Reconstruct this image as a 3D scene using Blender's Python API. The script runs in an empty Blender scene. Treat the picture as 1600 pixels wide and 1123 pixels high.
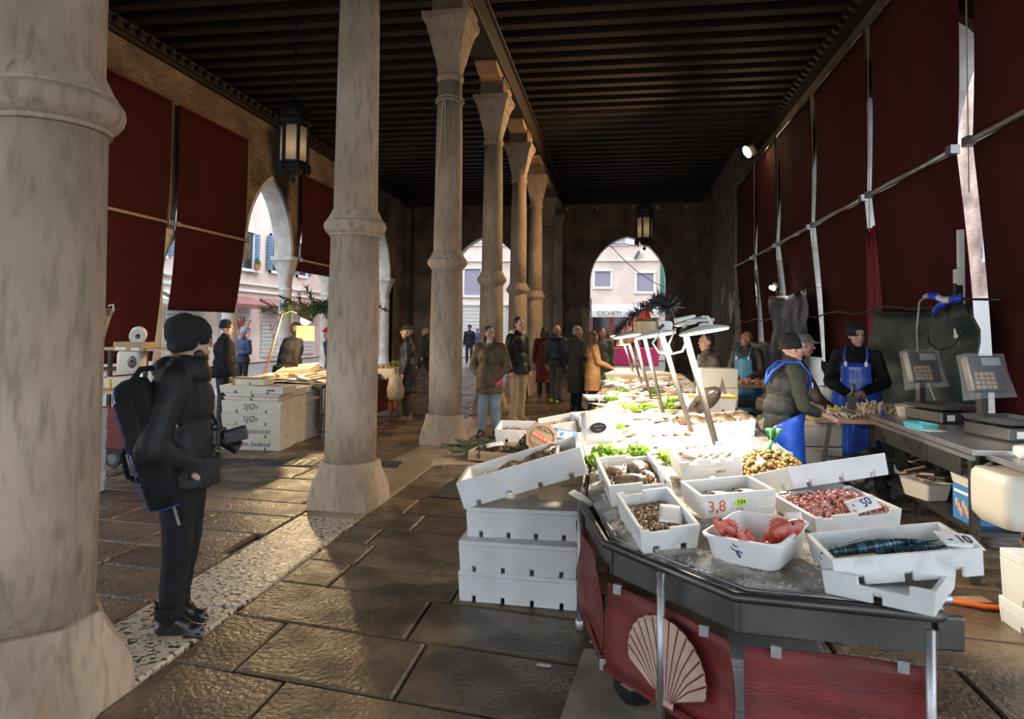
import bpy, math, random
from mathutils import Vector, Matrix, Euler, noise
random.seed(7)
S = bpy.context.scene
COL = S.collection
PI = math.pi
D2R = math.radians

# ------------------------------------------------------------------ camera
YAW, PITCH, ROLL = .156, .04, .012
cam_d = bpy.data.cameras.new('camera'); cam = bpy.data.objects.new('camera', cam_d); COL.objects.link(cam)
_c, _s, _cp, _sp = math.cos(YAW), math.sin(YAW), math.cos(PITCH), math.sin(PITCH)
_R = Vector((_c, _s, 0)); _F = Vector((-_s*_cp, _c*_cp, _sp)); _U = Vector((_s*_sp, -_c*_sp, _cp))
_R2 = math.cos(ROLL)*_R + math.sin(ROLL)*_U; _U2 = -math.sin(ROLL)*_R + math.cos(ROLL)*_U
cam.matrix_world = Matrix(((_R2.x, _U2.x, -_F.x, 0), (_R2.y, _U2.y, -_F.y, 0), (_R2.z, _U2.z, -_F.z, 1.68), (0, 0, 0, 1)))
cam_d.sensor_fit = 'HORIZONTAL'; cam_d.sensor_width = 36.0
cam_d.lens = 36.0*1067/1600
cam_d.shift_y = -(561.5-469.2)/1600
cam_d.clip_end = 300
S.camera = cam

# ------------------------------------------------------------------ sky and exposure
S.view_settings.view_transform = 'Standard'
S.view_settings.look = 'None'
S.view_settings.gamma = 1
S.view_settings.use_curve_mapping = False
S.view_settings.exposure = 0.12
W = bpy.data.worlds.new('sky'); S.world = W; W.use_nodes = True
_bg = W.node_tree.nodes['Background']
_bg.inputs[0].default_value = (.80, .90, 1.0, 1)
_bg.inputs[1].default_value = 4.0

# ------------------------------------------------------------------ materials
MATS = {}
def mat(name, col, col2=None, scale=5, rough=.6, rough2=None, metal=0, bump=0, bscale=40, stretch=(1, 1, 1), rnd=0,
        trans=0, emit=None, lo=.38, hi=.62, spec=.5, sheen=0, alpha=None, detail=4, bstretch=None, glass=0, spots=None):
    m = bpy.data.materials.new(name); m.use_nodes = True
    nt = m.node_tree; N = nt.nodes; L = nt.links
    p = N['Principled BSDF']; out = N['Material Output']
    p.inputs['Roughness'].default_value = rough; p.inputs['Metallic'].default_value = metal
    p.inputs['Specular IOR Level'].default_value = spec
    p.inputs['Base Color'].default_value = (*col, 1)
    tc = N.new('ShaderNodeTexCoord')
    def noise_tex(sc, st, det=4):
        mp = N.new('ShaderNodeMapping'); mp.inputs['Scale'].default_value = st
        L.new(tc.outputs['Object'], mp.inputs[0])
        n = N.new('ShaderNodeTexNoise'); n.inputs['Scale'].default_value = sc; n.inputs['Detail'].default_value = det
        L.new(mp.outputs[0], n.inputs['Vector']); return n
    csock = None
    if col2 is not None or rough2 is not None:
        n = noise_tex(scale, stretch, detail)
        r = N.new('ShaderNodeMapRange'); r.inputs[1].default_value = lo; r.inputs[2].default_value = hi
        L.new(n.outputs[0], r.inputs[0])
        if col2 is not None:
            mx = N.new('ShaderNodeMix'); mx.data_type = 'RGBA'
            mx.inputs[6].default_value = (*col, 1); mx.inputs[7].default_value = (*col2, 1)
            L.new(r.outputs[0], mx.inputs[0]); csock = mx.outputs[2]
        if rough2 is not None:
            n2 = noise_tex(scale*.6+1.3, stretch, detail)
            r2 = N.new('ShaderNodeMapRange'); r2.inputs[1].default_value = .35; r2.inputs[2].default_value = .65
            r2.inputs[3].default_value = rough; r2.inputs[4].default_value = rough2
            L.new(n2.outputs[0], r2.inputs[0]); L.new(r2.outputs[0], p.inputs['Roughness'])
    if rnd:
        oi = N.new('ShaderNodeObjectInfo'); h = N.new('ShaderNodeHueSaturation')
        mr = N.new('ShaderNodeMapRange'); mr.inputs[3].default_value = 1-rnd; mr.inputs[4].default_value = 1+rnd
        L.new(oi.outputs['Random'], mr.inputs[0]); L.new(mr.outputs[0], h.inputs['Value'])
        if csock: L.new(csock, h.inputs['Color'])
        else: h.inputs['Color'].default_value = (*col, 1)
        csock = h.outputs[0]
    if spots:
        n3 = noise_tex(spots[1], spots[4] if len(spots) > 4 else (1, 1, 1), 6); r3 = N.new('ShaderNodeMapRange'); r3.inputs[1].default_value = spots[2]; r3.inputs[2].default_value = spots[3]
        L.new(n3.outputs[0], r3.inputs[0]); m3 = N.new('ShaderNodeMix'); m3.data_type = 'RGBA'; m3.inputs[7].default_value = (*spots[0], 1)
        if csock: L.new(csock, m3.inputs[6])
        else: m3.inputs[6].default_value = (*col, 1)
        L.new(r3.outputs[0], m3.inputs[0]); csock = m3.outputs[2]
    if csock: L.new(csock, p.inputs['Base Color'])
    if bump:
        nb = noise_tex(bscale, bstretch or stretch, 5)
        b = N.new('ShaderNodeBump'); b.inputs['Strength'].default_value = min(1, bump); b.inputs['Distance'].default_value = .01*max(1, bump)
        L.new(nb.outputs[0], b.inputs['Height']); L.new(b.outputs[0], p.inputs['Normal'])
    if sheen: p.inputs['Sheen Weight'].default_value = sheen
    if glass: p.inputs['Transmission Weight'].default_value = glass
    if alpha is not None: p.inputs['Alpha'].default_value = alpha
    if emit:
        p.inputs['Emission Color'].default_value = (*emit[:3], 1); p.inputs['Emission Strength'].default_value = emit[3]
    if trans:
        tr = N.new('ShaderNodeBsdfTranslucent'); ms = N.new('ShaderNodeMixShader'); ms.inputs[0].default_value = trans
        if csock: L.new(csock, tr.inputs[0])
        else: tr.inputs[0].default_value = (*col, 1)
        L.new(p.outputs[0], ms.inputs[1]); L.new(tr.outputs[0], ms.inputs[2]); L.new(ms.outputs[0], out.inputs[0])
    MATS[name] = m
    return m

def brick_mat(name, c1, c2, mortar, axis, bw=.26, bh=.075, rough=.85, bump=.5):
    m = mat(name, c1, rough=rough); nt = m.node_tree; N = nt.nodes; L = nt.links
    p = N['Principled BSDF']; tc = N.new('ShaderNodeTexCoord'); sx = N.new('ShaderNodeSeparateXYZ'); cx = N.new('ShaderNodeCombineXYZ')
    L.new(tc.outputs['Object'], sx.inputs[0]); L.new(sx.outputs[axis], cx.inputs[0]); L.new(sx.outputs[2], cx.inputs[1])
    b = N.new('ShaderNodeTexBrick'); b.inputs['Scale'].default_value = 1
    b.inputs['Color1'].default_value = (*c1, 1); b.inputs['Color2'].default_value = (*c2, 1); b.inputs['Mortar'].default_value = (*mortar, 1)
    b.inputs['Mortar Size'].default_value = .008; b.inputs['Brick Width'].default_value = bw; b.inputs['Row Height'].default_value = bh
    L.new(cx.outputs[0], b.inputs['Vector'])
    n = N.new('ShaderNodeTexNoise'); n.inputs['Scale'].default_value = 1.3; n.inputs['Detail'].default_value = 6; L.new(tc.outputs['Object'], n.inputs['Vector'])
    mr = N.new('ShaderNodeMapRange'); mr.inputs[1].default_value = .3; mr.inputs[2].default_value = .7; mr.inputs[3].default_value = .45; mr.inputs[4].default_value = 1.3
    L.new(n.outputs[0], mr.inputs[0])
    h = N.new('ShaderNodeHueSaturation'); L.new(mr.outputs[0], h.inputs['Value']); L.new(b.outputs[0], h.inputs['Color']); L.new(h.outputs[0], p.inputs['Base Color'])
    bp = N.new('ShaderNodeBump'); bp.inputs['Strength'].default_value = bump; bp.inputs['Distance'].default_value = .01; bp.invert = True
    L.new(b.outputs['Fac'], bp.inputs['Height']); L.new(bp.outputs[0], p.inputs['Normal'])
    return m

stone = mat('column_stone', (.45, .345, .25), (.27, .195, .13), 2.2, .8, bump=1.3, bscale=24, stretch=(1, 1, .5), detail=9, lo=.36, hi=.66, spots=((.20, .15, .105), 24, .50, .76, (1, 1, .22)))
stone_w = mat('white_istrian_stone', (.66, .65, .62), (.48, .46, .43), 3, .7, bump=.4, bscale=20)
paver_m = mat('wet_trachyte', (.185, .128, .078), (.092, .063, .039), 3.2, .14, rough2=.46, bump=1.25, bscale=34, rnd=.3, detail=8, spec=.6)
joint_m = mat('dark_joint', (.03, .025, .02), rough=.5)
pit_m = mat('pitted_stone', (.53, .45, .36), (.04, .03, .024), 30, .22, rough2=.45, bump=1.0, bscale=30, lo=.53, hi=.6, stretch=(1, 1, 1), detail=3)
slab_m = mat('smooth_border_stone', (.30, .225, .155), (.22, .16, .11), 2.5, .25, rough2=.5, bump=.3, bscale=25)
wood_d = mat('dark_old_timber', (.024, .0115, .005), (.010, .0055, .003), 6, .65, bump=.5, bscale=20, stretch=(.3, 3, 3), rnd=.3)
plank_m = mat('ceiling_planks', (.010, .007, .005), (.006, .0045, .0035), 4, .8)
plaster = mat('dim_plaster', (.15, .12, .088), (.09, .068, .05), 2, .85, bump=.5, bscale=12, detail=8)
brick_l = brick_mat('old_brick_side', (.15, .08, .05), (.23, .145, .09), (.29, .245, .19), 1, bump=.8)
brick_b = brick_mat('old_brick_end', (.17, .10, .07), (.21, .14, .10), (.16, .13, .10), 0)
tarp = mat('maroon_canvas', (.078, .0155, .0135), (.060, .0125, .0115), 1.2, .9, spec=.15, trans=.16, bump=.15, bscale=7, stretch=(1, 1, .25))
tarp_d = mat('dark_green_tarpaulin', (.010, .034, .026), (.006, .018, .015), 2, .45, bump=1.2, bscale=3)
tarp_g = mat('grey_black_tarpaulin', (.035, .037, .04), (.018, .019, .022), 2, .4, bump=1.4, bscale=6)
eps = mat('white_foam', (.72, .72, .715), (.64, .63, .615), 4, .62, bump=.25, bscale=120)
eps_d = mat('scuffed_foam', (.72, .72, .71), (.42, .40, .385), 9, .6, bump=.3, bscale=90, lo=.55, hi=.85, detail=9)
eps_c = mat('cream_foam', (.74, .68, .58), (.66, .60, .50), 4, .65, bump=.2, bscale=120)
steel = mat('brushed_steel', (.50, .50, .50), (.36, .36, .37), 3, .33, metal=.9, rough2=.5, bump=.1, bscale=60)
steel_d = mat('dark_steel', (.14, .135, .13), (.09, .085, .08), 3, .35, metal=.85, rough2=.55)
alu = mat('lamp_pole_metal', (.10, .09, .08), rough=.55, metal=.3)
iron = mat('black_iron', (.010, .010, .011), rough=.55)
panel_m = mat('faded_red_panel', (.185, .022, .018), (.115, .014, .012), 5, .5, rough2=.7, bump=.3, bscale=30, stretch=(1, 1, 4), detail=9)
shell_m = mat('shell_paint', (.52, .37, .29), (.42, .28, .22), 8, .6)
black_f = mat('black_fabric', (.011, .011, .013), (.018, .018, .021), 9, .8, bump=.25, bscale=300, spec=.2)
black_n = mat('black_nylon_jacket', (.013, .014, .016), (.021, .022, .024), 5, .58, bump=.35, bscale=14, spec=.3)
black_k = mat('black_knit', (.009, .009, .010), (.014, .014, .016), 60, .9, bump=.6, bscale=180)
black_l = mat('black_leather', (.014, .014, .016), (.022, .02, .02), 12, .28, bump=.2, bscale=60)
black_p = mat('black_plastic', (.012, .012, .013), rough=.35)
tan_m = mat('tan_welt', (.30, .19, .11), rough=.6)
blue_pipe = mat('blue_piping', (.02, .05, .32), rough=.5)
skin = mat('skin', (.56, .33, .25), (.48, .26, .20), 14, .5, bump=.08, bscale=120)
skin_r = mat('ruddy_skin', (.50, .24, .17), (.42, .18, .13), 14, .5)
hair_d = mat('dark_hair', (.016, .011, .009), (.03, .02, .015), 50, .5, stretch=(1, 1, .15), bump=.5, bscale=120)
hair_g = mat('grey_hair', (.33, .29, .26), (.2, .17, .15), 50, .6, bump=.5, bscale=120)
hair_b = mat('brown_hair', (.13, .065, .03), (.07, .035, .018), 40, .5, stretch=(1, 1, .15), bump=.5, bscale=120)
eye_m = mat('dark_eye', (.02, .015, .012), rough=.1)
lip_m = mat('lips', (.38, .13, .11), rough=.45)
denim = mat('blue_denim', (.17, .24, .34), (.27, .34, .44), 6, .8, bump=.3, bscale=200)
denim_d = mat('dark_trousers', (.026, .027, .032), (.018, .018, .022), 6, .8)
grey_t = mat('grey_trousers', (.085, .085, .09), (.06, .06, .065), 6, .8)
beige_t = mat('beige_chinos', (.36, .26, .18), (.30, .21, .14), 6, .8)
brown_t = mat('brown_trousers', (.06, .038, .026), rough=.8)
olive = mat('olive_parka', (.13, .085, .042), (.10, .064, .031), 5, .6, bump=.5, bscale=14)
camel = mat('camel_coat', (.42, .22, .085), (.34, .17, .065), 5, .85)
navy = mat('navy_jacket', (.012, .016, .03), (.02, .024, .038), 6, .55)
dkcoat = mat('dark_green_coat', (.035, .035, .027), (.022, .022, .018), 5, .75)
redcoat = mat('dark_red_coat', (.10, .012, .012), rough=.8)
greycoat = mat('grey_green_coat', (.16, .17, .14), rough=.8)
browncoat = mat('brown_jacket', (.06, .042, .030), (.045, .03, .022), 5, .6)
bluecoat = mat('blue_jacket', (.035, .06, .17), rough=.6)
apron_b = mat('blue_vinyl_apron', (.018, .075, .52), (.03, .12, .60), 4, .2, bump=.6, bscale=9)
apron_l = mat('light_blue_vinyl', (.06, .26, .50), (.05, .2, .42), 4, .22, bump=.6, bscale=9)
apron_lb = mat('pale_blue_vinyl', (.05, .22, .38), rough=.3)
green_j = mat('dark_green_sweater', (.03, .034, .024), (.022, .025, .018), 40, .9, bump=.4, bscale=120)
white_c = mat('white_cloth', (.78, .77, .74), rough=.8, bump=.3, bscale=30)
wood_l = mat('pale_wood', (.50, .33, .19), (.40, .25, .14), 4, .65, stretch=(.4, 5, 5), bump=.2, bscale=30)
wood_o = mat('chopping_board', (.46, .29, .17), (.34, .2, .11), 5, .5)
card_m = mat('cardboard', (.42, .29, .17), (.36, .24, .14), 5, .85)
paper = mat('paper', (.82, .78, .72), (.74, .69, .62), 6, .8)
ink = mat('ink', (.02, .02, .025), rough=.7)
ink_b = mat('blue_ink', (.02, .05, .16), rough=.6)
ink_r = mat('red_ink', (.68, .12, .07), rough=.6)
ink_g = mat('grey_ink', (.12, .10, .09), rough=.7)
lime = mat('lime_sticker', (.55, .80, .06), rough=.6)
green_bag = mat('lime_plastic_bag', (.36, .66, .03), rough=.35, trans=.3)
pale_bag = mat('pale_plastic_bag', (.62, .55, .40), (.5, .44, .3), 9, .4, trans=.3, bump=.5, bscale=30)
pink_m = mat('pink_plastic', (.80, .06, .22), rough=.45)
lettuce_m = mat('lettuce', (.13, .30, .02), (.26, .42, .05), 16, .5, trans=.2, bump=.4, bscale=60)
pine_m = mat('pine_green', (.028, .060, .022), (.05, .09, .035), 20, .7)
fir_d = mat('dark_tinsel', (.014, .017, .024), (.2, .22, .26), 60, .4, lo=.6, hi=.8)
red_deco = mat('red_ribbon', (.55, .03, .02), rough=.4)
gold_deco = mat('gold_tinsel', (.36, .26, .14), rough=.4, metal=.4)
ice_m = mat('crushed_ice', (.70, .67, .63), (.34, .29, .24), 7, .8, spec=.25, bump=2.5, bscale=70, detail=8)
f_red = mat('red_fish_skin', (.48, .055, .04), (.66, .22, .17), 26, .3, bump=.3, bscale=60)
f_silver = mat('silver_fish_skin', (.50, .47, .43), (.30, .26, .22), 9, .25, metal=.25, stretch=(.4, 1, 3))
f_mack = mat('blue_mackerel_skin', (.075, .17, .23), (.02, .035, .05), 16, .22, metal=.3, stretch=(6, .5, 1), lo=.45, hi=.55)
f_belly = mat('mackerel_belly', (.62, .55, .42), rough=.22, metal=.3)
f_brown = mat('mottled_brown_skin', (.085, .052, .03), (.22, .155, .10), 22, .28, bump=.4, bscale=50)
f_dark = mat('dark_monkfish_skin', (.045, .035, .032), (.09, .06, .055), 14, .25)
f_sole = mat('pale_flatfish_skin', (.66, .52, .38), (.50, .36, .24), 10, .32)
f_white = mat('white_squid_flesh', (.78, .69, .62), (.70, .52, .46), 10, .28)
f_orange = mat('salmon_flesh', (.72, .33, .18), (.66, .45, .32), 12, .35)
prawn_m = mat('pink_prawn', (.52, .17, .14), (.66, .38, .34), 30, .25)
prawn_o = mat('orange_prawn', (.68, .30, .15), (.74, .46, .30), 30, .3)
shellf = mat('small_shellfish', (.52, .37, .23), (.20, .115, .06), 40, .28)
snail_m = mat('sea_snail_shell', (.40, .25, .05), (.16, .10, .035), 30, .35)
mussel = mat('mussel_shell', (.028, .022, .018), (.12, .085, .05), 25, .3)
glow = mat('lamp_glow', (1, .95, .86), emit=(1, .93, .80, 25))
glow_w = mat('flood_glow', (1, .9, .7), emit=(1, .78, .45, 60))
enamel = mat('white_enamel', (.72, .72, .70), rough=.3)
milk = mat('milk_glass', (.62, .55, .47), rough=.45, trans=.55)
blue_pl = mat('blue_plug_plastic', (.02, .06, .50), rough=.35)
white_pl = mat('white_plastic', (.76, .76, .75), rough=.35)
cream_pl = mat('cream_plastic', (.62, .58, .50), rough=.4)
yellow_pl = mat('yellow_plastic', (.75, .48, .02), rough=.35)
red_pl = mat('red_plastic', (.6, .04, .02), rough=.35)
rope_m = mat('pale_rope', (.42, .34, .25), rough=.9)
screen = mat('grey_screen', (.35, .36, .36), rough=.2)
film = mat('clear_plastic_film', (.75, .78, .80), rough=.12, alpha=.12, bump=1.2, bscale=18)
pink_wall = mat('pale_pink_stucco', (.80, .66, .58), (.62, .49, .43), .8, .9, bump=.2, bscale=9, detail=9)
ochre_wall = mat('pale_cream_stucco', (.74, .64, .52), (.64, .54, .43), .8, .9)
red_wall = mat('red_stucco', (.52, .17, .12), (.46, .15, .11), .8, .9)
white_wall = mat('white_stone_trim', (.76, .75, .73), rough=.8)
brick_out = brick_mat('pink_brick_facade', (.60, .36, .28), (.68, .46, .38), (.66, .60, .54), 1, .26, .08)
shutter_b = mat('blue_shutter', (.12, .22, .38), rough=.6)
shutter_g = mat('green_shutter', (.04, .17, .13), rough=.6)
shutter_v = mat('mauve_blind', (.30, .27, .34), rough=.6)
roller_m = mat('grey_roller_shutter', (.60, .59, .56), rough=.6)
glass_d = mat('dark_shop_glass', (.03, .03, .035), rough=.1)
awning_w = mat('white_awning', (.80, .79, .76), rough=.8)
awning_r = mat('red_awning', (.32, .13, .12), rough=.8)
street_m = mat('grey_street_stone', (.24, .23, .22), (.18, .17, .165), 2, .45, rough2=.6, bump=.3, bscale=12)
terracotta = mat('terracotta', (.50, .20, .11), rough=.8)
leaf_m = mat('leaf_green', (.06, .16, .03), rough=.6)
graffiti_m = mat('graffiti_red', (.55, .10, .10), rough=.8)
cobalt = mat('dark_blue_panel', (.015, .02, .16), rough=.3)
teal = mat('teal_foam_tray', (.10, .42, .50), rough=.6)
blue_box = mat('blue_box_print', (.06, .22, .50), rough=.5)
orange_pl = mat('orange_hose', (.70, .13, .02), rough=.4)
bag_black = mat('black_bin_bag', (.012, .012, .013), rough=.25, bump=1.4, bscale=12)

# ------------------------------------------------------------------ mesh builder
class M:
    def __init__(self):
        self.v = []; self.f = []; self.mi = []; self.T = Matrix(); self.m = 0
    def add(self, vs, fs, mi=None):
        o = len(self.v); T = self.T
        self.v += [tuple(T @ Vector(q)) for q in vs]
        self.f += [tuple(i+o for i in q) for q in fs]
        self.mi += [self.m if mi is None else mi]*len(fs)
        return self
    def box(self, c, s, rot=None, mi=None, taper=1):
        x, y, z = s[0]/2, s[1]/2, s[2]/2; t = taper
        vs = [Vector(q) for q in ((-x*t, -y*t, -z), (x*t, -y*t, -z), (x*t, y*t, -z), (-x*t, y*t, -z), (-x, -y, z), (x, -y, z), (x, y, z), (-x, y, z))]
        if rot: r = Euler(rot).to_matrix(); vs = [r @ q for q in vs]
        vs = [q+Vector(c) for q in vs]
        return self.add(vs, [(0, 3, 2, 1), (4, 5, 6, 7), (0, 1, 5, 4), (1, 2, 6, 5), (2, 3, 7, 6), (3, 0, 4, 7)], mi)
    def loft(self, rings, closed=True, caps=True, mi=None):
        n = len(rings[0]); vs = [q for r in rings for q in r]; fs = []
        for i in range(len(rings)-1):
            for j in range(n if closed else n-1):
                k = (j+1) % n
                fs.append((i*n+j, i*n+k, (i+1)*n+k, (i+1)*n+j))
        if caps and closed:
            fs.append(tuple(reversed(range(n)))); fs.append(tuple((len(rings)-1)*n+j for j in range(n)))
        return self.add(vs, fs, mi)
    def tube(self, pts, r, n=8, caps=True, mi=None):
        pts = [Vector(p) for p in pts]; R = r if isinstance(r, (list, tuple)) else [r]*len(pts)
        rings = []; up = None
        for i, p in enumerate(pts):
            d = (pts[min(i+1, len(pts)-1)]-pts[max(i-1, 0)])
            if d.length < 1e-9: d = Vector((0, 0, 1))
            d.normalize()
            if up is None:
                up = d.orthogonal().normalized()
            up = (up-d*up.dot(d))
            if up.length < 1e-6: up = d.orthogonal()
            up.normalize(); b = d.cross(up)
            rings.append([p+(up*math.cos(2*PI*k/n)+b*math.sin(2*PI*k/n))*R[i] for k in range(n)])
        return self.loft(rings, True, caps, mi)
    def cap(self, a, b, ra, rb, n=12, mi=None, flat=1):
        a = Vector(a); b = Vector(b); d = (b-a); L = d.length; d = d/L if L > 1e-6 else Vector((0, 0, 1))
        pts = []; R = []
        for k in range(4): t = PI/2*(k+.15)/4; pts.append(a-d*ra*math.cos(t)); R.append(ra*math.sin(t))
        pts.append(a); R.append(ra)
        pts.append(b); R.append(rb)
        for k in range(3, -1, -1): t = PI/2*(k+.15)/4; pts.append(b+d*rb*math.cos(t)); R.append(rb*math.sin(t))
        return self.tube(pts, R, n, True, mi)
    def ell(self, c, r, rot=None, nu=14, nv=9, mi=None):
        c = Vector(c); rm = Euler(rot).to_matrix() if rot else None; rings = []
        for i in range(nv+1):
            t = PI*(i+.02)/(nv+.04); ring = []
            for j in range(nu):
                a = 2*PI*j/nu; q = Vector((r[0]*math.sin(t)*math.cos(a), r[1]*math.sin(t)*math.sin(a), -r[2]*math.cos(t)))
                if rm: q = rm @ q
                ring.append(c+q)
            rings.append(ring)
        return self.loft(rings, True, True, mi)
    def lathe(self, prof, n=24, c=(0, 0, 0), caps=True, mi=None, ph=0):
        return self.loft([[(c[0]+r*math.cos(2*PI*k/n+ph), c[1]+r*math.sin(2*PI*k/n+ph), c[2]+z) for k in range(n)] for r, z in prof], True, caps, mi)
    def prism(self, poly, z0, z1, mi=None):
        return self.loft([[(x, y, z0) for x, y in poly], [(x, y, z1) for x, y in poly]], True, True, mi)
    def grid(self, fn, nu, nv, mi=None, thick=0):
        vs = [fn(i/nu, j/nv) for j in range(nv+1) for i in range(nu+1)]; w = nu+1
        fs = [(j*w+i, j*w+i+1, (j+1)*w+i+1, (j+1)*w+i) for j in range(nv) for i in range(nu)]
        if thick:
            vs = [Vector(q) for q in vs]; nn = [Vector() for _ in vs]
            for q in fs:
                nrm = (vs[q[1]]-vs[q[0]]).cross(vs[q[3]]-vs[q[0]])
                for k in q: nn[k] += nrm
            o = len(vs); vs = vs+[p-q.normalized()*thick if q.length > 0 else p for p, q in zip(vs, nn)]
            b = [tuple(reversed([k+o for k in q])) for q in fs]
            e = [j for j in range(w)]+[j*w+nu for j in range(1, nv+1)]+[nv*w+i for i in range(nu-1, -1, -1)]+[j*w for j in range(nv-1, 0, -1)]
            s = [(e[(k+1) % len(e)], e[k], e[k]+o, e[(k+1) % len(e)]+o) for k in range(len(e))]
            fs = fs+b+s
        return self.add(vs, fs, mi)
    def mesh(self, name, mats, smooth=False):
        me = bpy.data.meshes.new(name); me.from_pydata(self.v, [], self.f)
        for m in (mats if isinstance(mats, (list, tuple)) else [mats]): me.materials.append(m)
        if any(self.mi): me.polygons.foreach_set('material_index', self.mi)
        if smooth is True: me.polygons.foreach_set('use_smooth', [True]*len(self.f))
        me.update()
        if smooth == 'auto':
            me.polygons.foreach_set('use_smooth', [True]*len(self.f)); me.set_sharp_from_angle(angle=D2R(38))
        return me
    def build(self, name, mats, parent=None, smooth=False, bevel=0):
        o = bpy.data.objects.new(name, self.mesh(name, mats, smooth)); COL.objects.link(o)
        if parent: o.parent = parent
        if bevel:
            b = o.modifiers.new('bevel', 'BEVEL'); b.width = bevel; b.segments = 2; b.limit_method = 'ANGLE'; b.angle_limit = D2R(40)
        return o

def tag(o, label=None, cat=None, group=None, kind=None):
    if label: o['label'] = label
    if cat: o['category'] = cat
    if group: o['group'] = group
    if kind: o['kind'] = kind
    return o
def thing(name, label, cat, loc=(0, 0, 0), rot=(0, 0, 0), group=None):
    o = bpy.data.objects.new(name, None); COL.objects.link(o); o.empty_display_size = .1
    o.location = loc; o.rotation_euler = rot
    return tag(o, label, cat, group)
def inst(name, me, parent=None, loc=(0, 0, 0), rot=(0, 0, 0), sc=(1, 1, 1)):
    o = bpy.data.objects.new(name, me); COL.objects.link(o)
    if parent: o.parent = parent
    o.location = loc; o.rotation_euler = rot; o.scale = sc
    return o
def struct(o): o['kind'] = 'structure'; return o
def dup(root, loc, rot=None, label=None, group=None):
    r = root.copy(); COL.objects.link(r); r.location = loc
    if rot is not None: r.rotation_euler = rot
    if label: r['label'] = label
    if group: r['group'] = group
    for ch in list(root.children):
        c = ch.copy(); COL.objects.link(c); c.parent = r
        for g in list(ch.children):
            d = g.copy(); COL.objects.link(d); d.parent = c
    return r
def bez(p0, p1, p2, n=10):
    p0, p1, p2 = Vector(p0), Vector(p1), Vector(p2)
    return [(1-t)**2*p0+2*t*(1-t)*p1+t*t*p2 for t in [k/n for k in range(n+1)]]
def text(name, s, size, m, parent, loc, rot=(PI/2, 0, 0), ext=.0006, align='CENTER', sx=1):
    cu = bpy.data.curves.new(name, 'FONT'); cu.body = s; cu.size = size; cu.extrude = ext; cu.align_x = align; cu.align_y = 'CENTER'; cu.resolution_u = 3
    tmp = bpy.data.objects.new(name, cu); COL.objects.link(tmp)
    TEXTS.append((tmp, name, m, parent, loc, rot, sx))
TEXTS = []
def flush_text():
    if not TEXTS: return
    dg = bpy.context.evaluated_depsgraph_get(); dg.update()
    for tmp, name, m, parent, loc, rot, sx in TEXTS:
        me = bpy.data.meshes.new_from_object(tmp.evaluated_get(dg)); me.materials.clear(); me.materials.append(m)
        o = bpy.data.objects.new(name, me); COL.objects.link(o); o.parent = parent; o.location = loc; o.rotation_euler = rot; o.scale = (sx, 1, 1)
    for t in TEXTS: bpy.data.objects.remove(t[0])
    TEXTS.clear()
# organic bodies: closed blobs joined into one continuous skin by a voxel remesh, evaluated once and stored as plain meshes
BLOBS = []
def blob(o, voxel, smooth=4, fold=0, ffreq=7, extra=None, regions=None):
    r = o.modifiers.new('r', 'REMESH'); r.mode = 'VOXEL'; r.voxel_size = voxel; r.use_smooth_shade = True
    s = o.modifiers.new('s', 'SMOOTH'); s.factor = .5; s.iterations = smooth
    BLOBS.append((o, fold, ffreq, extra, regions)); return o
def flush_blobs():
    if not BLOBS: return
    dg = bpy.context.evaluated_depsgraph_get(); dg.update()
    made = []
    for it in BLOBS:
        me = bpy.data.meshes.new_from_object(it[0].evaluated_get(dg)); me.name = it[0].name; made.append(me)
    for (o, fold, ff, extra, regions), me in zip(BLOBS, made):
        if fold:
            sd = random.random()*50; n = len(me.vertices)
            co = [0.0]*(3*n); no = [0.0]*(3*n); me.vertices.foreach_get('co', co); me.vertices.foreach_get('normal', no)
            for i in range(0, 3*n, 3):
                q = Vector((co[i]*ff, co[i+1]*ff, co[i+2]*ff*.75+sd))
                d = fold*(abs(noise.noise(q))*1.5+.5*noise.noise(q*2.3)-.4)
                co[i] += no[i]*d; co[i+1] += no[i+1]*d; co[i+2] += no[i+2]*d
            me.vertices.foreach_set('co', co)
        mats = list(o.data.materials)
        if extra:
            tmp = o.data
            vs = [tuple(v.co) for v in me.vertices]; fs = [tuple(p.vertices) for p in me.polygons]; mi = [p.material_index for p in me.polygons]
            k = len(vs); vs += extra.v; fs += [tuple(i+k for i in q) for q in extra.f]; mi += extra.mi
            me2 = bpy.data.meshes.new(o.name); me2.from_pydata(vs, [], fs)
            me2.polygons.foreach_set('material_index', mi); bpy.data.meshes.remove(me); me = me2
        me.materials.clear()
        for m in mats: me.materials.append(m)
        me.polygons.foreach_set('use_smooth', [True]*len(me.polygons))
        o.modifiers.clear(); o.data = me
    BLOBS.clear()
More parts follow.
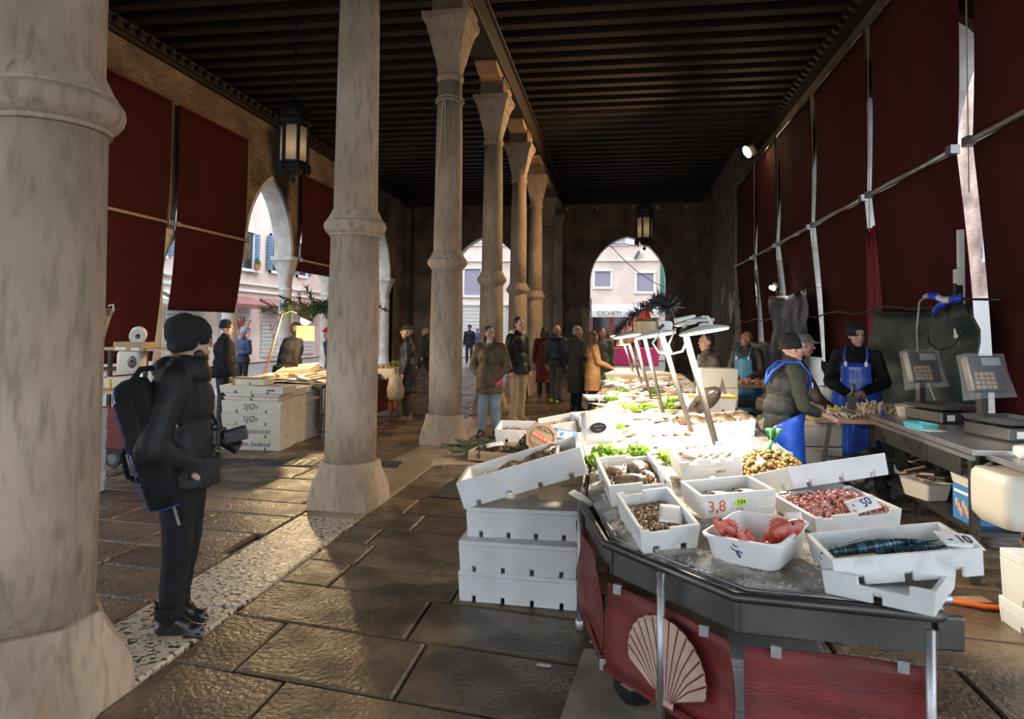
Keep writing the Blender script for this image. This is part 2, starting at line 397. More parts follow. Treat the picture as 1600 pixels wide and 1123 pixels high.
# ------------------------------------------------------------------ floor
XL, XR, YBK = -8.95, 3.45, 27.7
b = M(); b.box(((XL+XR)/2-.05, 9, -.065), (XR-XL+1.0, 38, .07)); floor = struct(b.build('floor', joint_m))
pv = []
def paver_field(x0, x1, ang, y0, y1, seed):
    R = random.Random(seed); y = y0; k = math.tan(D2R(ang))
    while y < y1:
        d = R.uniform(.42, .58); x = x0-R.uniform(0, .8)
        while x < x1:
            w = R.uniform(.75, 1.35); a, c = max(x, x0), min(x+w, x1)
            if c-a > .12:
                pv.append([(a, y+k*(a-x0)), (c, y+k*(c-x0)), (c, y+d+k*(c-x0)), (a, y+d+k*(a-x0))])
            x += w
        y += d
paver_field(-2.21, XR+.4, -7, .2, 28.5, 3)
paver_field(XL-.3, -2.79, -4, .4, 28.2, 5)
def paver_add(m, q, z, j):
    cx = sum(p[0] for p in q)/4; cy = sum(p[1] for p in q)/4; g = .008
    def ins(e): return [(p[0]+(e if p[0] < cx else -e)-cx, p[1]+(e if p[1] < cy else -e)-cy) for p in q]
    r0, r1 = ins(g), ins(g+.012)
    tz = [z+j*(random.random()-.5) for _ in range(4)]
    return (cx, cy), [[(x, y, -.03) for x, y in r0], [(x, y, t-.010) for (x, y), t in zip(r0, tz)], [(x, y, t) for (x, y), t in zip(r1, tz)]]
pv.sort(key=lambda q: (q[0][0]+q[2][0])**2*.12+(q[0][1]-1.5)**2 if q[2][1] > 1.7 else 1e6)
rest = M()
for i, q in enumerate(pv):
    c, rings = paver_add(None, q, 0, .007)
    if i < 300:
        m = M(); m.loft(rings); o = m.build('paving_stone', paver_m, floor); o.location = (c[0], c[1], 0)
    else:
        rest.T = Matrix.Translation((c[0], c[1], 0)); rest.loft(rings)
o = rest.build('paving_stone', paver_m, floor); tag(o, kind='stuff')
y = -.5; R = random.Random(11)
while y < 27.5:
    L = R.uniform(1.15, 1.6); m = M()
    if abs(y+L-5.75) < .8: L = 5.75-y
    m.loft([[(-.278, .006, -.03), (.278, .006, -.03), (.278, L-.006, -.03), (-.278, L-.006, -.03)], [(-.278, .006, -.006), (.278, .006, -.006), (.278, L-.006, -.006), (-.278, L-.006, -.006)],
            [(-.265, .02, .004), (.265, .02, .004), (.265, L-.02, .004), (-.265, L-.02, .004)]])
    o = m.build('border_slab', pit_m if y < 5.5 else slab_m, floor); o.location = (-2.50, y, 0)
    y += L
# iron drain grate let into the paving
dg_ = thing('drain_grate', 'long perforated grey drain cover set in the floor before the lettered foam boxes', 'drain', (-4.1, 7.85, .006), (0, 0, .13))
m = M()
for i in range(30):
    m.box((-1.45+i*.1, 0, .004), (.03, .34, .008))
for j in range(6): m.box((0, -.16+j*.064, .004), (2.95, .022, .0085))
m.build('grate', steel_d, dg_); m = M(); m.box((0, 0, -.004), (2.98, .36, .006)); m.build('frame', steel_d, dg_)
g2 = thing('floor_hatch', 'dark metal hatch cover in the paving behind the tilted foam box', 'hatch', (-1.55, 7.0, .004), (0, 0, -.1))
m = M(); m.box((0, 0, .003), (.55, .8, .006)); m.build('plate', steel_d, g2); m = M()
for k in range(7): m.box((.20, -.3+k*.1, .008), (.12, .012, .006), (0, 0, .7))
m.build('rib', steel_d, g2)

# ------------------------------------------------------------------ ceiling, beams
ZJ = 7.12
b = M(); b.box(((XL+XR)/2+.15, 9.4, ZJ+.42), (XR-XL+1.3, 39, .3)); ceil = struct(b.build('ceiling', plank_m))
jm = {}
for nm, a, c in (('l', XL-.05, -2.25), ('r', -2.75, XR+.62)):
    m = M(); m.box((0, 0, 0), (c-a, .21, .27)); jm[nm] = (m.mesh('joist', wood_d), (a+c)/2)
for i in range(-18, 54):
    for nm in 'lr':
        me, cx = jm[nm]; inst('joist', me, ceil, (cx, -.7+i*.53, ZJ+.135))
b = M(); b.box((-2.5, 13.3, ZJ-.22), (.52, 29.5, .43)); b.box((-2.5, 13.3, ZJ-.02), (.66, 29.5, .05)); struct(b.build('trim_1', wood_d, bevel=.02))
for i in range(9):    # short orange-brown bracket planks under the main beam
    m = M(); m.loft([[(-.2, -.95, .05), (.2, -.95, .05), (.2, -.95, .1), (-.2, -.95, .1)], [(-.2, -.7, -.05), (.2, -.7, -.05), (.2, -.7, .1), (-.2, -.7, .1)],
                     [(-.2, .7, -.05), (.2, .7, -.05), (.2, .7, .1), (-.2, .7, .1)], [(-.2, .95, .05), (.2, .95, .05), (.2, .95, .1), (-.2, .95, .1)]])
    if i == 0: bk = m.mesh('bracket', wood_o)
    inst('bracket', bk, bpy.data.objects['trim_1'], (-2.5, -.9+i*3.554, ZJ-.54))
def cornice(name, x, sg):
    b = M(); b.box((x, 13.3, ZJ-.10), (.16, 29.5, .20)); b.box((x+sg*.03, 13.3, ZJ-.24), (.10, 29.5, .07)); o = struct(b.build(name, wood_d))
    m = M(); m.loft([[(0, -.05, 0), (0, .05, 0), (0, .05, .13), (0, -.05, .13)], [(-sg*.10, -.05, .06), (-sg*.10, .05, .06), (-sg*.10, .05, .13), (-sg*.10, -.05, .13)]], True)
    me = m.mesh('dentil', wood_d)
    for k in range(90): inst('dentil', me, o, (x-sg*.08, 1+k*.29, ZJ-.19))
cornice('trim_2', XL+.09, -1); cornice('trim_3', XR+.42, 1)
b = M(); b.box(((XL+XR)/2, YBK-.12, ZJ-.19), (XR-XL+.8, .24, .40)); struct(b.build('trim_4', wood_d))

# ------------------------------------------------------------------ arcaded walls
def arch_pts(c, a, zs, za, n=9):
    h = za-zs; r = (a*a+h*h)/(2*a); th = math.asin(min(1, h/r)); th = th if r >= a and h <= r else PI/2
    pts = [(c-a+r-r*math.cos(th*k/n), zs+r*math.sin(th*k/n)) for k in range(n+1)]
    return pts+[(2*c-p[0], p[1]) for p in reversed(pts[:-1])]
def pier_mesh(zc):
    m = M(); m.lathe([(.27, .0), (.27, .1), (.23, .16), (.25, .22), (.20, .28), (.185, .6), (.17, zc-.95), (.19, zc-.93), (.19, zc-.89), (.17, zc-.86)], 20)
    c = M(); rings = []
    for z, h, k in ((zc-.86, .17, 0), (zc-.6, .18, .15), (zc-.35, .23, .6), (zc-.12, .29, 1), (zc-.10, .32, 1), (zc, .32, 1)):
        rings.append([((1-k)*h*math.cos(t)+k*h*max(-1, min(1, 1.42*math.cos(t))), (1-k)*h*math.sin(t)+k*h*max(-1, min(1, 1.42*math.sin(t))), z) for t in [2*PI*(j+.5)/24 for j in range(24)]])
    c.loft(rings)
    return m.mesh('pier', stone_w, 'auto'), c.mesh('capital', stone_w, 'auto')
PIER, PCAP = pier_mesh(3.57)
def arcade(name, xi, sg, piers, a, zs, za, zt, m_, y_end):
    th = .5; xo = xi+sg*th; w = M(); so = M()
    def quad(y0, z0, y1, z1, y2, z2, y3, z3):
        for x, rev in ((xi, sg > 0), (xo, sg < 0)):
            q = [(x, y0, z0), (x, y1, z1), (x, y2, z2), (x, y3, z3)]
            w.add(q, [(0, 1, 2, 3) if not rev else (3, 2, 1, 0)])
    for i in range(len(piers)-1):
        c = (piers[i]+piers[i+1])/2; P = arch_pts(c, a, zs, za)
        for k in range(len(P)-1):
            (y0, z0), (y1, z1) = P[k], P[k+1]
            quad(y0, z0, y1, z1, y1, zt, y0, zt)
            so.add([(xi-sg*.012, y0, z0), (xi-sg*.012, y1, z1), (xo, y1, z1), (xo, y0, z0)], [(0, 1, 2, 3)])
            # raised moulding along the arch
            e0 = Vector((y0-c, z0-zs)); e1 = Vector((y1-c, z1-zs)); e0 = e0*(1+.11/max(.2, e0.length)); e1 = e1*(1+.11/max(.2, e1.length))
            so.add([(xi-sg*.02, y0, z0), (xi-sg*.02, y1, z1), (xi-sg*.02, c+e1.x, zs+e1.y), (xi-sg*.02, c+e0.x, zs+e0.y)], [(0, 1, 2, 3)])
    ends = [piers[0]-3]+[p for i in range(len(piers)) for p in ((piers[i]-((piers[1]-piers[0])/2-a)), piers[i]+((piers[1]-piers[0])/2-a))]+[y_end]
    for k in range(1, len(ends)-1, 2):
        quad(ends[k], zs, ends[k+1], zs, ends[k+1], zt, ends[k], zt)
        w.add([(xi, ends[k], zs), (xo, ends[k], zs), (xo, ends[k+1], zs), (xi, ends[k+1], zs)], [(0, 1, 2, 3)])
    quad(ends[-2], 0, ends[-1], 0, ends[-1], zt, ends[-2], zt)
    W_ = struct(w.build(name, m_)); so.build('arch_stone', stone_w, W_)
    for p in piers:
        pr = inst('pier', PIER, W_, ((xi+xo)/2, p, 0)); inst('capital', PCAP, pr)
    return W_
LP = [12.35+2.73*k for k in range(-8, 6)]
RP = [7.45+2.73*k for k in range(-6, 8)]
arcade('wall_left', XL, -1, LP, 1.15, 3.57, 5.45, ZJ+.3, brick_l, YBK+.5)
arcade('wall_right', XR+.5, 1, RP, 1.15, 3.57, 5.45, ZJ+.3, brick_l, YBK+.5)
m = M(); m.box((XR+.25, 24.6, 3.6), (.5, 6.4, 7.2)); m.box((XR-.12, YBK-.5, 3.4), (.3, .5, 6.8)); struct(m.build('wall_right_end', plaster))
# back wall
def back_wall():
    w = M(); so = M(); zt = ZJ+.3; ya, yb = YBK, YBK+.5
    A = [(-5.45, 1.49, 3.6, 5.45), (.32, 1.49, 3.58, 5.40)]
    def quad(q):
        for y, rev in ((ya, False), (yb, True)):
            t = [(x, y, z) for x, z in q]; w.add(t, [(3, 2, 1, 0) if rev else (0, 1, 2, 3)])
    xs = [XL-.5]
    for c, a, zs, za in A:
        quad([(xs[-1], 0), (c-a, 0), (c-a, zt), (xs[-1], zt)]); xs.append(c+a)
        P = [(c-a, 0)]+arch_pts(c, a, zs, za, 14)+[(c+a, 0)]
        for k in range(len(P)-1):
            (x0, z0), (x1, z1) = P[k], P[k+1]
            if x1-x0 > 1e-6: quad([(x0, z0), (x1, z1), (x1, zt), (x0, zt)])
            so.add([(x0, ya-.01, z0), (x1, ya-.01, z1), (x1, yb, z1), (x0, yb, z0)], [(0, 1, 2, 3)])
    quad([(xs[-1], 0), (XR+1, 0), (XR+1, zt), (xs[-1], zt)])
    W_ = struct(w.build('wall_back', brick_b)); so.build('arch_stone', stone_w, W_)
    for x in (-1.35, -3.78, 2.0, -7.12):
        m = M(); m.box((x, YBK-.02, 1.2), (.34, .06, 2.4)); m.box((x, YBK-.03, 2.45), (.42, .09, .1)); m.build('jamb_stone', stone, W_)
    for x in (-2.1, -.9, .5, 1.5, 2.6):
        m = M(); m.box((x, YBK-.03, 6.55), (.05, .08, .14)); m.build('wall_hook', white_wall, W_)
    # half column against the wall
    m = M(); m.box((-2.5, YBK-.13, 1.3), (.5, .26, 2.6)); m.box((-2.5, YBK-.15, 2.66), (.6, .32, .14)); m.box((-2.5, YBK-.12, 4.1), (.44, .24, 2.8)); m.box((-2.5, YBK-.12, 5.8), (.56, .3, .6), None, None, .75); m.box((-2.5, YBK-.14, 6.18), (.66, .34, .16))
    m.build('pilaster', stone, W_)
    m = M(); m.tube([(XL+.35, YBK-.12, 0), (XL+.35, YBK-.12, 6.7)], .05); m.build('rain_pipe', iron, W_)
    m = M(); m.tube([(-1.12, YBK-.06, .1), (-1.12, YBK-.06, 2.9)], .02); m.build('conduit', steel_d, W_)
back_wall()

m = M(); m.box(((XL+XR)/2, -9.3, (4.3+ZJ+.3)/2), (XR-XL+1.4, .5, ZJ-4.0))  # unseen end wall, its deep lintel added to hold back daylight from behind
for x in (XL-.2, -2.5, XR+.6): m.box((x, -9.3, 2.15), (.8, .5, 4.3))
struct(m.build('wall_front_unseen', plaster))
# ------------------------------------------------------------------ stone columns
cm = {}
def sq(h, c, z): return [(h-c, -h, z), (h, -h+c, z), (h, h-c, z), (h-c, h, z), (-h+c, h, z), (-h, h-c, z), (-h, -h+c, z), (-h+c, -h, z)]
m = M(); m.loft([sq(.295, .012, 0), sq(.292, .018, .10), sq(.287, .03, .16), sq(.278, .062, .23), sq(.268, .10, .29), sq(.262, .13, .34), sq(.26, .15, .39), sq(.259, .152, .415), sq(.245, .143, .42)]); cm['base'] = m.mesh('base', stone, False)
m = M(); m.lathe([(.238, .42), (.240, 1.0), (.236, 1.8), (.226, 2.56)], 40); cm['shaft'] = m.mesh('shaft', stone, True)
m = M(); m.lathe([(.222, 2.52), (.243, 2.525), (.243, 2.545), (.252, 2.55), (.268, 2.565), (.286, 2.59), (.295, 2.62), (.291, 2.65), (.274, 2.675), (.262, 2.68), (.262, 2.695), (.250, 2.70), (.244, 2.72), (.232, 2.745), (.222, 2.765), (.205, 2.80)], 40); cm['ring'] = m.mesh('ring_moulding', stone, 'auto')
m = M(); m.lathe([(.208, 2.73), (.203, 3.4), (.195, 4.4), (.178, 5.32)], 40); cm['upper'] = m.mesh('upper_shaft', stone, True)
def ringmix(h, k, z, n=32):
    out = []
    for j in range(n):
        t = 2*PI*j/n; c, s_ = math.cos(t), math.sin(t); q = max(abs(c), abs(s_))
        out.append((h*((1-k)*c+k*c/q), h*((1-k)*s_+k*s_/q), z))
    return out
m = M(); m.loft([ringmix(.178, 0, 5.30), ringmix(.20, 0, 5.33), ringmix(.205, 0, 5.37), ringmix(.185, 0, 5.40), ringmix(.186, .1, 5.45), ringmix(.194, .55, 5.56), ringmix(.212, .88, 5.70), ringmix(.238, 1, 5.86), ringmix(.262, 1, 5.955), ringmix(.262, 1, 5.985), ringmix(.278, 1, 5.99), ringmix(.278, 1, 6.01),
                 ringmix(.285, 1, 6.05), ringmix(.305, 1, 6.10), ringmix(.335, 1, 6.145), ringmix(.335, 1, 6.165), ringmix(.352, 1, 6.17), ringmix(.352, 1, 6.26)]); cm['capital'] = m.mesh('capital', stone, 'auto')
m = M(); m.box((0, 0, 6.41), (.46, .46, .30)); m.box((0, 0, 6.57), (.52, .6, .04)); cm['block'] = m.mesh('brick_block', brick_b)
ORD = ['nearest stone column, filling the edge of the picture beside the man with the camera', 'second stone column, tall pale shaft with flared base beyond the standing photographer',
       'third stone column with a rope tied round its upper shaft', 'fourth stone column, behind the woman in the olive parka', 'fifth stone column, behind the man in beige trousers',
       'sixth stone column, just past the man in beige trousers', 'last free stone column before the end wall, next to the brick pilaster']
for k in range(7):
    t = thing('stone_column', ORD[k], 'column', (-2.503, 2.646+3.554*k, .0), (0, 0, -.03), 'row of stone columns down the hall')
    for nm, key in (('base', 'base'), ('shaft', 'shaft'), ('ring_moulding', 'ring'), ('upper_shaft', 'upper'), ('capital', 'capital'), ('brick_block', 'block')): inst(nm, cm[key], t)
rp = thing('tied_rope', 'pale rope knotted round the upper shaft of the third column with two hanging ends', 'rope', (-2.503, 9.754, 5.0))
m = M()
for dz in (0, .05): m.tube([(.205*math.cos(t), .205*math.sin(t), dz+.012*math.sin(3*t)) for t in [2*PI*k/28 for k in range(29)]], .011, 6)
m.build('loop', rope_m, rp); m = M(); m.tube([(-.05, -.215, .02), (-.07, -.22, -.5), (-.10, -.225, -1.0), (-.11, -.235, -1.15), (-.09, -.235, -1.22), (-.12, -.235, -1.24)], .012, 6); m.tube([(-.02, -.215, .02), (.0, -.222, -.75)], .01, 6)
m.build('hanging_end', rope_m, rp)

# ------------------------------------------------------------------ canvas blinds
def blind(name, label, x, sg, y0, y1, ztop, zp, zb, taper=.06, low=None, seed=0, wave=.02):
    """sg: direction out of the hall. Upper sheet, pole, lower sheet."""
    t = thing(name, label, 'blind', (x, (y0+y1)/2, zb), (0, 0, 0), 'maroon canvas blinds'); L = y1-y0; H = zp-zb
    R = random.Random(seed); ph = R.uniform(0, 6)
    def sheet(za, zc, w0, w1, wv, sw=0):
        def fn(u, v):
            z = za+(zc-za)*v; w = (w0+(w1-w0)*v)
            yy = (u-.5)*w; return Vector((wv*math.sin(u*9+ph+v*1.3)*(.3+v)+.03*math.sin(v*3)+sg*sw*v, yy, z-zb))
        return fn
    m = M(); m.grid(sheet(ztop, zp, L, L-taper, wave*.5), 20, 10, thick=.006*sg); m.build('upper_sheet', tarp, t, True)
    lw = low or (L-taper, L-taper*2.5)
    m = M(); m.grid(sheet(zp-.02, zb, lw[0], lw[1], wave, .17), 24, 12, thick=.006*sg); m.build('lower_sheet', tarp, t, True)
    m = M(); m.tube([(-sg*.03, -L/2-.03, H), (-sg*.03, L/2+.0, H)], .032, 10); m.build('pole', wood_l if sg < 0 else steel, t, True)
    m = M(); m.tube([(-sg*.02, -L/2, ztop-zb), (-sg*.02, L/2, ztop-zb)], .025, 8); m.build('top_roller', panel_m if sg < 0 else steel_d, t, True)
    for e in (-1, 1):
        m = M(); m.box((-sg*.03, e*(L/2-.02), H), (.09, .12, .09)); m.build('bracket', steel, t)
    m = M(); m.tube([(-sg*.02, L/2+.02, ztop-zb+.05), (-sg*.02, L/2+.02, H-.5)], .006, 5); m.build('pull_cord', rope_m, t)
    return t
BL = [('maroon canvas blind beside the nearest column, reaching down behind the shelf of boxes', 9.75, 12.22, 6.1, 3.68, .95, .10), ('maroon canvas blind whose lower half swings aside above the photographer\'s hat', 12.43, 15.05, 6.1, 3.68, 1.95, .05),
      ('short maroon canvas blind beyond the open arch and the hanging lantern', 17.9, 20.3, 5.92, 3.5, 3.2, .02), ('maroon canvas blind mostly hidden by the second column', 20.7, 23.2, 5.92, 3.5, 1.6, .05)]
for i, (lb, a, c, zt, zp, zb, tp) in enumerate(BL): blind('canvas_blind', lb, XL+.12, -1, a, c, zt, zp, zb, tp, seed=i)
BR = [('maroon canvas blind at the picture edge above the weighing scales', 4.95, 7.30, 5.95, 3.57, .35, .02), ('wide maroon canvas blind above the dark green tarpaulin', 7.60, 10.02, 5.95, 3.57, .9, .05),
      ('maroon canvas blind behind the fishmonger facing the room', 10.24, 12.80, 5.95, 3.57, .35, .06), ('rippled maroon canvas blind above the grey tarpaulin', 13.05, 15.55, 5.95, 3.57, 1.2, .08),
      ('narrow-looking maroon canvas blind beyond the flood lamp bracket', 15.8, 18.15, 5.95, 3.57, .5, .08), ('farthest maroon canvas blind on the weighing scales side', 18.5, 20.95, 5.9, 3.57, .4, .08)]
for i, (lb, a, c, zt, zp, zb, tp) in enumerate(BR): blind('canvas_blind', lb, XR-.02, 1, a, c, zt, zp, zb, tp, seed=20+i, wave=.045 if i > 1 else .02)
m = M(); m.grid(lambda u, v: Vector((.05*math.sin(u*14), u*.55-.27, -v*2.4)), 12, 8, thick=.006); o = m.build('hanging_cloth', mat('crimson_cloth', (.22, .012, .02), trans=.3), None, True); o.location = (XR+.06, 10.16, 3.15); tag(o, 'narrow bright crimson cloth hanging in the gap between two maroon blinds', 'cloth')

# ------------------------------------------------------------------ street outside
b = M(); b.box((0, 30, -.145), (120, 130, .2)); struct(b.build('street', street_m))
def window_on(par, c, w, h, axis, sgn, shutter, frame=.12, open_=0):
    """frame + panel on a wall; axis 0: wall plane X const (faces +X*sgn); axis 1: plane Y const facing -Y"""
    m = M()
    def bx(mm, u, z, du, dz, o, t):
        if axis == 1: mm.box((c[0]+u, c[1]-o, c[2]+z), (du, t, dz))
        else: mm.box((c[0]+sgn*o, c[1]+u, c[2]+z), (t, du, dz))
    for u in (-1, 1): bx(m, u*(w/2+frame/2), 0, frame, h+2*frame, .05, .1)
    for z in (-1, 1): bx(m, 0, z*(h/2+frame/2), w+2*frame, frame, .06, .14)
    f = m.build('window', white_wall, par); m = M(); bx(m, 0, 0, w, h, .01, .04); m.build('pane', shutter if not open_ else glass_d, f)
    if open_:
        for u in (-1, 1):
            m = M()
            for k in range(12): bx(m, u*(w*.75+frame*.4), -h/2+h*(k+.5)/12, w*.5, h/12-.03, .10, .05)
            m.build('shutter', shutter, f)
def building(name, label, x0, x1, y0, y1, h, m_, loc_axis):
    t = thing(name, label, 'building', ((x0+x1)/2, (y0+y1)/2, 0)); m = M(); m.box((0, 0, h/2), (x1-x0, y1-y0, h)); m.build('wall', m_, t); return t
bb = building('pink_house', 'pale pink house with mauve blinds and a shop awning seen through the end arches', -13, 5.2, 38, 46, 13, pink_wall, 1)
ox, oy = -3.9, 42
def onb(x, z): return (x-ox, 38-oy, z)
for x, z, w, h in ((-.92, 4.43, .85, .85), (1.39, 4.25, .9, 1.0), (-8.25, 4.25, .95, 1.5), (-5.4, 4.3, .9, 1.5), (-10.9, 4.3, .9, 1.5), (-3.4, 4.3, .8, 1.0)): window_on(bb, onb(x, z), w, h, 1, 1, shutter_v)
window_on(bb, onb(-.15, 7.0), .9, 1.2, 1, 1, shutter_v); window_on(bb, onb(-8.3, 7.2), .9, 1.2, 1, 1, shutter_b); window_on(bb, onb(2.9, 4.5), .6, 1.5, 1, 1, shutter_g)
m = M(); m.box((2.45-ox, -4.05, 4.45), (.5, .1, 1.7)); m.build('shutter', shutter_g, bb)
m = M(); m.box((0, -4.08, 5.45), (18, .1, .05)); m.box((0, -4.06, 2.98), (18, .16, .1)); m.box((0, -4.07, 6.35), (18, .12, .06)); m.build('string_course', white_wall, bb)
m = M(); m.grid(lambda u, v: Vector((-1.55-ox+3.6*u, -4.05-1.25*v, 2.92-.30*v)), 6, 3, thick=.03); m.box((.25-ox, -5.32, 2.48), (3.6, .03, .34)); aw = m.build('awning', awning_w, bb)
text('lettering', 'CICHETI  da P', .34, ink_g, bb, (-.15-ox, -5.345, 2.48))
for x, w, mm in ((-1.0, .9, glass_d), (.25, 1.1, glass_d), (1.6, .9, glass_d)):
    m = M(); m.box((x-ox, -4.03, 1.3), (w, .06, 2.0)); m.build('shop_window', mm, bb)
    m = M(); m.box((x-ox-w/2-.06, -4.05, 1.3), (.12, .12, 2.1)); m.box((x-ox+w/2+.06, -4.05, 1.3), (.12, .12, 2.1)); m.build('door_frame', red_wall, bb)
for k in range(14):
    m = M(); m.box((-7.9-ox, -4.04, .3+k*.2), (3.2, .05, .18)); m.build('roller_slat', roller_m, bb)
m = M(); m.box((.95-ox, -4.15, 5.75), (.12, .3, .45), (0, .5, 0)); m.build('wall_lamp', steel_d, bb)
wire = M(); wire.tube(bez((-1.0, 29, 6.0), (1.0, 33, 3.6), (3.6, 37.9, 3.7), 14), .02, 5); o = wire.build('overhead_wire', iron); tag(o, 'dark cable sagging across the pink house front', 'cable')
lb_ = building('stucco_house', 'pale stucco house with blue shutters and graffitied shop shutters seen through the open arch', -24, -16, 8, 36, 12, pink_wall, 0)
def onl(y, z): return (4.0, y-22, z)
for y, z in ((27.4, 4.9), (29.9, 5.0), (32.6, 5.0), (24.6, 4.9), (21.5, 4.9), (18.4, 4.9)): window_on(lb_, onl(y, z), .85, 1.6, 0, 1, shutter_b, .12, 1)
for y in (20, 23.3, 26.6, 29.9, 33):
    for k in range(12):
        m = M(); m.box((4.04, y-22, .3+k*.18), (.06, 2.3, .16)); m.build('roller_slat', roller_m, lb_)
    m = M(); m.grid(lambda u, v: Vector((4.0+.75*v, y-22-1.35+2.7*u, 2.85-.35*v)), 4, 2, thick=.03)
    for q in range(18): m.box((4.76, y-22-1.3+q*.152, 2.42), (.02, .12, .14))
    m.build('awning', awning_r if y > 24 else awning_w, lb_)
m = M(); m.box((4.04, 0, 3.15), (.12, 27, .1)); m.box((4.04, 0, 3.45), (.2, 27, .06)); m.build('string_course', white_wall, lb_)
for y in (27, 30.4):
    m = M()
    for k in range(9):
        a = random.uniform(0, 6); c = Vector((4.085, y-22+random.uniform(-.8, .8), 1.5+random.uniform(-.5, .4)))
        m.tube([c+Vector((0, .22*math.cos(a+q*.7), .22*math.sin(a+q*.9))) for q in range(6)], .022, 4)
    m.build('graffiti', graffiti_m, lb_)
fp = thing('potted_plant', 'terracotta pot with a green plant on the blue-shuttered window sill', 'plant', (-15.75, 27.9, 4.08)); m = M(); m.lathe([(.09, 0), (.14, .22), (.15, .26)], 14); m.build('pot', terracotta, fp); m = M()
for k in range(14): m.ell((random.uniform(-.1, .1), random.uniform(-.12, .12), .3+random.uniform(0, .2)), (.06, .02, .05), (random.random(), random.random(), random.random()), 6, 4)
m.build('foliage', leaf_m, fp)
m = M(); m.box((3.95, 27.9-22, 4.02), (.5, 1.0, .08)); m.build('sill', white_wall, lb_)
rb_ = building('red_house', 'red stucco house beyond the arcade past the white pier capital', -15.5, -13.2, 35, 37.2, 10, red_wall, 0)
m = M(); m.box((0, -1.14, 2.5), (2.3, .1, .2)); m.build('string_course', white_wall, rb_)
rg = building('brick_house', 'pink brick house front glimpsed in the slits between the maroon blinds', 11, 18, 2, 62, 14, brick_out, 0)
m = M(); m.box((-3.53, 0, 1.4), (.1, 60, 2.8)); m.build('plinth', white_wall, rg)
for y in (14, 18, 22, 26, 30, 34, 38, 42): window_on(rg, (-3.5, y-32, 4.8), 1.0, 1.7, 0, -1, shutter_b)
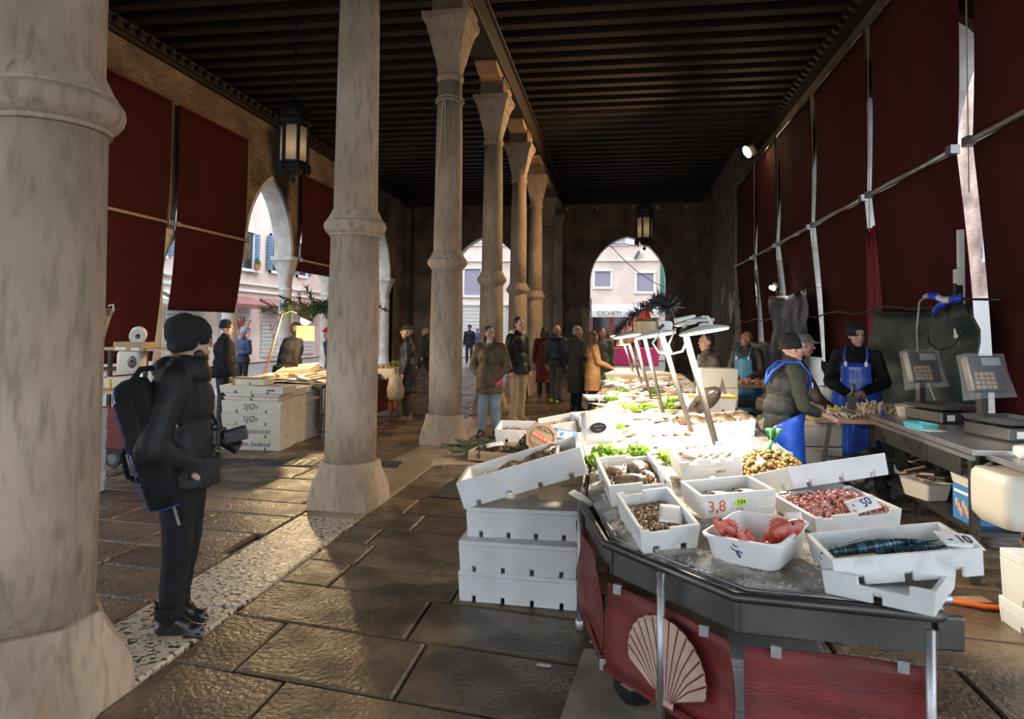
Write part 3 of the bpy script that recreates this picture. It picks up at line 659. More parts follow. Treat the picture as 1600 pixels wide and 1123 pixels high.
# ------------------------------------------------------------------ people
def v3(*a): return Vector(a)
def person(label, x, y, face, h=1.74, skin_m=skin, head=(0, 0), legs=None, arms=None, lean=0, stride=0, top=None, top_m=black_n, top_len='jacket', bottom_m=denim_d, shoe_m=black_l, hair=None, hair_m=hair_d,
           hat=None, hat_m=black_k, fat=1.0, vox=1.0, apron=None, collar=None, hood=False, female=False, group=None, z=0, hand_open=.5, sleeve=1.0):
    """face: heading in degrees (0 = +X, 90 = +Y). Local frame: x to the person's right, y forward, z up, drawn at 1.75 m and scaled."""
    t = thing('person', label, 'person', (x, y, z), (0, 0, D2R(face-90)), group); s = h/1.75; t.scale = (s, s, s)
    ln = lean; ry = Matrix.Rotation(-D2R(ln), 4, 'X')      # forward bend about the hips
    def up(p):
        p = Vector(p)
        return Vector((0, 0, .93))+(ry @ (p-Vector((0, 0, .93)))) if p.z > .93 else p
    J = dict(hipL=v3(-.095, 0, .92), hipR=v3(.095, 0, .92), kneeL=v3(-.105, .02+stride*.22, .50), kneeR=v3(.105, .02-stride*.10, .50), ankL=v3(-.11, -.015+stride*.34, .085), ankR=v3(.11, -.015-stride*.36, .085+abs(stride)*.10))
    if legs: J.update({k: Vector(q) for k, q in legs.items()})
    J.update(chest=up((0, .0, 1.28)), neck=up((0, -.015, 1.45)), shL=up((-.185, -.01, 1.41)), shR=up((.185, -.01, 1.41)))
    A = dict(elL=up((-.235, -.03, 1.13)), elR=up((.235, -.03, 1.13)), wrL=up((-.25, .05, .88)), wrR=up((.25, .05, .88)))
    if arms: A.update({k: Vector(q) for k, q in arms.items()})
    J.update(A)
    # ---- body: one continuous skin
    B = M(); X = M()
    for sd in 'LR':
        B.cap(J['hip'+sd], J['knee'+sd], .082, .052); B.cap(J['knee'+sd], J['ank'+sd], .05, .036); B.cap(J['ank'+sd], J['ank'+sd]+v3(0, .11, -.045), .036, .03)
        B.cap(J['sh'+sd], J['el'+sd], .05, .038); B.cap(J['el'+sd], J['wr'+sd], .038, .026)
        # hand: palm with four fingers and a thumb leaving its side
        d = (J['wr'+sd]-J['el'+sd]).normalized(); sg = 1 if sd == 'R' else -1
        side = v3(-sg, 0, 0)-d*d.dot(v3(-sg, 0, 0))
        if side.length < .2: side = v3(0, 1, 0)-d*d.y
        side.normalize(); n = d.cross(side)*(-sg)     # n: towards the palm's inside
        fw = n.cross(d).normalized()                   # across the knuckles
        w = J['wr'+sd]; B.cap(w, w+d*.055, .028, .034); B.cap(w+d*.05-fw*.02, w+d*.08+fw*.02, .026, .026)
        for q in range(4):
            o = (q-1.5)*.019; L = (.064, .076, .072, .056)[q]; p0 = w+d*.075+fw*o; p1 = p0+(d*(1-hand_open*.5)+n*hand_open*.6).normalized()*L*.55; p2 = p1+(d*(.75-hand_open*.6)+n*(.25+hand_open)).normalized()*L*.5
            X.tube([p0, p1, p2], [.0095, .009, .0075], 6)
        tb = w+d*.03-fw*.028; X.tube([tb, tb+(d*.6-fw*.7+n*.25).normalized()*.038, tb+(d*.95-fw*.35+n*.5).normalized()*.07], [.012, .0105, .008], 6)
    B.ell(J['chest'], (.155, .10, .19), (-D2R(ln), 0, 0)); B.ell(up((0, 0, 1.05)), (.135, .095, .16), (-D2R(ln), 0, 0)); B.ell((0, -.01, .95), (.155, .11, .11)); B.cap(J['shL'], J['shR'], .055, .055)
    hy, hp = head; HC = up((0, .02, 1.545)); HM = Matrix.Translation(HC) @ Matrix.Rotation(D2R(hy), 4, 'Z') @ Matrix.Rotation(-D2R(hp+ln*.6), 4, 'X')
    B.cap(J['neck'], HC+v3(0, -.01, .0), .056, .05)
    B.T = HM
    B.ell((0, -.005, .115), (.074, .094, .098)); B.ell((0, .028, .045), (.06, .066, .085)); B.ell((0, .062, -.018), (.03, .028, .024)); B.cap((-.03, .078, .125), (.03, .078, .125), .018, .018)
    B.cap((0, .098, .10), (0, .117, .062), .010, .015); B.ell((0, .09, .022), (.024, .014, .010))
    for e in (-1, 1): B.ell((e*.076, -.003, .075), (.011, .021, .033)); B.ell((e*.042, .06, .065), (.022, .022, .02))
    B.T = Matrix(); X.T = HM
    for e in (-1, 1): X.ell((e*.031, .083, .098), (.013, .009, .009), None, 8, 5, 1)
    X.ell((0, .101, .024), (.021, .006, .006), None, 8, 5, 2); X.ell((0, .099, .014), (.019, .006, .006), None, 8, 5, 2)
    X.T = Matrix()
    o = B.build('body', [skin_m, eye_m, lip_m], t); blob(o, .0105*vox, 3, extra=X)
    # ---- trousers
    Tm = M(); fl = fat
    for sd in 'LR':
        Tm.cap(J['hip'+sd], J['knee'+sd], (.102 if top_len == 'jacket' else .086)*fl, .072*fl); Tm.cap(J['knee'+sd], J['ank'+sd]+v3(0, 0, .03), .072*fl, .066)
    Tm.ell((0, -.012, .95), ((.175 if top_len == 'jacket' else .155)*fl, .118*fl, .12))
    blob(Tm.build('trousers', bottom_m, t), .016*vox, 3, .006, 9)
    # ---- shoes
    for sd in 'LR':
        a = J['ank'+sd]; f = M(); f.cap(a+v3(0, -.012, .0), a+v3(0, -.005, .075), .05, .052); f.cap(a+v3(0, -.035, -.035), a+v3(0, .08, -.045), .045, .04); f.cap(a+v3(0, .0, .015), a+v3(0, .085, -.03), .048, .04); f.cap(a+v3(0, .07, -.05), a+v3(0, .145, -.052), .043, .036)
        f.box(tuple(a+v3(0, .055, -.077)), (.086, .265, .018))
        blob(f.build('shoe', shoe_m, t), .011*vox, 2)
    # ---- coat or sweater
    C = M(); arm = .062*sleeve
    for sd in 'LR':
        C.cap(J['sh'+sd], J['el'+sd], arm+.014, arm+.002); e = J['el'+sd]; w = J['wr'+sd]; C.cap(e, e+(w-e)*(1.0 if sleeve >= 1 else .55), arm+.002, arm-.012)
    ch = .185*fl; C.ell(up((0, .0, 1.27)), (ch, .135*fl, .21), (-D2R(ln), 0, 0)); C.cap(J['shL'], J['shR'], .075, .075); C.ell(up((0, .01, 1.06)), (ch*.97, .145*fl, .18), (-D2R(ln), 0, 0)); C.ell((0, 0, .93), (ch*.98, .14*fl, .13))
    if top_len == 'jacket': C.lathe([(.10, .90), (ch*.98, .80), (ch*.98, .86), (ch*.96, .98)], 16)
    else:
        zb = {'parka': .68, 'coat': .52, 'long': .36}[top_len]; k = .8
        rings = [[(r*math.cos(2*PI*j/18), r*k*math.sin(2*PI*j/18), z_) for j in range(18)] for r, z_ in ((.10, zb+.06), (ch*1.14+(.68-zb)*.12, zb), (ch*1.12, zb+.06), (ch*1.08, .85), (ch*1.0, 1.05), (.1, 1.15))]
        C.loft(rings)
    C.cap(J['neck']+v3(0, 0, -.03), J['neck']+(HC-J['neck'])*.55, .085, .072)
    if hood: C.ell(J['neck']+v3(0, -.085, .015), (.135, .085, .075)); C.cap(J['neck']+v3(-.10, -.02, .03), J['neck']+v3(0, .07, .03), .05, .045); C.cap(J['neck']+v3(.10, -.02, .03), J['neck']+v3(0, .07, .03), .05, .045)
    blob(C.build({'jacket': 'jacket', 'parka': 'parka', 'coat': 'coat', 'long': 'coat'}[top_len], top_m, t), .0155*vox, 4, .012, 8)
    # ---- hair or hat
    if hair:
        Hh = M(); Hh.T = HM; Hh.ell((0, -.02, .128), (.083, .094, .096)); 
        if hair == 'short': Hh.ell((0, -.045, .09), (.078, .066, .085))
        if hair == 'thin': Hh = M(); Hh.T = HM; Hh.ell((0, -.045, .085), (.080, .062, .075))
        if hair in ('long', 'bob'):
            L = -.13 if hair == 'long' else -.02
            Hh.cap((-.06, -.03, .09), (-.075, .0, L), .036, .035); Hh.cap((.06, -.03, .09), (.075, .0, L), .036, .035); Hh.cap((0, -.07, .10), (0, -.085, L-.05), .065, .06)
        o = Hh.build('hair', hair_m, t); blob(o, .011*vox, 2, .004, 30)
    if hat == 'beanie':
        Hh = M(); Hh.T = HM; Hh.lathe([(.02, .232), (.05, .226), (.078, .202), (.094, .165), (.098, .125), (.098, .12), (.104, .12), (.104, .082), (.09, .075), (.05, .1)], 20, (0, -.012, 0))
        blob(Hh.build('beanie', hat_m, t), .011*vox, 2)
    if hat in ('cap', 'flatcap'):
        Hh = M(); Hh.T = HM; Hh.ell((0, -.01, .15), (.092, .11, .07)); Hh.cap((-.05, .09, .13), (.05, .09, .13), .022, .022); Hh.ell((0, .12, .128), (.07, .055, .014))
        blob(Hh.build('cap', hat_m, t), .011*vox, 2)
    # ---- vinyl bib apron: a curved sheet in front of the body, straps over the shoulders
    if apron:
        Am = M(); wl, zl = (2.05, .16) if lean == 10 else (1.15, .33)
        def fn(u, v):
            z_ = zl+v*(1.33-zl); vv = (z_-.33)/1.0; w = (wl if vv < (.62 if wl < 2 else .56) else max(.52, wl-(vv-(.62 if wl < 2 else .56))*(3.4 if wl < 2 else 7))); a = (u-.5)*2*w*1.25
            rx = ch*(1.16 if wl < 2 else 1.2)+.03*(1-v); ryy = .17*fl+.02*(1-v)+(.03*math.sin(a*5)*(1-v)**2)
            p = v3(rx*math.sin(a), ryy*math.cos(a), z_)
            return up(p) if z_ > .93 else p
        Am.grid(fn, 24, 20, thick=.006); blobo = Am.build('apron', apron, t, True)
        for e in (-1, 1):
            st = M(); st.tube([up((e*.10, .17*fl, 1.31)), up((e*.115, .14*fl, 1.41)), up((e*.105, .05, 1.505)), up((e*.08, -.08, 1.485)), up((e*.05, -.155*fl, 1.38)), up((0, -.172*fl, 1.25))], .014, 6); st.build('strap', apron, t, True)
            bk = M(); bk.T = Matrix.Translation(up((e*.10, .178*fl, 1.32))); bk.box((0, 0, 0), (.03, .012, .05)); bk.build('buckle', white_pl, t)
    t['_HM'] = 0
    del t['_HM']
    return t, J, HM, up

# customers
PJ = person('woman in a long olive parka and pale jeans, hands in pockets, looking aside', -1.98, 10.45, 262, 1.69, head=(38, -4), top_m=olive, top_len='parka', bottom_m=denim, hair='bob', hair_m=hair_d, fat=1.12, sleeve=1.25, hood=True,
            arms=dict(elL=(-.29, -.03, 1.12), elR=(.29, -.03, 1.12), wrL=(-.14, .05, .95), wrR=(.14, .05, .95)), legs=dict(ankL=(-.12, -.01, .085), ankR=(.12, .02, .085)))
t = PJ[0]; m = M(); m.cap((-.25, .15, .90), (-.18, .20, .85), .034, .03); o = m.build('pink_wallet', pink_m, t); o['label'] = 'bright pink phone case hanging from a cord'
m = M(); m.tube([(.10, .06, 1.47), (-.02, .205, 1.2), (-.15, .21, 1.0), (-.22, .19, .93)], .006, 5); m.build('cord', black_p, t)
m = M(); m.cap((0, .02, 1.43), (0, .045, 1.52), .062, .056); m.build('rollneck', white_c, t)
m = M(); m.tube([(0, .185, 1.34), (.01, .2, 1.1), (.0, .185, .72)], .012, 6); m.build('zip_flap', olive, t)
PK = person('tall young man in a dark pale-collared jacket and beige chinos behind the parka woman', -1.78, 12.05, 330, 1.86, head=(-8, 0), top_m=black_n, bottom_m=beige_t, hair='short', hair_m=hair_d, sleeve=1.1, shoe_m=tan_m)
m = M(); m.cap((-.15, -.01, 1.50), (-.04, -.10, 1.50), .045, .05); m.cap((.15, -.01, 1.50), (.04, -.10, 1.50), .045, .05); m.build('pale_collar', white_c, PK[0], True)
PL = person('elderly man in a flat cap and dark overcoat carrying a pale plastic bag', -3.78, 11.95, 192, 1.70, head=(-4, 0), top_m=navy, top_len='coat', bottom_m=brown_t, hair='short', hair_m=hair_g, hat='flatcap', hat_m=brown_t, shoe_m=tan_m, fat=1.08)
person('walker in dark clothes striding past behind the third column', -5.55, 19.2, 190, 1.64, head=(20, -8), top_m=black_n, bottom_m=denim_d, hair='short', hair_m=hair_g, stride=1.0, vox=1.25)
person('man in a beanie and padded jacket standing outside the far end arch', -6.85, 31, 268, 1.78, top_m=navy, bottom_m=grey_t, hat='beanie', vox=1.4)
person('small distant figure in blue with a cap out in the square', -7.35, 35.2, 262, 1.6, top_m=bluecoat, bottom_m=denim_d, hat='cap', hat_m=navy, vox=1.5)
person('woman with black bobbed hair in a dark red coat beyond the man in navy', -1.80, 16.6, 95, 1.70, top_m=redcoat, top_len='long', bottom_m=denim_d, hair='bob', female=True, vox=1.2)
PQ = person('balding man in a navy jacket and grey trousers seen from behind, yellow-heeled shoes', -1.40, 15.5, 70, 1.75, head=(-10, 0), top_m=navy, bottom_m=grey_t, hair='thin', hair_m=hair_g, stride=.25, fat=1.08, hood=True, vox=1.1)
for e, yy in ((-1, -.02+.085), (1, -.02-.09)):
    m = M(); m.box((e*.11, yy-.075, .05), (.07, .02, .05)); m.build('yellow_heel', lime, PQ[0])
PR = person('grey-haired woman in a long dark green coat holding a lime carrier bag', -.86, 14.1, 30, 1.73, head=(-12, 0), top_m=dkcoat, top_len='long', bottom_m=black_f, hair='short', hair_m=hair_g, hood=True, fat=1.05, sleeve=1.1,
            arms=dict(elR=(.24, -.02, 1.12), wrR=(.23, .22, 1.05)))
person('long-haired blonde woman in a camel coat at the edge of the fish stall', -.50, 13.35, 20, 1.63, head=(25, -4), top_m=camel, top_len='coat', bottom_m=denim_d, hair='long', hair_m=hair_b, female=True, arms=dict(elR=(.23, .05, 1.12), wrR=(.2, .30, 1.02), elL=(-.23, .05, 1.12), wrL=(-.17, .29, 1.04)), vox=1.1)
person('dark-haired woman in a grey-green coat facing us beyond the camel coat', -.38, 16.2, 262, 1.70, head=(15, 0), top_m=greycoat, top_len='coat', bottom_m=denim_d, hair='long', hair_m=hair_b, vox=1.25)
# stall keepers, scales side
cut_arms = dict(elR=(.27, .10, 1.10), wrR=(.20, .36, 1.00), elL=(-.24, .14, 1.12), wrL=(-.16, .40, 1.06))
PF = person('fishmonger in a black beanie and shiny blue apron cutting fish, seen from the side', 1.40, 6.35, 12, 1.655, head=(-6, -10), top_m=green_j, bottom_m=denim_d, hair=None, hat='beanie', apron=apron_b, fat=1.10, sleeve=.99, lean=10, arms=cut_arms)
m = M(); u_ = PF[3]; m.ell(u_((0, -.005, 1.28)), (.212, .156, .205), (-D2R(10), 0, 0)); m.ell(u_((0, .005, 1.07)), (.207, .166, .17), (-D2R(10), 0, 0)); blob(m.build('black_gilet', black_n, PF[0]), .016, 4, .008)
PG = person('fishmonger in a black beanie facing the room behind the cutting table', 2.62, 8.15, 250, 1.76, head=(30, 0), top_m=black_f, bottom_m=denim_d, hat='beanie', apron=apron_b, fat=1.12,
            arms=dict(elR=(.28, .05, 1.12), wrR=(.08, .25, 1.0), elL=(-.28, .05, 1.12), wrL=(-.08, .26, 1.03)))
person('bald fishmonger in a light blue apron at the far cutting bench', 2.0, 11.3, 240, 1.66, head=(-40, -6), skin_m=skin_r, top_m=browncoat, bottom_m=denim_d, apron=apron_lb, fat=1.1, arms=dict(elR=(.27, .04, 1.10), wrR=(.10, .24, .98), elL=(-.27, .04, 1.10), wrL=(-.1, .24, .98)), vox=1.1)
person('stooping worker in a grey cap and brown jacket behind the side-on fishmonger', 1.66, 7.75, 355, 1.72, head=(0, -10), top_m=browncoat, bottom_m=denim_d, hat='cap', hat_m=mat('grey_cap_cloth', (.16, .16, .17), rough=.9), lean=26, arms=dict(elR=(.25, .40, 1.0), wrR=(.15, .60, .86), elL=(-.25, .40, 1.0), wrL=(-.15, .60, .86)), fat=1.08)
person('dim figure in a brown coat behind the bright disc lamp', 1.12, 9.0, 200, 1.64, head=(0, 0), top_m=browncoat, bottom_m=denim_d, hair='short', hair_m=hair_d, fat=1.2, vox=1.2)
# left-hand stall
PS = person('stall keeper in a black beanie and black jacket with a small back print', -6.42, 10.4, 40, 1.74, head=(-25, 0), top_m=black_f, bottom_m=denim_d, hat='beanie', fat=1.3, sleeve=1.2, vox=1.1)
m = M(); m.grid(lambda u, v: Vector(((u-.5)*.16, -.156+.02*(2*u-1)**2, 1.27+.045*v)), 6, 2, thick=.004); m.build('back_print', screen, PS[0]); m = M(); m.box((.03, -.158, 1.24), (.05, .006, .035)); m.build('back_print', teal, PS[0])
person('stall keeper in a black jacket leaning under the bright lamp behind the fish', -5.72, 11.2, 60, 1.74, head=(0, -10), top_m=black_f, bottom_m=denim_d, hair='short', hair_m=hair_d, lean=14, fat=1.38, vox=1.15)
person('person in a pale blue knitted hat and blue coat outside the open arch', -9.3, 15.9, 255, 1.56, top_m=bluecoat, bottom_m=denim_d, hat='beanie', hat_m=mat('pale_blue_knit', (.25, .4, .62), rough=.9), vox=1.3, z=0, arms=dict(elR=(.26, .02, 1.10), wrR=(.08, .25, 1.06), elL=(-.26, .02, 1.10), wrL=(-.08, .25, 1.06)))
person('worker in a red cap and blue jacket half hidden by the second column', -5.28, 12.2, 230, 1.66, head=(20, -10), skin_m=skin_r, top_m=bluecoat, bottom_m=denim_d, hat='cap', hat_m=mat('red_cap_cloth', (.5, .03, .02), rough=.8), lean=12, vox=1.15)

# ------------------------------------------------------------------ the photographer
PP = person('photographer in black, seen from behind at the nearest column, with slouchy knit hat and camera', -2.40, 3.52, 16, 1.70, head=(38, 2), top_m=black_n, top_len='jacket', bottom_m=black_f, shoe_m=black_l, fat=1.14, sleeve=1.36, hood=True, vox=.85,
            arms=dict(elR=(.30, -.07, 1.06), wrR=(.125, .05, .965), elL=(-.29, -.06, 1.06), wrL=(-.12, .05, .965)), legs=dict(hipL=(-.09, 0, .92), hipR=(.09, 0, .92), kneeL=(-.085, .005, .5), kneeR=(.10, .015, .5), ankL=(-.085, -.05, .085), ankR=(.115, -.01, .085)))
t, J, HM, up = PP
h = M(); h.T = HM; h.ell((0, .005, .135), (.094, .108, .098)); h.ell((0, -.045, .14), (.104, .104, .108)); h.ell((0, -.085, .165), (.075, .07, .065)); h.cap((-.05, -.075, .06), (.05, -.075, .06), .045, .045); h.cap((-.06, .045, .10), (.06, .045, .10), .035, .035)
h.cap((-.075, -.03, .07), (.075, -.03, .07), .04, .04)
blob(h.build('slouchy_hat', black_k, t), .009, 4, .006, 14)
g = M(); g.T = HM
for e in (-1, 1):
    g.tube([(e*.077, .0, .105), (e*.07, .085, .105)], .003, 5); g.tube([(e*.035+.026*math.cos(a), .098-abs(e*.026*math.cos(a))*.3, .097+.021*math.sin(a)) for a in [2*PI*k/14 for k in range(15)]], .003, 5)
g.build('glasses', black_p, t)
bd = M(); bd.T = HM; bd.ell((0, .055, -.012), (.048, .05, .036)); bd.ell((-.05, .03, .01), (.02, .035, .03)); bd.ell((.05, .03, .01), (.02, .035, .03)); blob(bd.build('beard', hair_d, t), .008, 2, .004, 40)
cl = M(); cl.lathe([(.12, 1.40), (.115, 1.46), (.10, 1.53), (.088, 1.535), (.10, 1.45), (.10, 1.40)], 20, (0, .01, 0)); cl.build('collar', black_n, t, True)
for e, sd in ((-1, 'L'), (1, 'R')):
    a = J['ank'+sd]; m = M(); m.lathe([(.077, .11), (.08, .115), (.08, .17), (.076, .175), (.07, .14)], 18, (a.x, a.y, 0)); m.build('turned_cuff', black_f, t, True)
    m = M(); m.loft([[(a.x+sx_*.042*(1 if yy < .1 else .8), a.y+yy, z_) for sx_, yy in ((-1, -.075), (1, -.075), (1.08, .06), (.95, .15), (.3, .195), (-.3, .195), (-.95, .15), (-1.08, .06))] for z_ in (.0, .022)]); m.build('boot_sole', tan_m, t)
    m = M()
    for k in range(5):
        yy, zz = a.y+.045+k*.020, a.z+.045-k*.021; m.tube([(a.x-.026, yy, zz-.004), (a.x, yy+.006, zz+.010), (a.x+.026, yy+.012, zz-.006)], .0035, 5); m.tube([(a.x+.026, yy, zz-.004), (a.x, yy+.008, zz+.011), (a.x-.026, yy+.014, zz-.008)], .0035, 5)
    m.build('bootlace', rope_m if False else black_p, t)
    m = M(); m.tube([(a.x-.02, a.y-.062, .17), (a.x, a.y-.085, .19), (a.x+.02, a.y-.062, .17)], .007, 6); m.build('pull_loop', black_l, t)
m = M(); m.cap((.205, .125, .90), (.20, .14, .885), .017, .015); m.build('knuckle', skin, t, True)
m = M(); m.box((.185, .05, 1.385), (.004, .03, .03), (0, .5, 0)); o = m.build('sleeve_badge', paper, t); o['label'] = 'small pale embroidered badge on the shoulder'
# long sling bag on his back
bg = thing('sling_bag', 'long black camera bag with blue piping slung across the photographer\'s back', 'bag', (-2.43, 3.27, 1.05), (0, D2R(-17), D2R(16)))
bg.rotation_euler = (D2R(6), D2R(-15), D2R(22)); bg.scale = (.86, .9, 1)
m = M()
def rr(w, d, z, n=6, r=.05):
    out = []
    for cx, cy, a0 in ((w-r, d-r, 0), (-w+r, d-r, PI/2), (-w+r, -d+r, PI), (w-r, -d+r, 1.5*PI)):
        for k in range(n): a = a0+PI/2*k/(n-1); out.append((cx+r*math.cos(a), cy+r*math.sin(a), z))
    return out
m.loft([rr(.065, .06, -.35), rr(.092, .085, -.335), rr(.098, .09, -.2), rr(.10, .095, .1), rr(.098, .09, .28), rr(.085, .08, .335), rr(.05, .05, .352, r=.04)]); m.build('bag_body', black_f, bg, True)
pz = [(-.075, -.35), (-.095, -.2), (-.1, .1), (-.09, .29), (-.06, .345)]
m = M(); m.tube([(.092, -.088, -.335), (.0, -.094, -.34), (-.088, -.088, -.33), (-.098, -.088, -.2), (-.10, -.09, .1), (-.096, -.085, .28), (-.07, -.07, .335)], .0038, 6); m.build('piping', blue_pipe, bg, True)
m = M(); m.tube([(-.11, .0, .02), (-.16, .0, -.02), (-.165, .0, -.14), (-.11, .0, -.18)], .016, 8); m.build('grab_handle', black_f, bg, True)
m = M(); m.box((-.04, -.093, .12), (.10, .012, .28)); m.build('front_pocket', black_n, bg, bevel=.005)
m = M(); m.tube([(.0, .02, .34), (.05, .07, .385), (.10, .14, .37)], .016, 8); m.build('strap', black_f, bg, True); m = M(); m.tube([(.07, .0, -.33), (.02, .06, -.42), (-.0, .1, -.45)], .012, 6); m.build('strap', black_f, bg, True)
m = M(); m.box((.05, -.06, -.40), (.015, .006, .10)); m.tube([(.05, -.06, -.36), (.06, -.07, -.38), (.05, -.06, -.39)], .006, 6); m.build('buckle', steel, bg)
# camera hanging at his chest
cm_ = thing('camera', 'black mirrorless camera with tilted-out screen hanging at the photographer\'s chest', 'camera', (-2.255, 3.60, 1.045), (0, 0, D2R(16)))
m = M(); m.box((0, 0, 0), (.075, .13, .09)); m.box((-.005, 0, .055), (.05, .06, .03)); m.cap((.0, -.055, -.03), (.0, -.055, .03), .024, .024); m.build('camera_body', black_p, cm_, bevel=.008)
m = M(); m.T = Matrix.Rotation(PI/2+.5, 4, 'Y'); m.lathe([(.033, 0.03), (.038, .05), (.038, .11), (.041, .115), (.041, .14), (.034, .142)], 20); m.build('lens', black_p, cm_, 'auto')
m = M(); m.box((.10, .02, .005), (.12, .10, .07), (0, -.25, .2)); m.build('flip_screen', black_p, cm_, bevel=.004)
m = M(); m.cap((-.0, -.05, .055), (.0, -.05, .062), .014, .014); m.build('shutter_button', steel_d, cm_); m = M(); m.lathe([(.018, .045), (.018, .06), (.015, .062)], 14, (.0, .05, 0)); m.build('dial', steel_d, cm_)
m = M(); m.tube([(-.01, -.07, .03), (-.09, -.17, .10), (-.15, -.22, .09)], .008, 6); m.build('wrist_strap', black_f, cm_, True); m = M(); m.tube([(0, .0, .06), (-.06, -.02, .2), (-.12, -.03, .35)], .011, 6); m.build('strap', black_f, cm_, True)
m = M(); m.tube([(-.155+.016*math.cos(a), -.225, .088+.016*math.sin(a)) for a in [2*PI*k/12 for k in range(13)]], .005, 6); m.build('strap_ring', steel, cm_)
# carried bags
gb = thing('carrier_bag', 'lime green plastic carrier bag held by the grey-haired woman', 'bag', (-.62, 14.12, .52), (0, 0, .3)); m = M()
m.loft([[(w*math.cos(a), d*math.sin(a), z_) for a in [2*PI*k/16 for k in range(16)]] for w, d, z_ in ((.10, .06, 0), (.17, .10, .05), (.165, .09, .22), (.12, .05, .40), (.06, .03, .52))]); m.build('bag_body', green_bag, gb, True)
m = M(); m.tube([(-.05, 0, .5), (-.02, 0, .60), (.04, 0, .5)], .012, 6); m.build('handle', green_bag, gb)
pb = thing('carrier_bag', 'pale crinkled plastic carrier bag held by the elderly man in the flat cap', 'bag', (-3.90, 11.65, .37), (0, 0, .2)); m = M()
m.loft([[((w+.012*math.sin(5*a+z_*9))*math.cos(a), d*math.sin(a), z_) for a in [2*PI*k/24 for k in range(24)]] for w, d, z_ in ((.09, .06, 0), (.14, .10, .05), (.15, .10, .2), (.11, .07, .36), (.06, .03, .46))]); m.build('bag_body', pale_bag, pb, True)
m = M(); m.tube([(-.05, 0, .45), (-.02, 0, .58), (.0, 0, .45)], .012, 6); m.tube([(.03, 0, .45), (.02, 0, .58), (.07, 0, .43)], .012, 6); m.build('handle', pale_bag, pb)
# ------------------------------------------------------------------ crates of white foam
def wall_poly(L, h, bot=(), top=(), r=0):
    p = [(-L/2, 0)]
    for a, b_, d in bot: p += [(a, 0), (a, d), (b_, d), (b_, 0)]
    p += [(L/2, 0), (L/2, h)]
    for a, b_, d in reversed(top): p += [(b_, h), (b_, h-d), (a, h-d), (a, h)]
    p += [(-L/2, h)]
    return p
def tray_mesh(w, d, h, th=.02, k=.93, nb=2, nt=(), m_=eps, nw=.03, nd=.035, key=None):
    m = M()
    def warp(): pass
    s = len(m.v)
    def wall(poly, fn0, fn1):
        n = len(poly); vs = [fn0(*q) for q in poly]+[fn1(*q) for q in poly]
        m.add(vs, [tuple(range(n)), tuple(reversed(range(n, 2*n)))]+[((i+1) % n, i, i+n, (i+1) % n+n) for i in range(n)])
    def notches(L, n): return [(L*((i+.5)/n-.5)-nw/2, L*((i+.5)/n-.5)+nw/2, nd) for i in range(n)] if n else []
    px = wall_poly(w, h, notches(w, nb), nt); py = wall_poly(d-2*th, h, notches(d-2*th, max(0, nb-1)))
    wall(px, lambda u, z: (u, -d/2, z), lambda u, z: (u, -d/2+th, z)); wall(px, lambda u, z: (u, d/2-th, z), lambda u, z: (u, d/2, z))
    wall(py, lambda u, z: (-w/2+th, u, z), lambda u, z: (-w/2, u, z)); wall(py, lambda u, z: (w/2, u, z), lambda u, z: (w/2-th, u, z))
    m.box((0, 0, nd*.6+.006), (w-2*th, d-2*th, .012))
    m.v = [(x*(k+(1-k)*z/h), y*(k+(1-k)*z/h), z) for x, y, z in m.v]
    return m
def crate(label, loc, dims, yaw, pitch=0, roll=0, m_=eps, name='foam_crate', nb=2, nt=(), k=.93, th=.02, group=None, bevel=.004, cat='crate'):
    t = thing(name, label, cat, loc, (0, 0, 0), group)
    Mx = Matrix.Translation(loc) @ Matrix.Rotation(D2R(yaw), 4, 'Z') @ Matrix.Rotation(D2R(roll), 4, 'Y') @ Matrix.Rotation(D2R(pitch), 4, 'X')
    t.rotation_euler = Mx.to_euler()
    tray_mesh(*dims, th=th, k=k, nb=nb, nt=nt).build('tray', m_, t, bevel=bevel)
    t['_'] = 0; del t['_']
    return t, Mx
def lidded(label, loc, dims, yaw, m_=eps, group=None, nb=4, lid=.03, words=None, wm=ink_g, wsize=.05, name='foam_box', lidw=1.0):
    w, d, h = dims; t = thing(name, label, 'box', loc, (0, 0, D2R(yaw)), group)
    q = tray_mesh(w, d, h-lid, th=.03, k=.97, nb=nb, nw=.024, nd=.04); q.build('box_body', m_, t, bevel=.005)
    m = M(); m.box((0, 0, h-lid/2), (w*lidw, d*lidw, lid)); m.box((0, 0, h-lid-.01), (w-.07, d-.07, .02)); m.build('lid', m_, t, bevel=.006)
    if words: text('lettering', words, wsize, wm, t, (0, -d/2-.0008, h*.5))
    return t

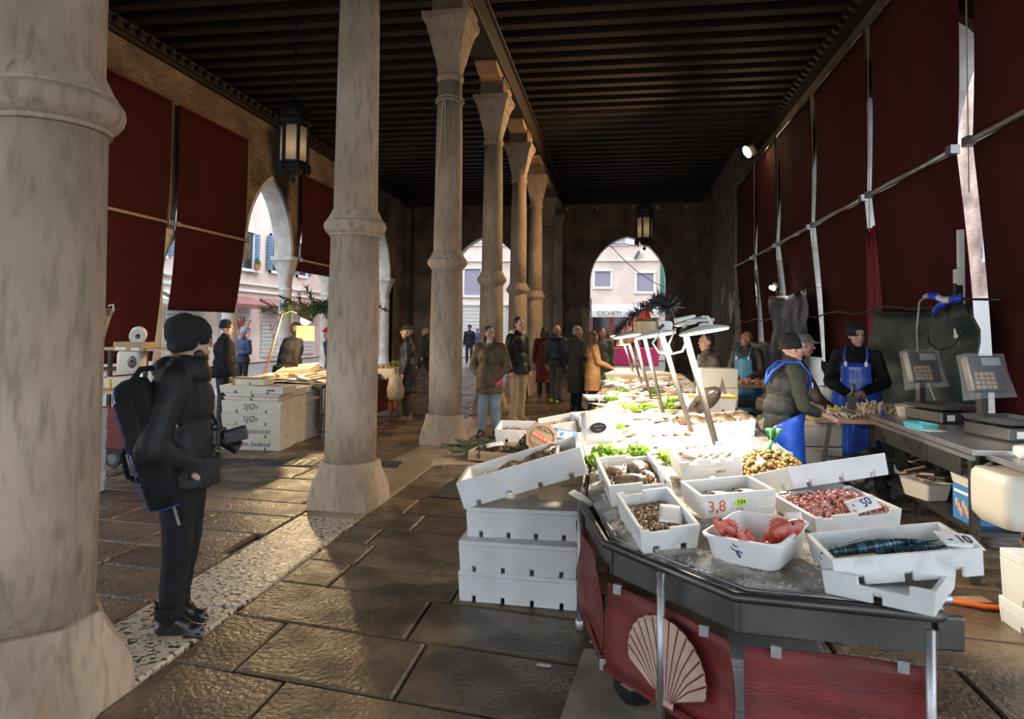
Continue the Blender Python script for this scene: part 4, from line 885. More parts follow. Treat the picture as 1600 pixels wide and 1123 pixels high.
# ------------------------------------------------------------------ fish
def fish_parts(L, H, Wd, head=.5, tail=.22, blunt=.6, spiny=0):
    b = M(); n = 14; rings = []
    for i in range(n+1):
        t = i/n; x = -L/2+L*.12+t*L*.88
        e = (math.sin(PI*min(1, t**(.75))*.97+.05)**.8) if t < .75 else (math.sin(PI*.75**.75*.97+.05)**.8)*max(0.03, (1-((t-.75)/.25)**2.2*(1-blunt*.35)))
        e = max(.10, e); hh = H/2*e; ww = Wd/2*max(.12, e**1.2)
        rings.append([Vector((x, ww*math.cos(a), hh*math.sin(a))) for a in [2*PI*j/12 for j in range(12)]])
    b.loft(rings)
    tf = M(); x = -L/2+L*.13
    tf.loft([[(x, .003, -H*.06), (x, -.003, -H*.06), (x, -.003, H*.06), (x, .003, H*.06)], [(x-L*.07, .002, -H*.28), (x-L*.07, -.002, -H*.28), (x-L*.07, -.002, H*.28), (x-L*.07, .002, H*.28)], [(x-L*.12, .0015, -H*.46), (x-L*.12, -.0015, -H*.46), (x-L*.12, -.0015, H*.46), (x-L*.12, .0015, H*.46)]])
    df = M(); ks = 7
    for i in range(ks):
        a = -L*.12+L*.42*i/ks; z0 = H*.40; hh = H*(.26 if not spiny else .34)*math.sin(PI*(i+.7)/ks)
        df.loft([[(a, .002, z0-.01), (a, -.002, z0-.01), (a+L*.055, -.002, z0-.01), (a+L*.055, .002, z0-.01)], [(a-L*.03, .001, z0+hh), (a-L*.03, -.001, z0+hh), (a+L*.02, -.001, z0+hh*.9), (a+L*.02, .001, z0+hh*.9)]])
    pf = M()
    for s_ in (1,):
        pf.loft([[(L*.2, s_*Wd*.42, -H*.05), (L*.2, s_*Wd*.42, -H*.18), (L*.2, s_*Wd*.46, -H*.18), (L*.2, s_*Wd*.46, -H*.05)], [(L*.06, s_*Wd*.6, H*.02), (L*.04, s_*Wd*.6, -H*.28), (L*.04, s_*Wd*.64, -H*.28), (L*.06, s_*Wd*.64, H*.02)]])
    ey = M()
    ey2 = M()
    for s_, e_ in ((-1, ey), (1, ey2)): e_.ell((L*.385, s_*Wd*.33, H*.13), (H*.075, H*.04, H*.075), None, 8, 5)
    ms = [('eye', ey2, True), ('fish_body', b, True), ('tail_fin', tf, False), ('dorsal_fin', df, False), ('pectoral_fin', pf, False), ('eye', ey, True)]
    return ms
def fish_kind(name, mats, *a, **k):
    sub = []
    for nm, mm, sm in fish_parts(*a, **k): sub.append((nm, mm.mesh(nm, mats.get(nm, mats['fish_body']), sm)))
    return sub
def put_fish(kind, label, W_, loc, rot, group=None, name='fish', sc=1, parts=True):
    Mx = W_ @ Matrix.Translation(loc) @ Euler(rot).to_matrix().to_4x4()
    t = thing(name, label, 'fish', Mx.to_translation(), Mx.to_euler(), group); t.scale = (sc,)*3
    for nm, me in (kind.items() if isinstance(kind, dict) else kind): inst(nm, me, t)
    return t
K_RED = fish_kind('red', dict(fish_body=f_red, eye=eye_m), .30, .105, .085, spiny=1)
K_MACK = fish_kind('mack', dict(fish_body=f_mack, eye=eye_m), .36, .062, .05)
K_BREAM = fish_kind('bream', dict(fish_body=f_silver, eye=eye_m), .32, .12, .06)
K_BRM_D = fish_kind('bream', dict(fish_body=f_brown, eye=eye_m), .34, .13, .09)
K_CUT = {}
m = M(); m.ell((0, 0, 0), (.10, .062, .035), None, 16, 9); K_CUT['mantle'] = m.mesh('mantle', f_brown, True)
m = M()
for q in range(7): a = (q-3)*.011; m.tube([(.08, a, 0), (.13, a*1.6, .004*math.sin(q)), (.17, a*2.2+.01*math.sin(q*2), -.015)], [.012, .009, .004], 6)
K_CUT['tentacles'] = m.mesh('tentacles', f_sole, True)
m = M(); m.ell((.09, -.022, .015), (.01, .008, .01), None, 8, 5); K_CUT['eye'] = m.mesh('eye', eye_m, True)
K_SOLE = {}
m = M(); m.loft([[(x, w*math.cos(a), .016*e*math.sin(a)) for a in [2*PI*j/14 for j in range(14)]] for x, w, e in ((-.16, .012, .4), (-.13, .03, .6), (-.05, .062, 1), (.04, .072, 1), (.11, .055, .9), (.15, .025, .6), (.158, .005, .3))]); K_SOLE['fish_body'] = m.mesh('fish_body', f_sole, True)
m = M(); m.loft([[(-.155, -.012, .002), (-.155, .012, .002), (-.155, .012, -.002), (-.155, -.012, -.002)], [(-.195, -.035, .001), (-.195, .035, .001), (-.195, .035, -.001), (-.195, -.035, -.001)]]); K_SOLE['tail_fin'] = m.mesh('tail_fin', f_brown)
K_SQUID = {}
m = M(); m.lathe([(.002, -.14), (.02, -.12), (.034, -.05), (.036, .03), (.030, .08), (.02, .09)], 12); m.v = [(z, x, y*.75) for x, y, z in m.v]; m.loft([[(-.13, -.002, .0), (-.13, .002, 0), (-.13, .002, .003), (-.13, -.002, .003)], [(-.07, -.055, 0), (-.07, .055, 0), (-.07, .055, .004), (-.07, -.055, .004)], [(-.01, -.02, 0), (-.01, .02, 0), (-.01, .02, .004), (-.01, -.02, .004)]]); K_SQUID['mantle'] = m.mesh('mantle', f_white, 'auto')
m = M()
for q in range(6): a = (q-2.5)*.01; m.tube([(.08, a, 0), (.12, a*1.8, .006), (.16, a*2.4+.012*math.sin(q*3), -.008)], [.009, .007, .003], 5)
K_SQUID['tentacles'] = m.mesh('tentacles', f_white, True)
K_FILLET = {}
m = M(); m.loft([[(x, y*w, z_*.028*e) for y, z_ in ((-1, 0), (-.8, .7), (0, 1), (.8, .7), (1, 0), (0, -.1))] for x, w, e in ((-.15, .03, .4), (-.08, .055, .9), (.06, .06, 1), (.15, .045, .6))]); K_FILLET['flesh'] = m.mesh('flesh', f_orange, 'auto')

# ------------------------------------------------------------------ main fish stall
st = thing('fish_stall', 'long fish stall with dark steel edge, tubular rail and red skirt panels', 'stall', (.5, 8, 0))
def stl(m, name, mt, **k):
    m.T = Matrix.Translation((-.5, -8, 0)); m.v = [tuple(Vector(q)-Vector((.5, 8, 0))) for q in m.v]; return m.build(name, mt, st, **k)
RAIL = [(-.27, 13.9), (-.255, 8), (-.22, 4.4), (-.21, 3.85), (-.055, 3.12), (.42, 2.60), (1.06, 2.55)]
BACK = [(1.25, 3.2), (1.3, 6), (1.3, 13.9)]
m = M(); m.tube([(x, y, .72) for x, y in RAIL]+[(1.09, 2.57, .715), (1.105, 2.62, .70)], .020, 10); stl(m, 'rail', steel_d, smooth=True)
m = M(); m.tube([(x+.05, y+.055, .728) for x, y in RAIL[1:]], .009, 8); stl(m, 'inner_rail', steel, smooth=True)
m = M(); m.cap((1.03, 2.66, .735), (1.16, 2.68, .735), .019, .019); stl(m, 'rail_stub', steel, smooth=True)
m = M()
for a, b_ in zip(RAIL[1:-1], RAIL[2:]):
    a = Vector((*a, 0)); b_ = Vector((*b_, 0)); n = Vector((-(b_-a).y, (b_-a).x, 0)).normalized()*.03
    q = [a+n, b_+n]; m.add([(q[0].x, q[0].y, .585), (q[1].x, q[1].y, .585), (q[1].x, q[1].y, .715), (q[0].x, q[0].y, .715)], [(0, 1, 2, 3)])
    q2 = [p+n*.4 for p in q]; m.add([(q2[0].x, q2[0].y, .585), (q2[1].x, q2[1].y, .585), (q2[1].x, q2[1].y, .70), (q2[0].x, q2[0].y, .70)], [(3, 2, 1, 0)])
stl(m, 'steel_fascia', steel_d)
m = M(); m.box((1.13, 2.60, .65), (.09, .03, .12)); stl(m, 'fascia_end', steel_d, bevel=.01)
m = M(); poly = [(x+.03, y+.03) for x, y in RAIL]+BACK; m.prism(list(reversed(poly)), .60, .66); stl(m, 'steel_deck', steel_d)
for x, y, z in ((-.21, 3.90, .70), (.170, 2.812, .715), (1.02, 2.485, .70), (-.26, 8.5, .7), (-.26, 12.5, .7), (1.2, 4, .62), (1.25, 8.5, .62), (1.25, 13, .62)):
    m = M(); m.tube([(x, y, .035), (x, y, z)], .0165, 10); m.lathe([(.02, 0), (.024, .01), (.024, .05), (.018, .06)], 10, (x, y, 0)); stl(m, 'leg', steel, smooth=True)
def skirt(name, a, b_, z0, z1, nrm, mt=panel_m, nx=10):
    a = Vector((*a, 0)); b_ = Vector((*b_, 0)); n = Vector((*nrm, 0))
    m = M(); m.grid(lambda u, v: a+(b_-a)*u+n*(.012*math.sin(u*5+v*3)+.01*math.sin(v*6+u*8))+Vector((0, 0, z0+(z1-z0)*v)), nx, 8, thick=.006)
    p = stl(m, 'skirt_panel', mt, smooth=True); return p, a, b_, n
skirt('p', (-.225, 5.2), (-.215, 3.95), .20, .575, (-1, 0)); skirt('p', (-.205, 3.82), (-.072, 3.17), .20, .575, (-.97, -.22))
pn, pa, pb, pnrm = skirt('p', (-.045, 3.09), (.41, 2.60), .20, .565, (-.73, -.68)); skirt('p', (.445, 2.575), (1.055, 2.53), .14, .56, (-.07, -1))
for a, b_, z in (((-.225, 5.2), (-.215, 3.95), .195), ((-.205, 3.82), (-.06, 3.13), .195), ((-.05, 3.10), (.41, 2.60), .19)):
    m = M(); m.tube([(*a, z), (*b_, z)], .018, 6); stl(m, 'bottom_board', panel_m)
for x, y in ((-.06, 3.12), (.43, 2.595)):
    m = M(); m.box((x, y, .20), (.035, .035, .05)); stl(m, 'corner_clip', steel)
for x, y in ((.0, 3.03), (.32, 2.68), (.55, 2.555), (.95, 2.52)):
    m = M(); m.box((x, y, .56), (.035, .02, .04), (0, 0, -.3)); stl(m, 'hanger_clip', steel)
# scallop shell emblem painted on the corner panel: ribs are separate raised strokes
pu = (pb-pa).normalized(); Lp = (pb-pa).length; cpt = pa+(pb-pa)*.56+pnrm*.034; zc = .215
def sp(u, z, o=0): return cpt+pu*u+pnrm*o+Vector((0, 0, zc+z))
out = []; NR = 15; hgt = .275; hw = .205
for k in range(61):
    t = k/60; a = PI*(-.10+1.20*t); r = 1+.025*abs(math.sin(NR*PI*t)); out.append((-hw*math.cos(a)*r*(1 if abs(math.cos(a)) < 1 else 1), .125+(.15*math.sin(a) if math.sin(a) > 0 else .12*math.sin(a))*r))
out = [(-.05, .03)]+[(q[0], q[1]*1.24-.01) for q in out]+[(.05, .03), (.045, -.005), (-.045, -.005)]
m = M(); n_ = len(out); vs = [sp(u, z, .002) for u, z in out]+[sp(0, .06, .002)]
m.add(vs, [((i+1) % n_, i, n_) for i in range(n_)])
stl(m, 'shell_emblem', shell_m)
m = M(); m.tube([sp(u, z, .004) for u, z in out+out[:1]], .0022, 4)
for k in range(1, NR):
    t = k/NR; a = PI*(-.05+1.10*t); e = (-hw*math.cos(a)*.985, (.125+.15*max(-.5, math.sin(a)))*1.24*.985-.01); m.tube([sp(-.035*math.cos(a), .02, .003), sp(e[0]*.6-.0, .02+(e[1]-.02)*.6, .003), sp(*e, .003)], [.0012, .0025, .0036], 4)
stl(m, 'shell_ribs', panel_m)
# ice
def zice(x, y): return .735+.055*min(1, max(0, (y-2.7)/1.4))+.03*min(1, max(0, (y-4.2)/2))+.012*noise.noise(Vector((x*6, y*6, 1)))+.006*noise.noise(Vector((x*25, y*25, 3)))
def xhi(y): return min(1.2, 1.0+(y-2.62)*.35)
def xlo(y): return (.44-(y-2.62)/.5*.47 if y < 3.12 else -.02-(y-3.12)*.18 if y < 3.9 else -.17-(y-3.9)*.008)
m = M(); m.grid(lambda u, v: (lambda y: (lambda x: Vector((x, y, zice(x, y)-.035*(1-min(1, 8*u))-.03*(1-min(1, 25*v)))))(xlo(y)+(xhi(y)-xlo(y))*u))(2.63+v**1.6*11.2), 50, 150)
o = m.build('ice_bed', ice_m, None, True); tag(o, 'melting bed of crushed ice spread over the long fish stall', 'ice', kind='stuff')
m = M(); R = random.Random(77)
for i in range(2600):
    y = 2.66+R.random()**1.3*1.9; a = xlo(y); x = a+.02+R.random()*(xhi(y)-.02-a); q = zice(x, y)-.004; s_ = R.uniform(.005, .014)
    if x-a < .05 or y < 2.70: q -= .02
    m.T = Matrix.Translation((x, y, q)) @ Euler((R.uniform(0, 6), R.uniform(0, 6), R.uniform(0, 6))).to_matrix().to_4x4(); m.add([(s_, 0, 0), (-s_*.6, s_*.8, 0), (-s_*.5, -s_*.9, .2*s_), (0, 0, s_*1.1), (.1*s_, 0, -s_)], [(0, 1, 3), (1, 2, 3), (2, 0, 3), (1, 0, 4), (2, 1, 4), (0, 2, 4)])
o = m.build('ice_chips', ice_m); tag(o, 'loose grey-white ice chips scattered around the near crates', 'ice', kind='stuff')
# ---- crates on the near end
mk_t = [(-.10, -.06, .012), (.05, .1, .012)]
t, Wc = crate('scuffed foam crate of tiny shellfish with a card on it, nearest the rail corner', (.172, 3.20, .765), (.265, .42, .115), 14, 9, -6, eps_d, nt=[(-.09, .0, .014)], k=.90)
R = random.Random(4)
def heap(label, name, cat, W_, w, d, z, n, mt, mode, sc=.018, bulge=.02):
    m = M()
    for i in range(n):
        x, y = R.uniform(-w/2, w/2), R.uniform(-d/2, d/2); zz = z+bulge*(1-(2*x/w)**2)*(1-(2*y/d)**2)+R.uniform(-.004, .008); s_ = sc*R.uniform(.7, 1.25)
        m.T = W_ @ Matrix.Translation((x, y, zz)) @ Euler((R.uniform(0, 6), R.uniform(0, 6), R.uniform(0, 6))).to_matrix().to_4x4()
        if mode == 'shell': m.lathe([(s_*.1, -s_*.5), (s_*.75, -s_*.2), (s_*.9, .1*s_), (s_*.5, s_*.4), (s_*.05, s_*.5)], 7)
        elif mode == 'prawn':
            m.tube([(s_*2.2*math.cos(a), s_*2.2*math.sin(a), 0) for a in (0, .5, 1.0, 1.6, 2.2, 2.9)], [s_*.35, s_*.6, s_*.7, s_*.6, s_*.45, s_*.2], 6); m.tube([(s_*2.2, 0, 0), (s_*2.6, -s_*2.2, s_*.4)], s_*.06, 3)
        elif mode == 'snail': m.lathe([(s_*.05, -s_), (s_*.45, -s_*.55), (s_*.95, 0), (s_*.7, s_*.5), (s_*.5, s_*.7), (s_*.3, s_*1.1), (s_*.02, s_*1.35)], 7)
        elif mode == 'mussel': m.ell((0, 0, 0), (s_*1.9, s_*.8, s_*.5), None, 7, 5)
        elif mode == 'strip': m.tube([(-s_*3, 0, 0), (-s_, s_*.6, 0), (s_, -s_*.4, 0), (s_*3, s_*.3, 0)], s_*.35, 5)
    m.T = Matrix(); o = m.build(name, mt, None, True); return tag(o, label, cat, kind='stuff')
heap('heap of tiny glistening shellfish filling the scuffed crate at the rail corner', 'tiny_shellfish', 'shellfish', Wc, .20, .33, .052, 460, shellf, 'shell', .0135, .014)
heap('dark mud-coloured filling under the shellfish', 'shellfish_bed', 'shellfish', Wc, .20, .33, .036, 180, f_brown, 'shell', .018, .01)['label'] = 'deeper brown layer of shellfish under the tiny ones'
def card(label, W_, loc, rot, w, h, lines=(), mt=paper, sz=.05, im=ink, cat='sign'):
    Mx = W_ @ Matrix.Translation(loc) @ Euler(rot).to_matrix().to_4x4()
    t = thing('price_card', label, cat, Mx.to_translation(), Mx.to_euler()); m = M(); m.grid(lambda u, v: Vector(((u-.5)*w, (v-.5)*h, .004*math.sin(u*3))), 6, 4, thick=.0015); m.build('card', mt, t, True)
    for s_, dx, dy, z, r_, q in lines: text('lettering', s_, z, q, t, (dx, dy, .0055), (0, 0, r_))
    return t
card('blank cream card lying on the tiny shellfish', Wc, (.055, -.05, .10), (.25, .1, -.35), .10, .12)
t, Wk = crate('scuffed foam crate of cuttlefish behind the tiny shellfish', (.075, 3.85, .80), (.32, .50, .12), 9, 6, -6, eps_d, nt=[(.02, .14, .016)])
for i, (x, y, z, rz, s_) in enumerate(((-.06, .07, .075, .4, 1.0), (.06, .10, .085, 1.2, 1.0), (-.03, -.09, .08, 2.8, 1.1), (.08, -.03, .07, -1.2, .8))): put_fish(K_CUT, ('back left', 'back right', 'largest, front left', 'small, front right')[i]+' mottled brown cuttlefish in the scuffed cuttlefish crate', Wk, (x, y, z), (.15, .1, rz), 'cuttlefish in the scuffed crate', 'cuttlefish', s_)
heap('pale tentacles and small cuttlefish packed between the larger ones', 'cuttlefish_bed', 'seafood', Wk, .24, .40, .05, 160, f_sole, 'strip', .012, .01)
card('cream card propped at the right rim of the cuttlefish crate', Wk, (.14, -.20, .125), (.9, .3, .5), .07, .12)
t, Wb = crate('foam crate of bream with a printed trade label, below the lamp pole', (.504, 4.15, .85), (.35, .38, .125), 6, 3, -8, eps_d, nt=[(-.12, -.07, .02), (-.0, .05, .02), (.08, .12, .02)], nb=1)
m = M(); m.box((.02, -.191*.98, .072), (.10, .002, .055)); o = m.build('trade_label', paper, t); text('lettering', '|||||||| |||', .016, ink, t, (.045, -.1895, .052))
text('lettering', '~~~ ~~~~ ~~~', .014, ink_b, t, (.015, -.1895, .085))
for i in range(4): put_fish(K_BREAM, ('leftmost', 'second from left', 'third from left', 'rightmost')[i]+' silver bream in the crate with the printed trade label', Wb, (-.09+.06*i, .02, .105), (PI/2-.3, 0, PI/2+.3+.1*i), 'bream in the labelled crate', 'bream', .85)
t, W3 = crate('foam crate marked 3,8 with a lime number sticker', (.525, 3.475, .822), (.36, .32, .108), 12, 0, -5, eps, nb=1, k=.95)
fy = -.16*.975
text('lettering', '3,8', .072, ink_r, t, (-.105, fy-.0035, .052)); m = M(); m.ell((.01, fy+.0, .066), (.034, .0045, .019), None, 16, 7); m.build('number_sticker', lime, t, True); text('lettering', '104', .028, ink, t, (.01, fy-.0055, .066))
m = M(); m.box((-.105, fy-.0008, .05), (.12, .002, .085)); m.build('number_card', paper, t); m = M(); m.box((.125, fy-.001, .062), (.08, .002, .06)); m.build('trade_label', paper, t)
for k in range(5): text('lettering', '~ ~~~ ~~ ~~', .011, ink_b, t, (.125, fy-.0025, .082-k*.0095))
for i in range(4): put_fish(K_BREAM if i % 2 else K_SOLE, ('leftmost', 'second', 'third', 'rightmost')[i]+' fish lying low in the crate marked 3,8', W3, (-.10+.07*i, .03, .05), (PI/2-.15 if i % 2 else .1, .1, PI/2+.5), 'fish in the crate marked 3,8', 'fish', .7)
t, Wp = crate('foam crate heaped with pink prawns beside a handwritten card', (1.02, 3.50, .79), (.42, .40, .085), 15, 2, -5, eps, nt=[(-.17, -.12, .012), (-.0, .16, .016)], nb=0, k=.95)
heap('heap of small pink prawns', 'pink_prawns', 'prawns', Wp, .36, .34, .05, 560, prawn_m, 'prawn', .0085, .05)['label'] = 'heap of small pink prawns in the foam crate near the red fish'
card('white card with blue handwriting leaning on the pink prawns', Wp, (.06, -.14, .10), (.75, -.1, .1), .15, .07, [('\'  50', 0, 0, .055, .25, ink_b)], white_c)
t, Wm = crate('foam crate of blue mackerel with a handwritten card, at the stall corner', (1.02, 2.80, .80), (.51, .31, .10), 1.5, 1, -8, eps_d, nb=3, k=.97, th=.018)
for i, (x, y, z, rz) in enumerate(((.02, .06, .055, .06), (-.04, .03, .062, -.05), (.05, .0, .058, .02), (-.02, -.04, .06, .09), (.04, -.075, .062, -.03), (-.08, -.02, .085, .12))): put_fish(K_MACK, ('hindmost', 'second from the back', 'middle', 'second from the front', 'front', 'uppermost left-lying')[i]+' blue-green mackerel in the corner foam crate', Wm, (x, y, z), (PI/2+.5, 0, rz+PI), 'mackerel in the corner crate', 'mackerel')
m = M(); m.cap((-.2, -.07, .06), (-.09, -.09, .062), .02, .026); o = m.build('fish_belly', f_belly, None, True); o.matrix_world = Wm; tag(o, 'pale gold fish belly lying at the left end of the mackerel crate', 'fish')
card('white card with a scrawled number on the rim of the mackerel crate', Wm, (.20, -.11, .115), (.35, .25, .15), .14, .085, [('- 10', 0, 0, .06, .1, ink)], white_c)
m = M(); m.box((-.249, .0, .055), (.004, .10, .055)); m.build('trade_label', paper, t); text('lettering', '~~', .03, ink, t, (-.2525, .0, .055), (PI/2, 0, -PI/2))
t, Wl = crate('cut-down foam crate carrying the mackerel crate over the rail', (.985, 2.72, .735), (.36, .40, .085), -32, -2, -2, eps, nb=1, nt=[(-.06, .10, .03)], k=.95)
# plastic bin with red scorpionfish
t = thing('plastic_bin', 'rounded white plastic bin holding red scorpionfish', 'bin'); Wr = Matrix.Translation((.572, 2.985, .760)) @ Matrix.Rotation(D2R(-33), 4, 'Z') @ Matrix.Rotation(D2R(-3), 4, 'Y') @ Matrix.Rotation(D2R(4), 4, 'X'); t.location = Wr.to_translation(); t.rotation_euler = Wr.to_euler()
m = M()
def rrect(w, d, z, r=.045, n=6): return [(cx+r*math.cos(a0+PI/2*k/(n-1)), cy+r*math.sin(a0+PI/2*k/(n-1)), z) for cx, cy, a0 in ((w/2-r, d/2-r, 0), (-w/2+r, d/2-r, PI/2), (-w/2+r, -d/2+r, PI), (w/2-r, -d/2+r, 1.5*PI)) for k in range(n)]
m.loft([rrect(.27, .31, 0), rrect(.278, .318, .006), rrect(.305, .35, .098), rrect(.325, .37, .10), rrect(.326, .371, .110), rrect(.308, .353, .112), rrect(.298, .343, .106), rrect(.268, .308, .012)], True, True); m.build('bin_body', white_pl, t, 'auto')
def bn(u, z): return (u-.02, -.1600-.0166*z/.098, z)
for pts in (((-.004, .090), (.0, .081), (.012, .080)), ((-.016, .074), (-.004, .063), (.006, .060), (.016, .062), (.030, .055)), ((.006, .060), (.007, .048), (.013, .037), (.020, .035), (.019, .045), (.010, .058))):
    m = M(); m.tube([bn(*q) for q in pts], .0024, 5); m.build('pen_stroke', ink_b, t)
for i, (x, y, z, rx, s_) in enumerate(((-.08, -.07, .090, (.2, -.8, -2.2), .72), (-.04, -.105, .060, (-.3, -.6, -1.9), .60), (.01, -.105, .072, (.1, -.75, -1.6), .72), (.080, -.09, .055, (.3, -.6, -1.1), .58), (.09, .02, .085, (0, -.6, -.2), .88))): put_fish(K_RED, ('largest-eyed red scorpionfish at the left corner of the white plastic bin', 'second red scorpionfish from the left in the plastic bin, head at the rim', 'middle red scorpionfish raising its head over the front rim of the bin', 'smallest red scorpionfish near the right front corner of the plastic bin', 'long red scorpionfish leaning over the right side of the plastic bin')[i], Wr, (x, y, z), rx, 'red scorpionfish in the plastic bin', 'scorpionfish', s_)
card('small folded card standing at the back rim of the red fish bin', Wr, (.10, .15, .12), (1.2, 0, .5), .07, .05)
# empty crate tipped up behind the prawns
t, We = crate('empty foam crate tipped up behind the pink prawns', (1.075, 3.90, .86), (.57, .38, .11), 20, -18, -6, eps, nb=3, k=.96)
m = M(); m.box((1.07, 3.88, .80), (.3, .3, .10)); o = m.build('foam_block', eps, None, bevel=.01); tag(o, 'foam block under the tipped empty crate', 'block')
# net bag of sea snails
nb_ = thing('net_bag', 'green net bag bulging with golden sea snails under a twisted neck', 'bag', (.92, 4.45, .80)); snm = M(); R = random.Random(9)
for i in range(300):
    a = R.uniform(0, 2*PI); e = math.acos(R.uniform(-.2, 1)); r = 1; p = Vector((.20*math.sin(e)*math.cos(a), .17*math.sin(e)*math.sin(a), .115*math.cos(e)+.02)); s_ = .0125*R.uniform(.8, 1.2)
    snm.T = Matrix.Translation(p) @ Euler((R.uniform(0, 6), R.uniform(0, 6), 0)).to_matrix().to_4x4(); snm.lathe([(s_*.05, -s_), (s_*.5, -s_*.55), (s_, 0), (s_*.75, s_*.5), (s_*.45, s_*.8), (s_*.02, s_*1.4)], 8)
o = snm.build('sea_snails', snail_m, nb_, True); tag(o, kind='stuff')
m = M(); m.ell((0, 0, .02), (.19, .16, .105), None, 20, 10); m.build('inner_mass', f_brown, nb_, True)
m = M(); m.tube([(0, .03, .115), (.01, .03, .16), (.02, .03, .20)], [.026, .012, .014], 10); m.grid(lambda u, v: Vector((.02+(u-.5)*(.02+.10*v)+.02*v, .03+.012*math.sin(u*14), .19+.09*v-.02*abs(u-.5)*v)), 14, 5, thick=.0015); m.build('net_neck', mat('green_net', (.16, .42, .20), (.05, .22, .08), 90, .6, trans=.4), nb_, True)
m = M()
m.grid(lambda u, v: Vector((.05+.10*u, .03+.02*math.sin(u*7), .115+.07*v*(1-u)+.012*math.sin(v*9+u*5))), 8, 6, thick=.002); m.build('paper_tag', white_c, nb_, True)
bk = thing('bucket', 'white tub with a blue-edged lid behind the snail net', 'bucket', (.80, 5.15, .80)); m = M(); m.lathe([(.15, 0), (.165, .10), (.165, .105)], 28); m.build('tub', white_pl, bk, 'auto'); m = M(); m.lathe([(.17, .10), (.172, .115), (.165, .12), (.11, .121)], 28); m.build('lid', white_pl, bk, 'auto'); m = M(); m.tube([(.155*math.cos(a), .155*math.sin(a), .122) for a in [2*PI*k/30 for k in range(31)]], .003, 5); m.build('blue_ring', ink_b, bk, True)
t, Wx = crate('long foam crate under the lamp pole holding two dark bream heads', (.78, 6.0, .80), (.62, .45, .14), 6, 3, -6, eps, nb=2)
for i, (x, s_) in enumerate(((-.15, 1.15), (.08, 1.0), (.24, 1.0))): put_fish(K_BRM_D, ('leftmost', 'middle', 'rightmost')[i]+' large dark bream in the long foam crate under the lamp pole', Wx, (x, -.08, .12), (.5, -.2, PI-.4), 'dark bream in the long crate', 'bream', s_)
t, Wy = crate('foam crate beside the bream crate holding pale flatfish', (.40, 5.35, .80), (.52, .36, .11), -2, 4, -3, eps, nb=2)
for i in range(5): put_fish(K_SOLE, ('leftmost', 'second', 'third', 'fourth', 'rightmost')[i]+' pale flatfish stacked in the crate beside the dark bream crate', Wy, (-.16+.08*i, .0, .06+.006*i), (.1, .3, 1.2), 'flatfish in the near crate', 'flatfish')
mk = put_fish(fish_kind('monk', dict(fish_body=f_dark, eye=eye_m), .62, .20, .17), 'big dark monkfish propped against the lamp poles', Matrix(), (.86, 7.1, .98), (.2, .55, 2.2), None, 'monkfish')
t = crate('yellow-rimmed foam crate behind the monkfish', (.95, 7.6, .82), (.5, .4, .16), 4, 0, 0, eps)[0]
m = M(); m.tube([(-.25, -.2, .165), (.25, -.2, .165), (.25, .2, .165)], .012, 6); m.build('yellow_edge', yellow_pl, t)
for i, (z, l) in enumerate(((.80, 'lower of two foam boxes stacked at the back edge of the stall'), (1.02, 'upper of two foam boxes stacked at the back edge of the stall'))): lidded(l, (1.13, 8.3, z), (.42, .32, .215), 4, eps_c, nb=0)
# ---- fish laid out on ice, row by row
R = random.Random(21); K_BRS = [q for q in K_BREAM if q[0] in ('fish_body', 'tail_fin', 'dorsal_fin')]; kinds = [(K_SOLE, 'flatfish', 'pale flatfish', .012), (K_BRS, 'bream', 'silver bream', .03), (K_SQUID, 'squid', 'white squid', .02), (K_FILLET, 'fish_fillet', 'salmon-pink fish fillet', .01)]
row = 0; y = 4.95; ORDN = ['nearest', 'second-nearest', 'third-nearest', 'fourth', 'fifth', 'sixth', 'farthest']; names = ['first', 'second', 'third', 'fourth', 'fifth', 'sixth', 'seventh', 'eighth', 'ninth', 'tenth', 'eleventh', 'twelfth', 'thirteenth', 'fourteenth', 'fifteenth']
while y < 13.4 and row < 15:
    for cx, side in ((-.02, 'customer side'), (.33, 'middle'), (.68, 'keeper side')):
        if (y < 6.3 and cx > .2) or (abs(y-7.2) < .5 and cx > .5): continue
        kd, nm, ad, zz = kinds[(row*2+int(cx*3)+R.randint(0, 1)) % 4]
        nk = 7 if y < 9 else 6; ys = sorted(y+R.uniform(-.24, .24) for _ in range(nk))
        for k in range(nk):
            x = cx+R.uniform(-.14, .14); yy = ys[k]; rz = R.uniform(-.5, .5)+(1.2 if row % 2 else .2)
            put_fish(kd, f'{ORDN[k]} {ad} in the {side} {names[row]} ice row, counted from us', Matrix(), (x, yy, zice(x, yy)+zz+.014*(k % 3)), (R.uniform(-.2, .2)+(PI/2-.35 if kd is K_BRS else 0), R.uniform(-.15, .15), rz), f'{ad}, {side}, {names[row]} row', nm, R.uniform(.85, 1.15))
    row += 1; y += .58
for i, (x, yy) in enumerate(((-.05, 6.9), (.1, 7.5), (-.10, 8.9), (-.05, 10.2), (.3, 9.5), (.1, 11.3))): heap(f'orange prawns heaped on the customer side, {names[i]} heap from the near crates', 'orange_prawns', 'prawns', Matrix.Translation((x, yy, zice(x, yy)+.01)), .34, .36, 0, 120, prawn_o, 'prawn', .0085, .06)
def lettuce_mesh():
    m = M(); Q = random.Random(3)
    for k in range(16):
        a = Q.uniform(0, 6.3); r = Q.uniform(.02, .075); ti = Q.uniform(.3, 1.2); ph = Q.uniform(0, 6)
        m.T = Matrix.Rotation(a, 4, 'Z') @ Matrix.Translation((r*.4, 0, .02)) @ Matrix.Rotation(-ti, 4, 'Y')
        m.grid(lambda u, v: Vector((.085*v, (u-.5)*(.03+.07*v), .014*v*math.sin(u*13+ph)+.01*math.sin(v*9+ph))), 7, 4, thick=.0012)
    m.T = Matrix(); return m.mesh('lettuce', lettuce_m, True)
LM = lettuce_mesh()
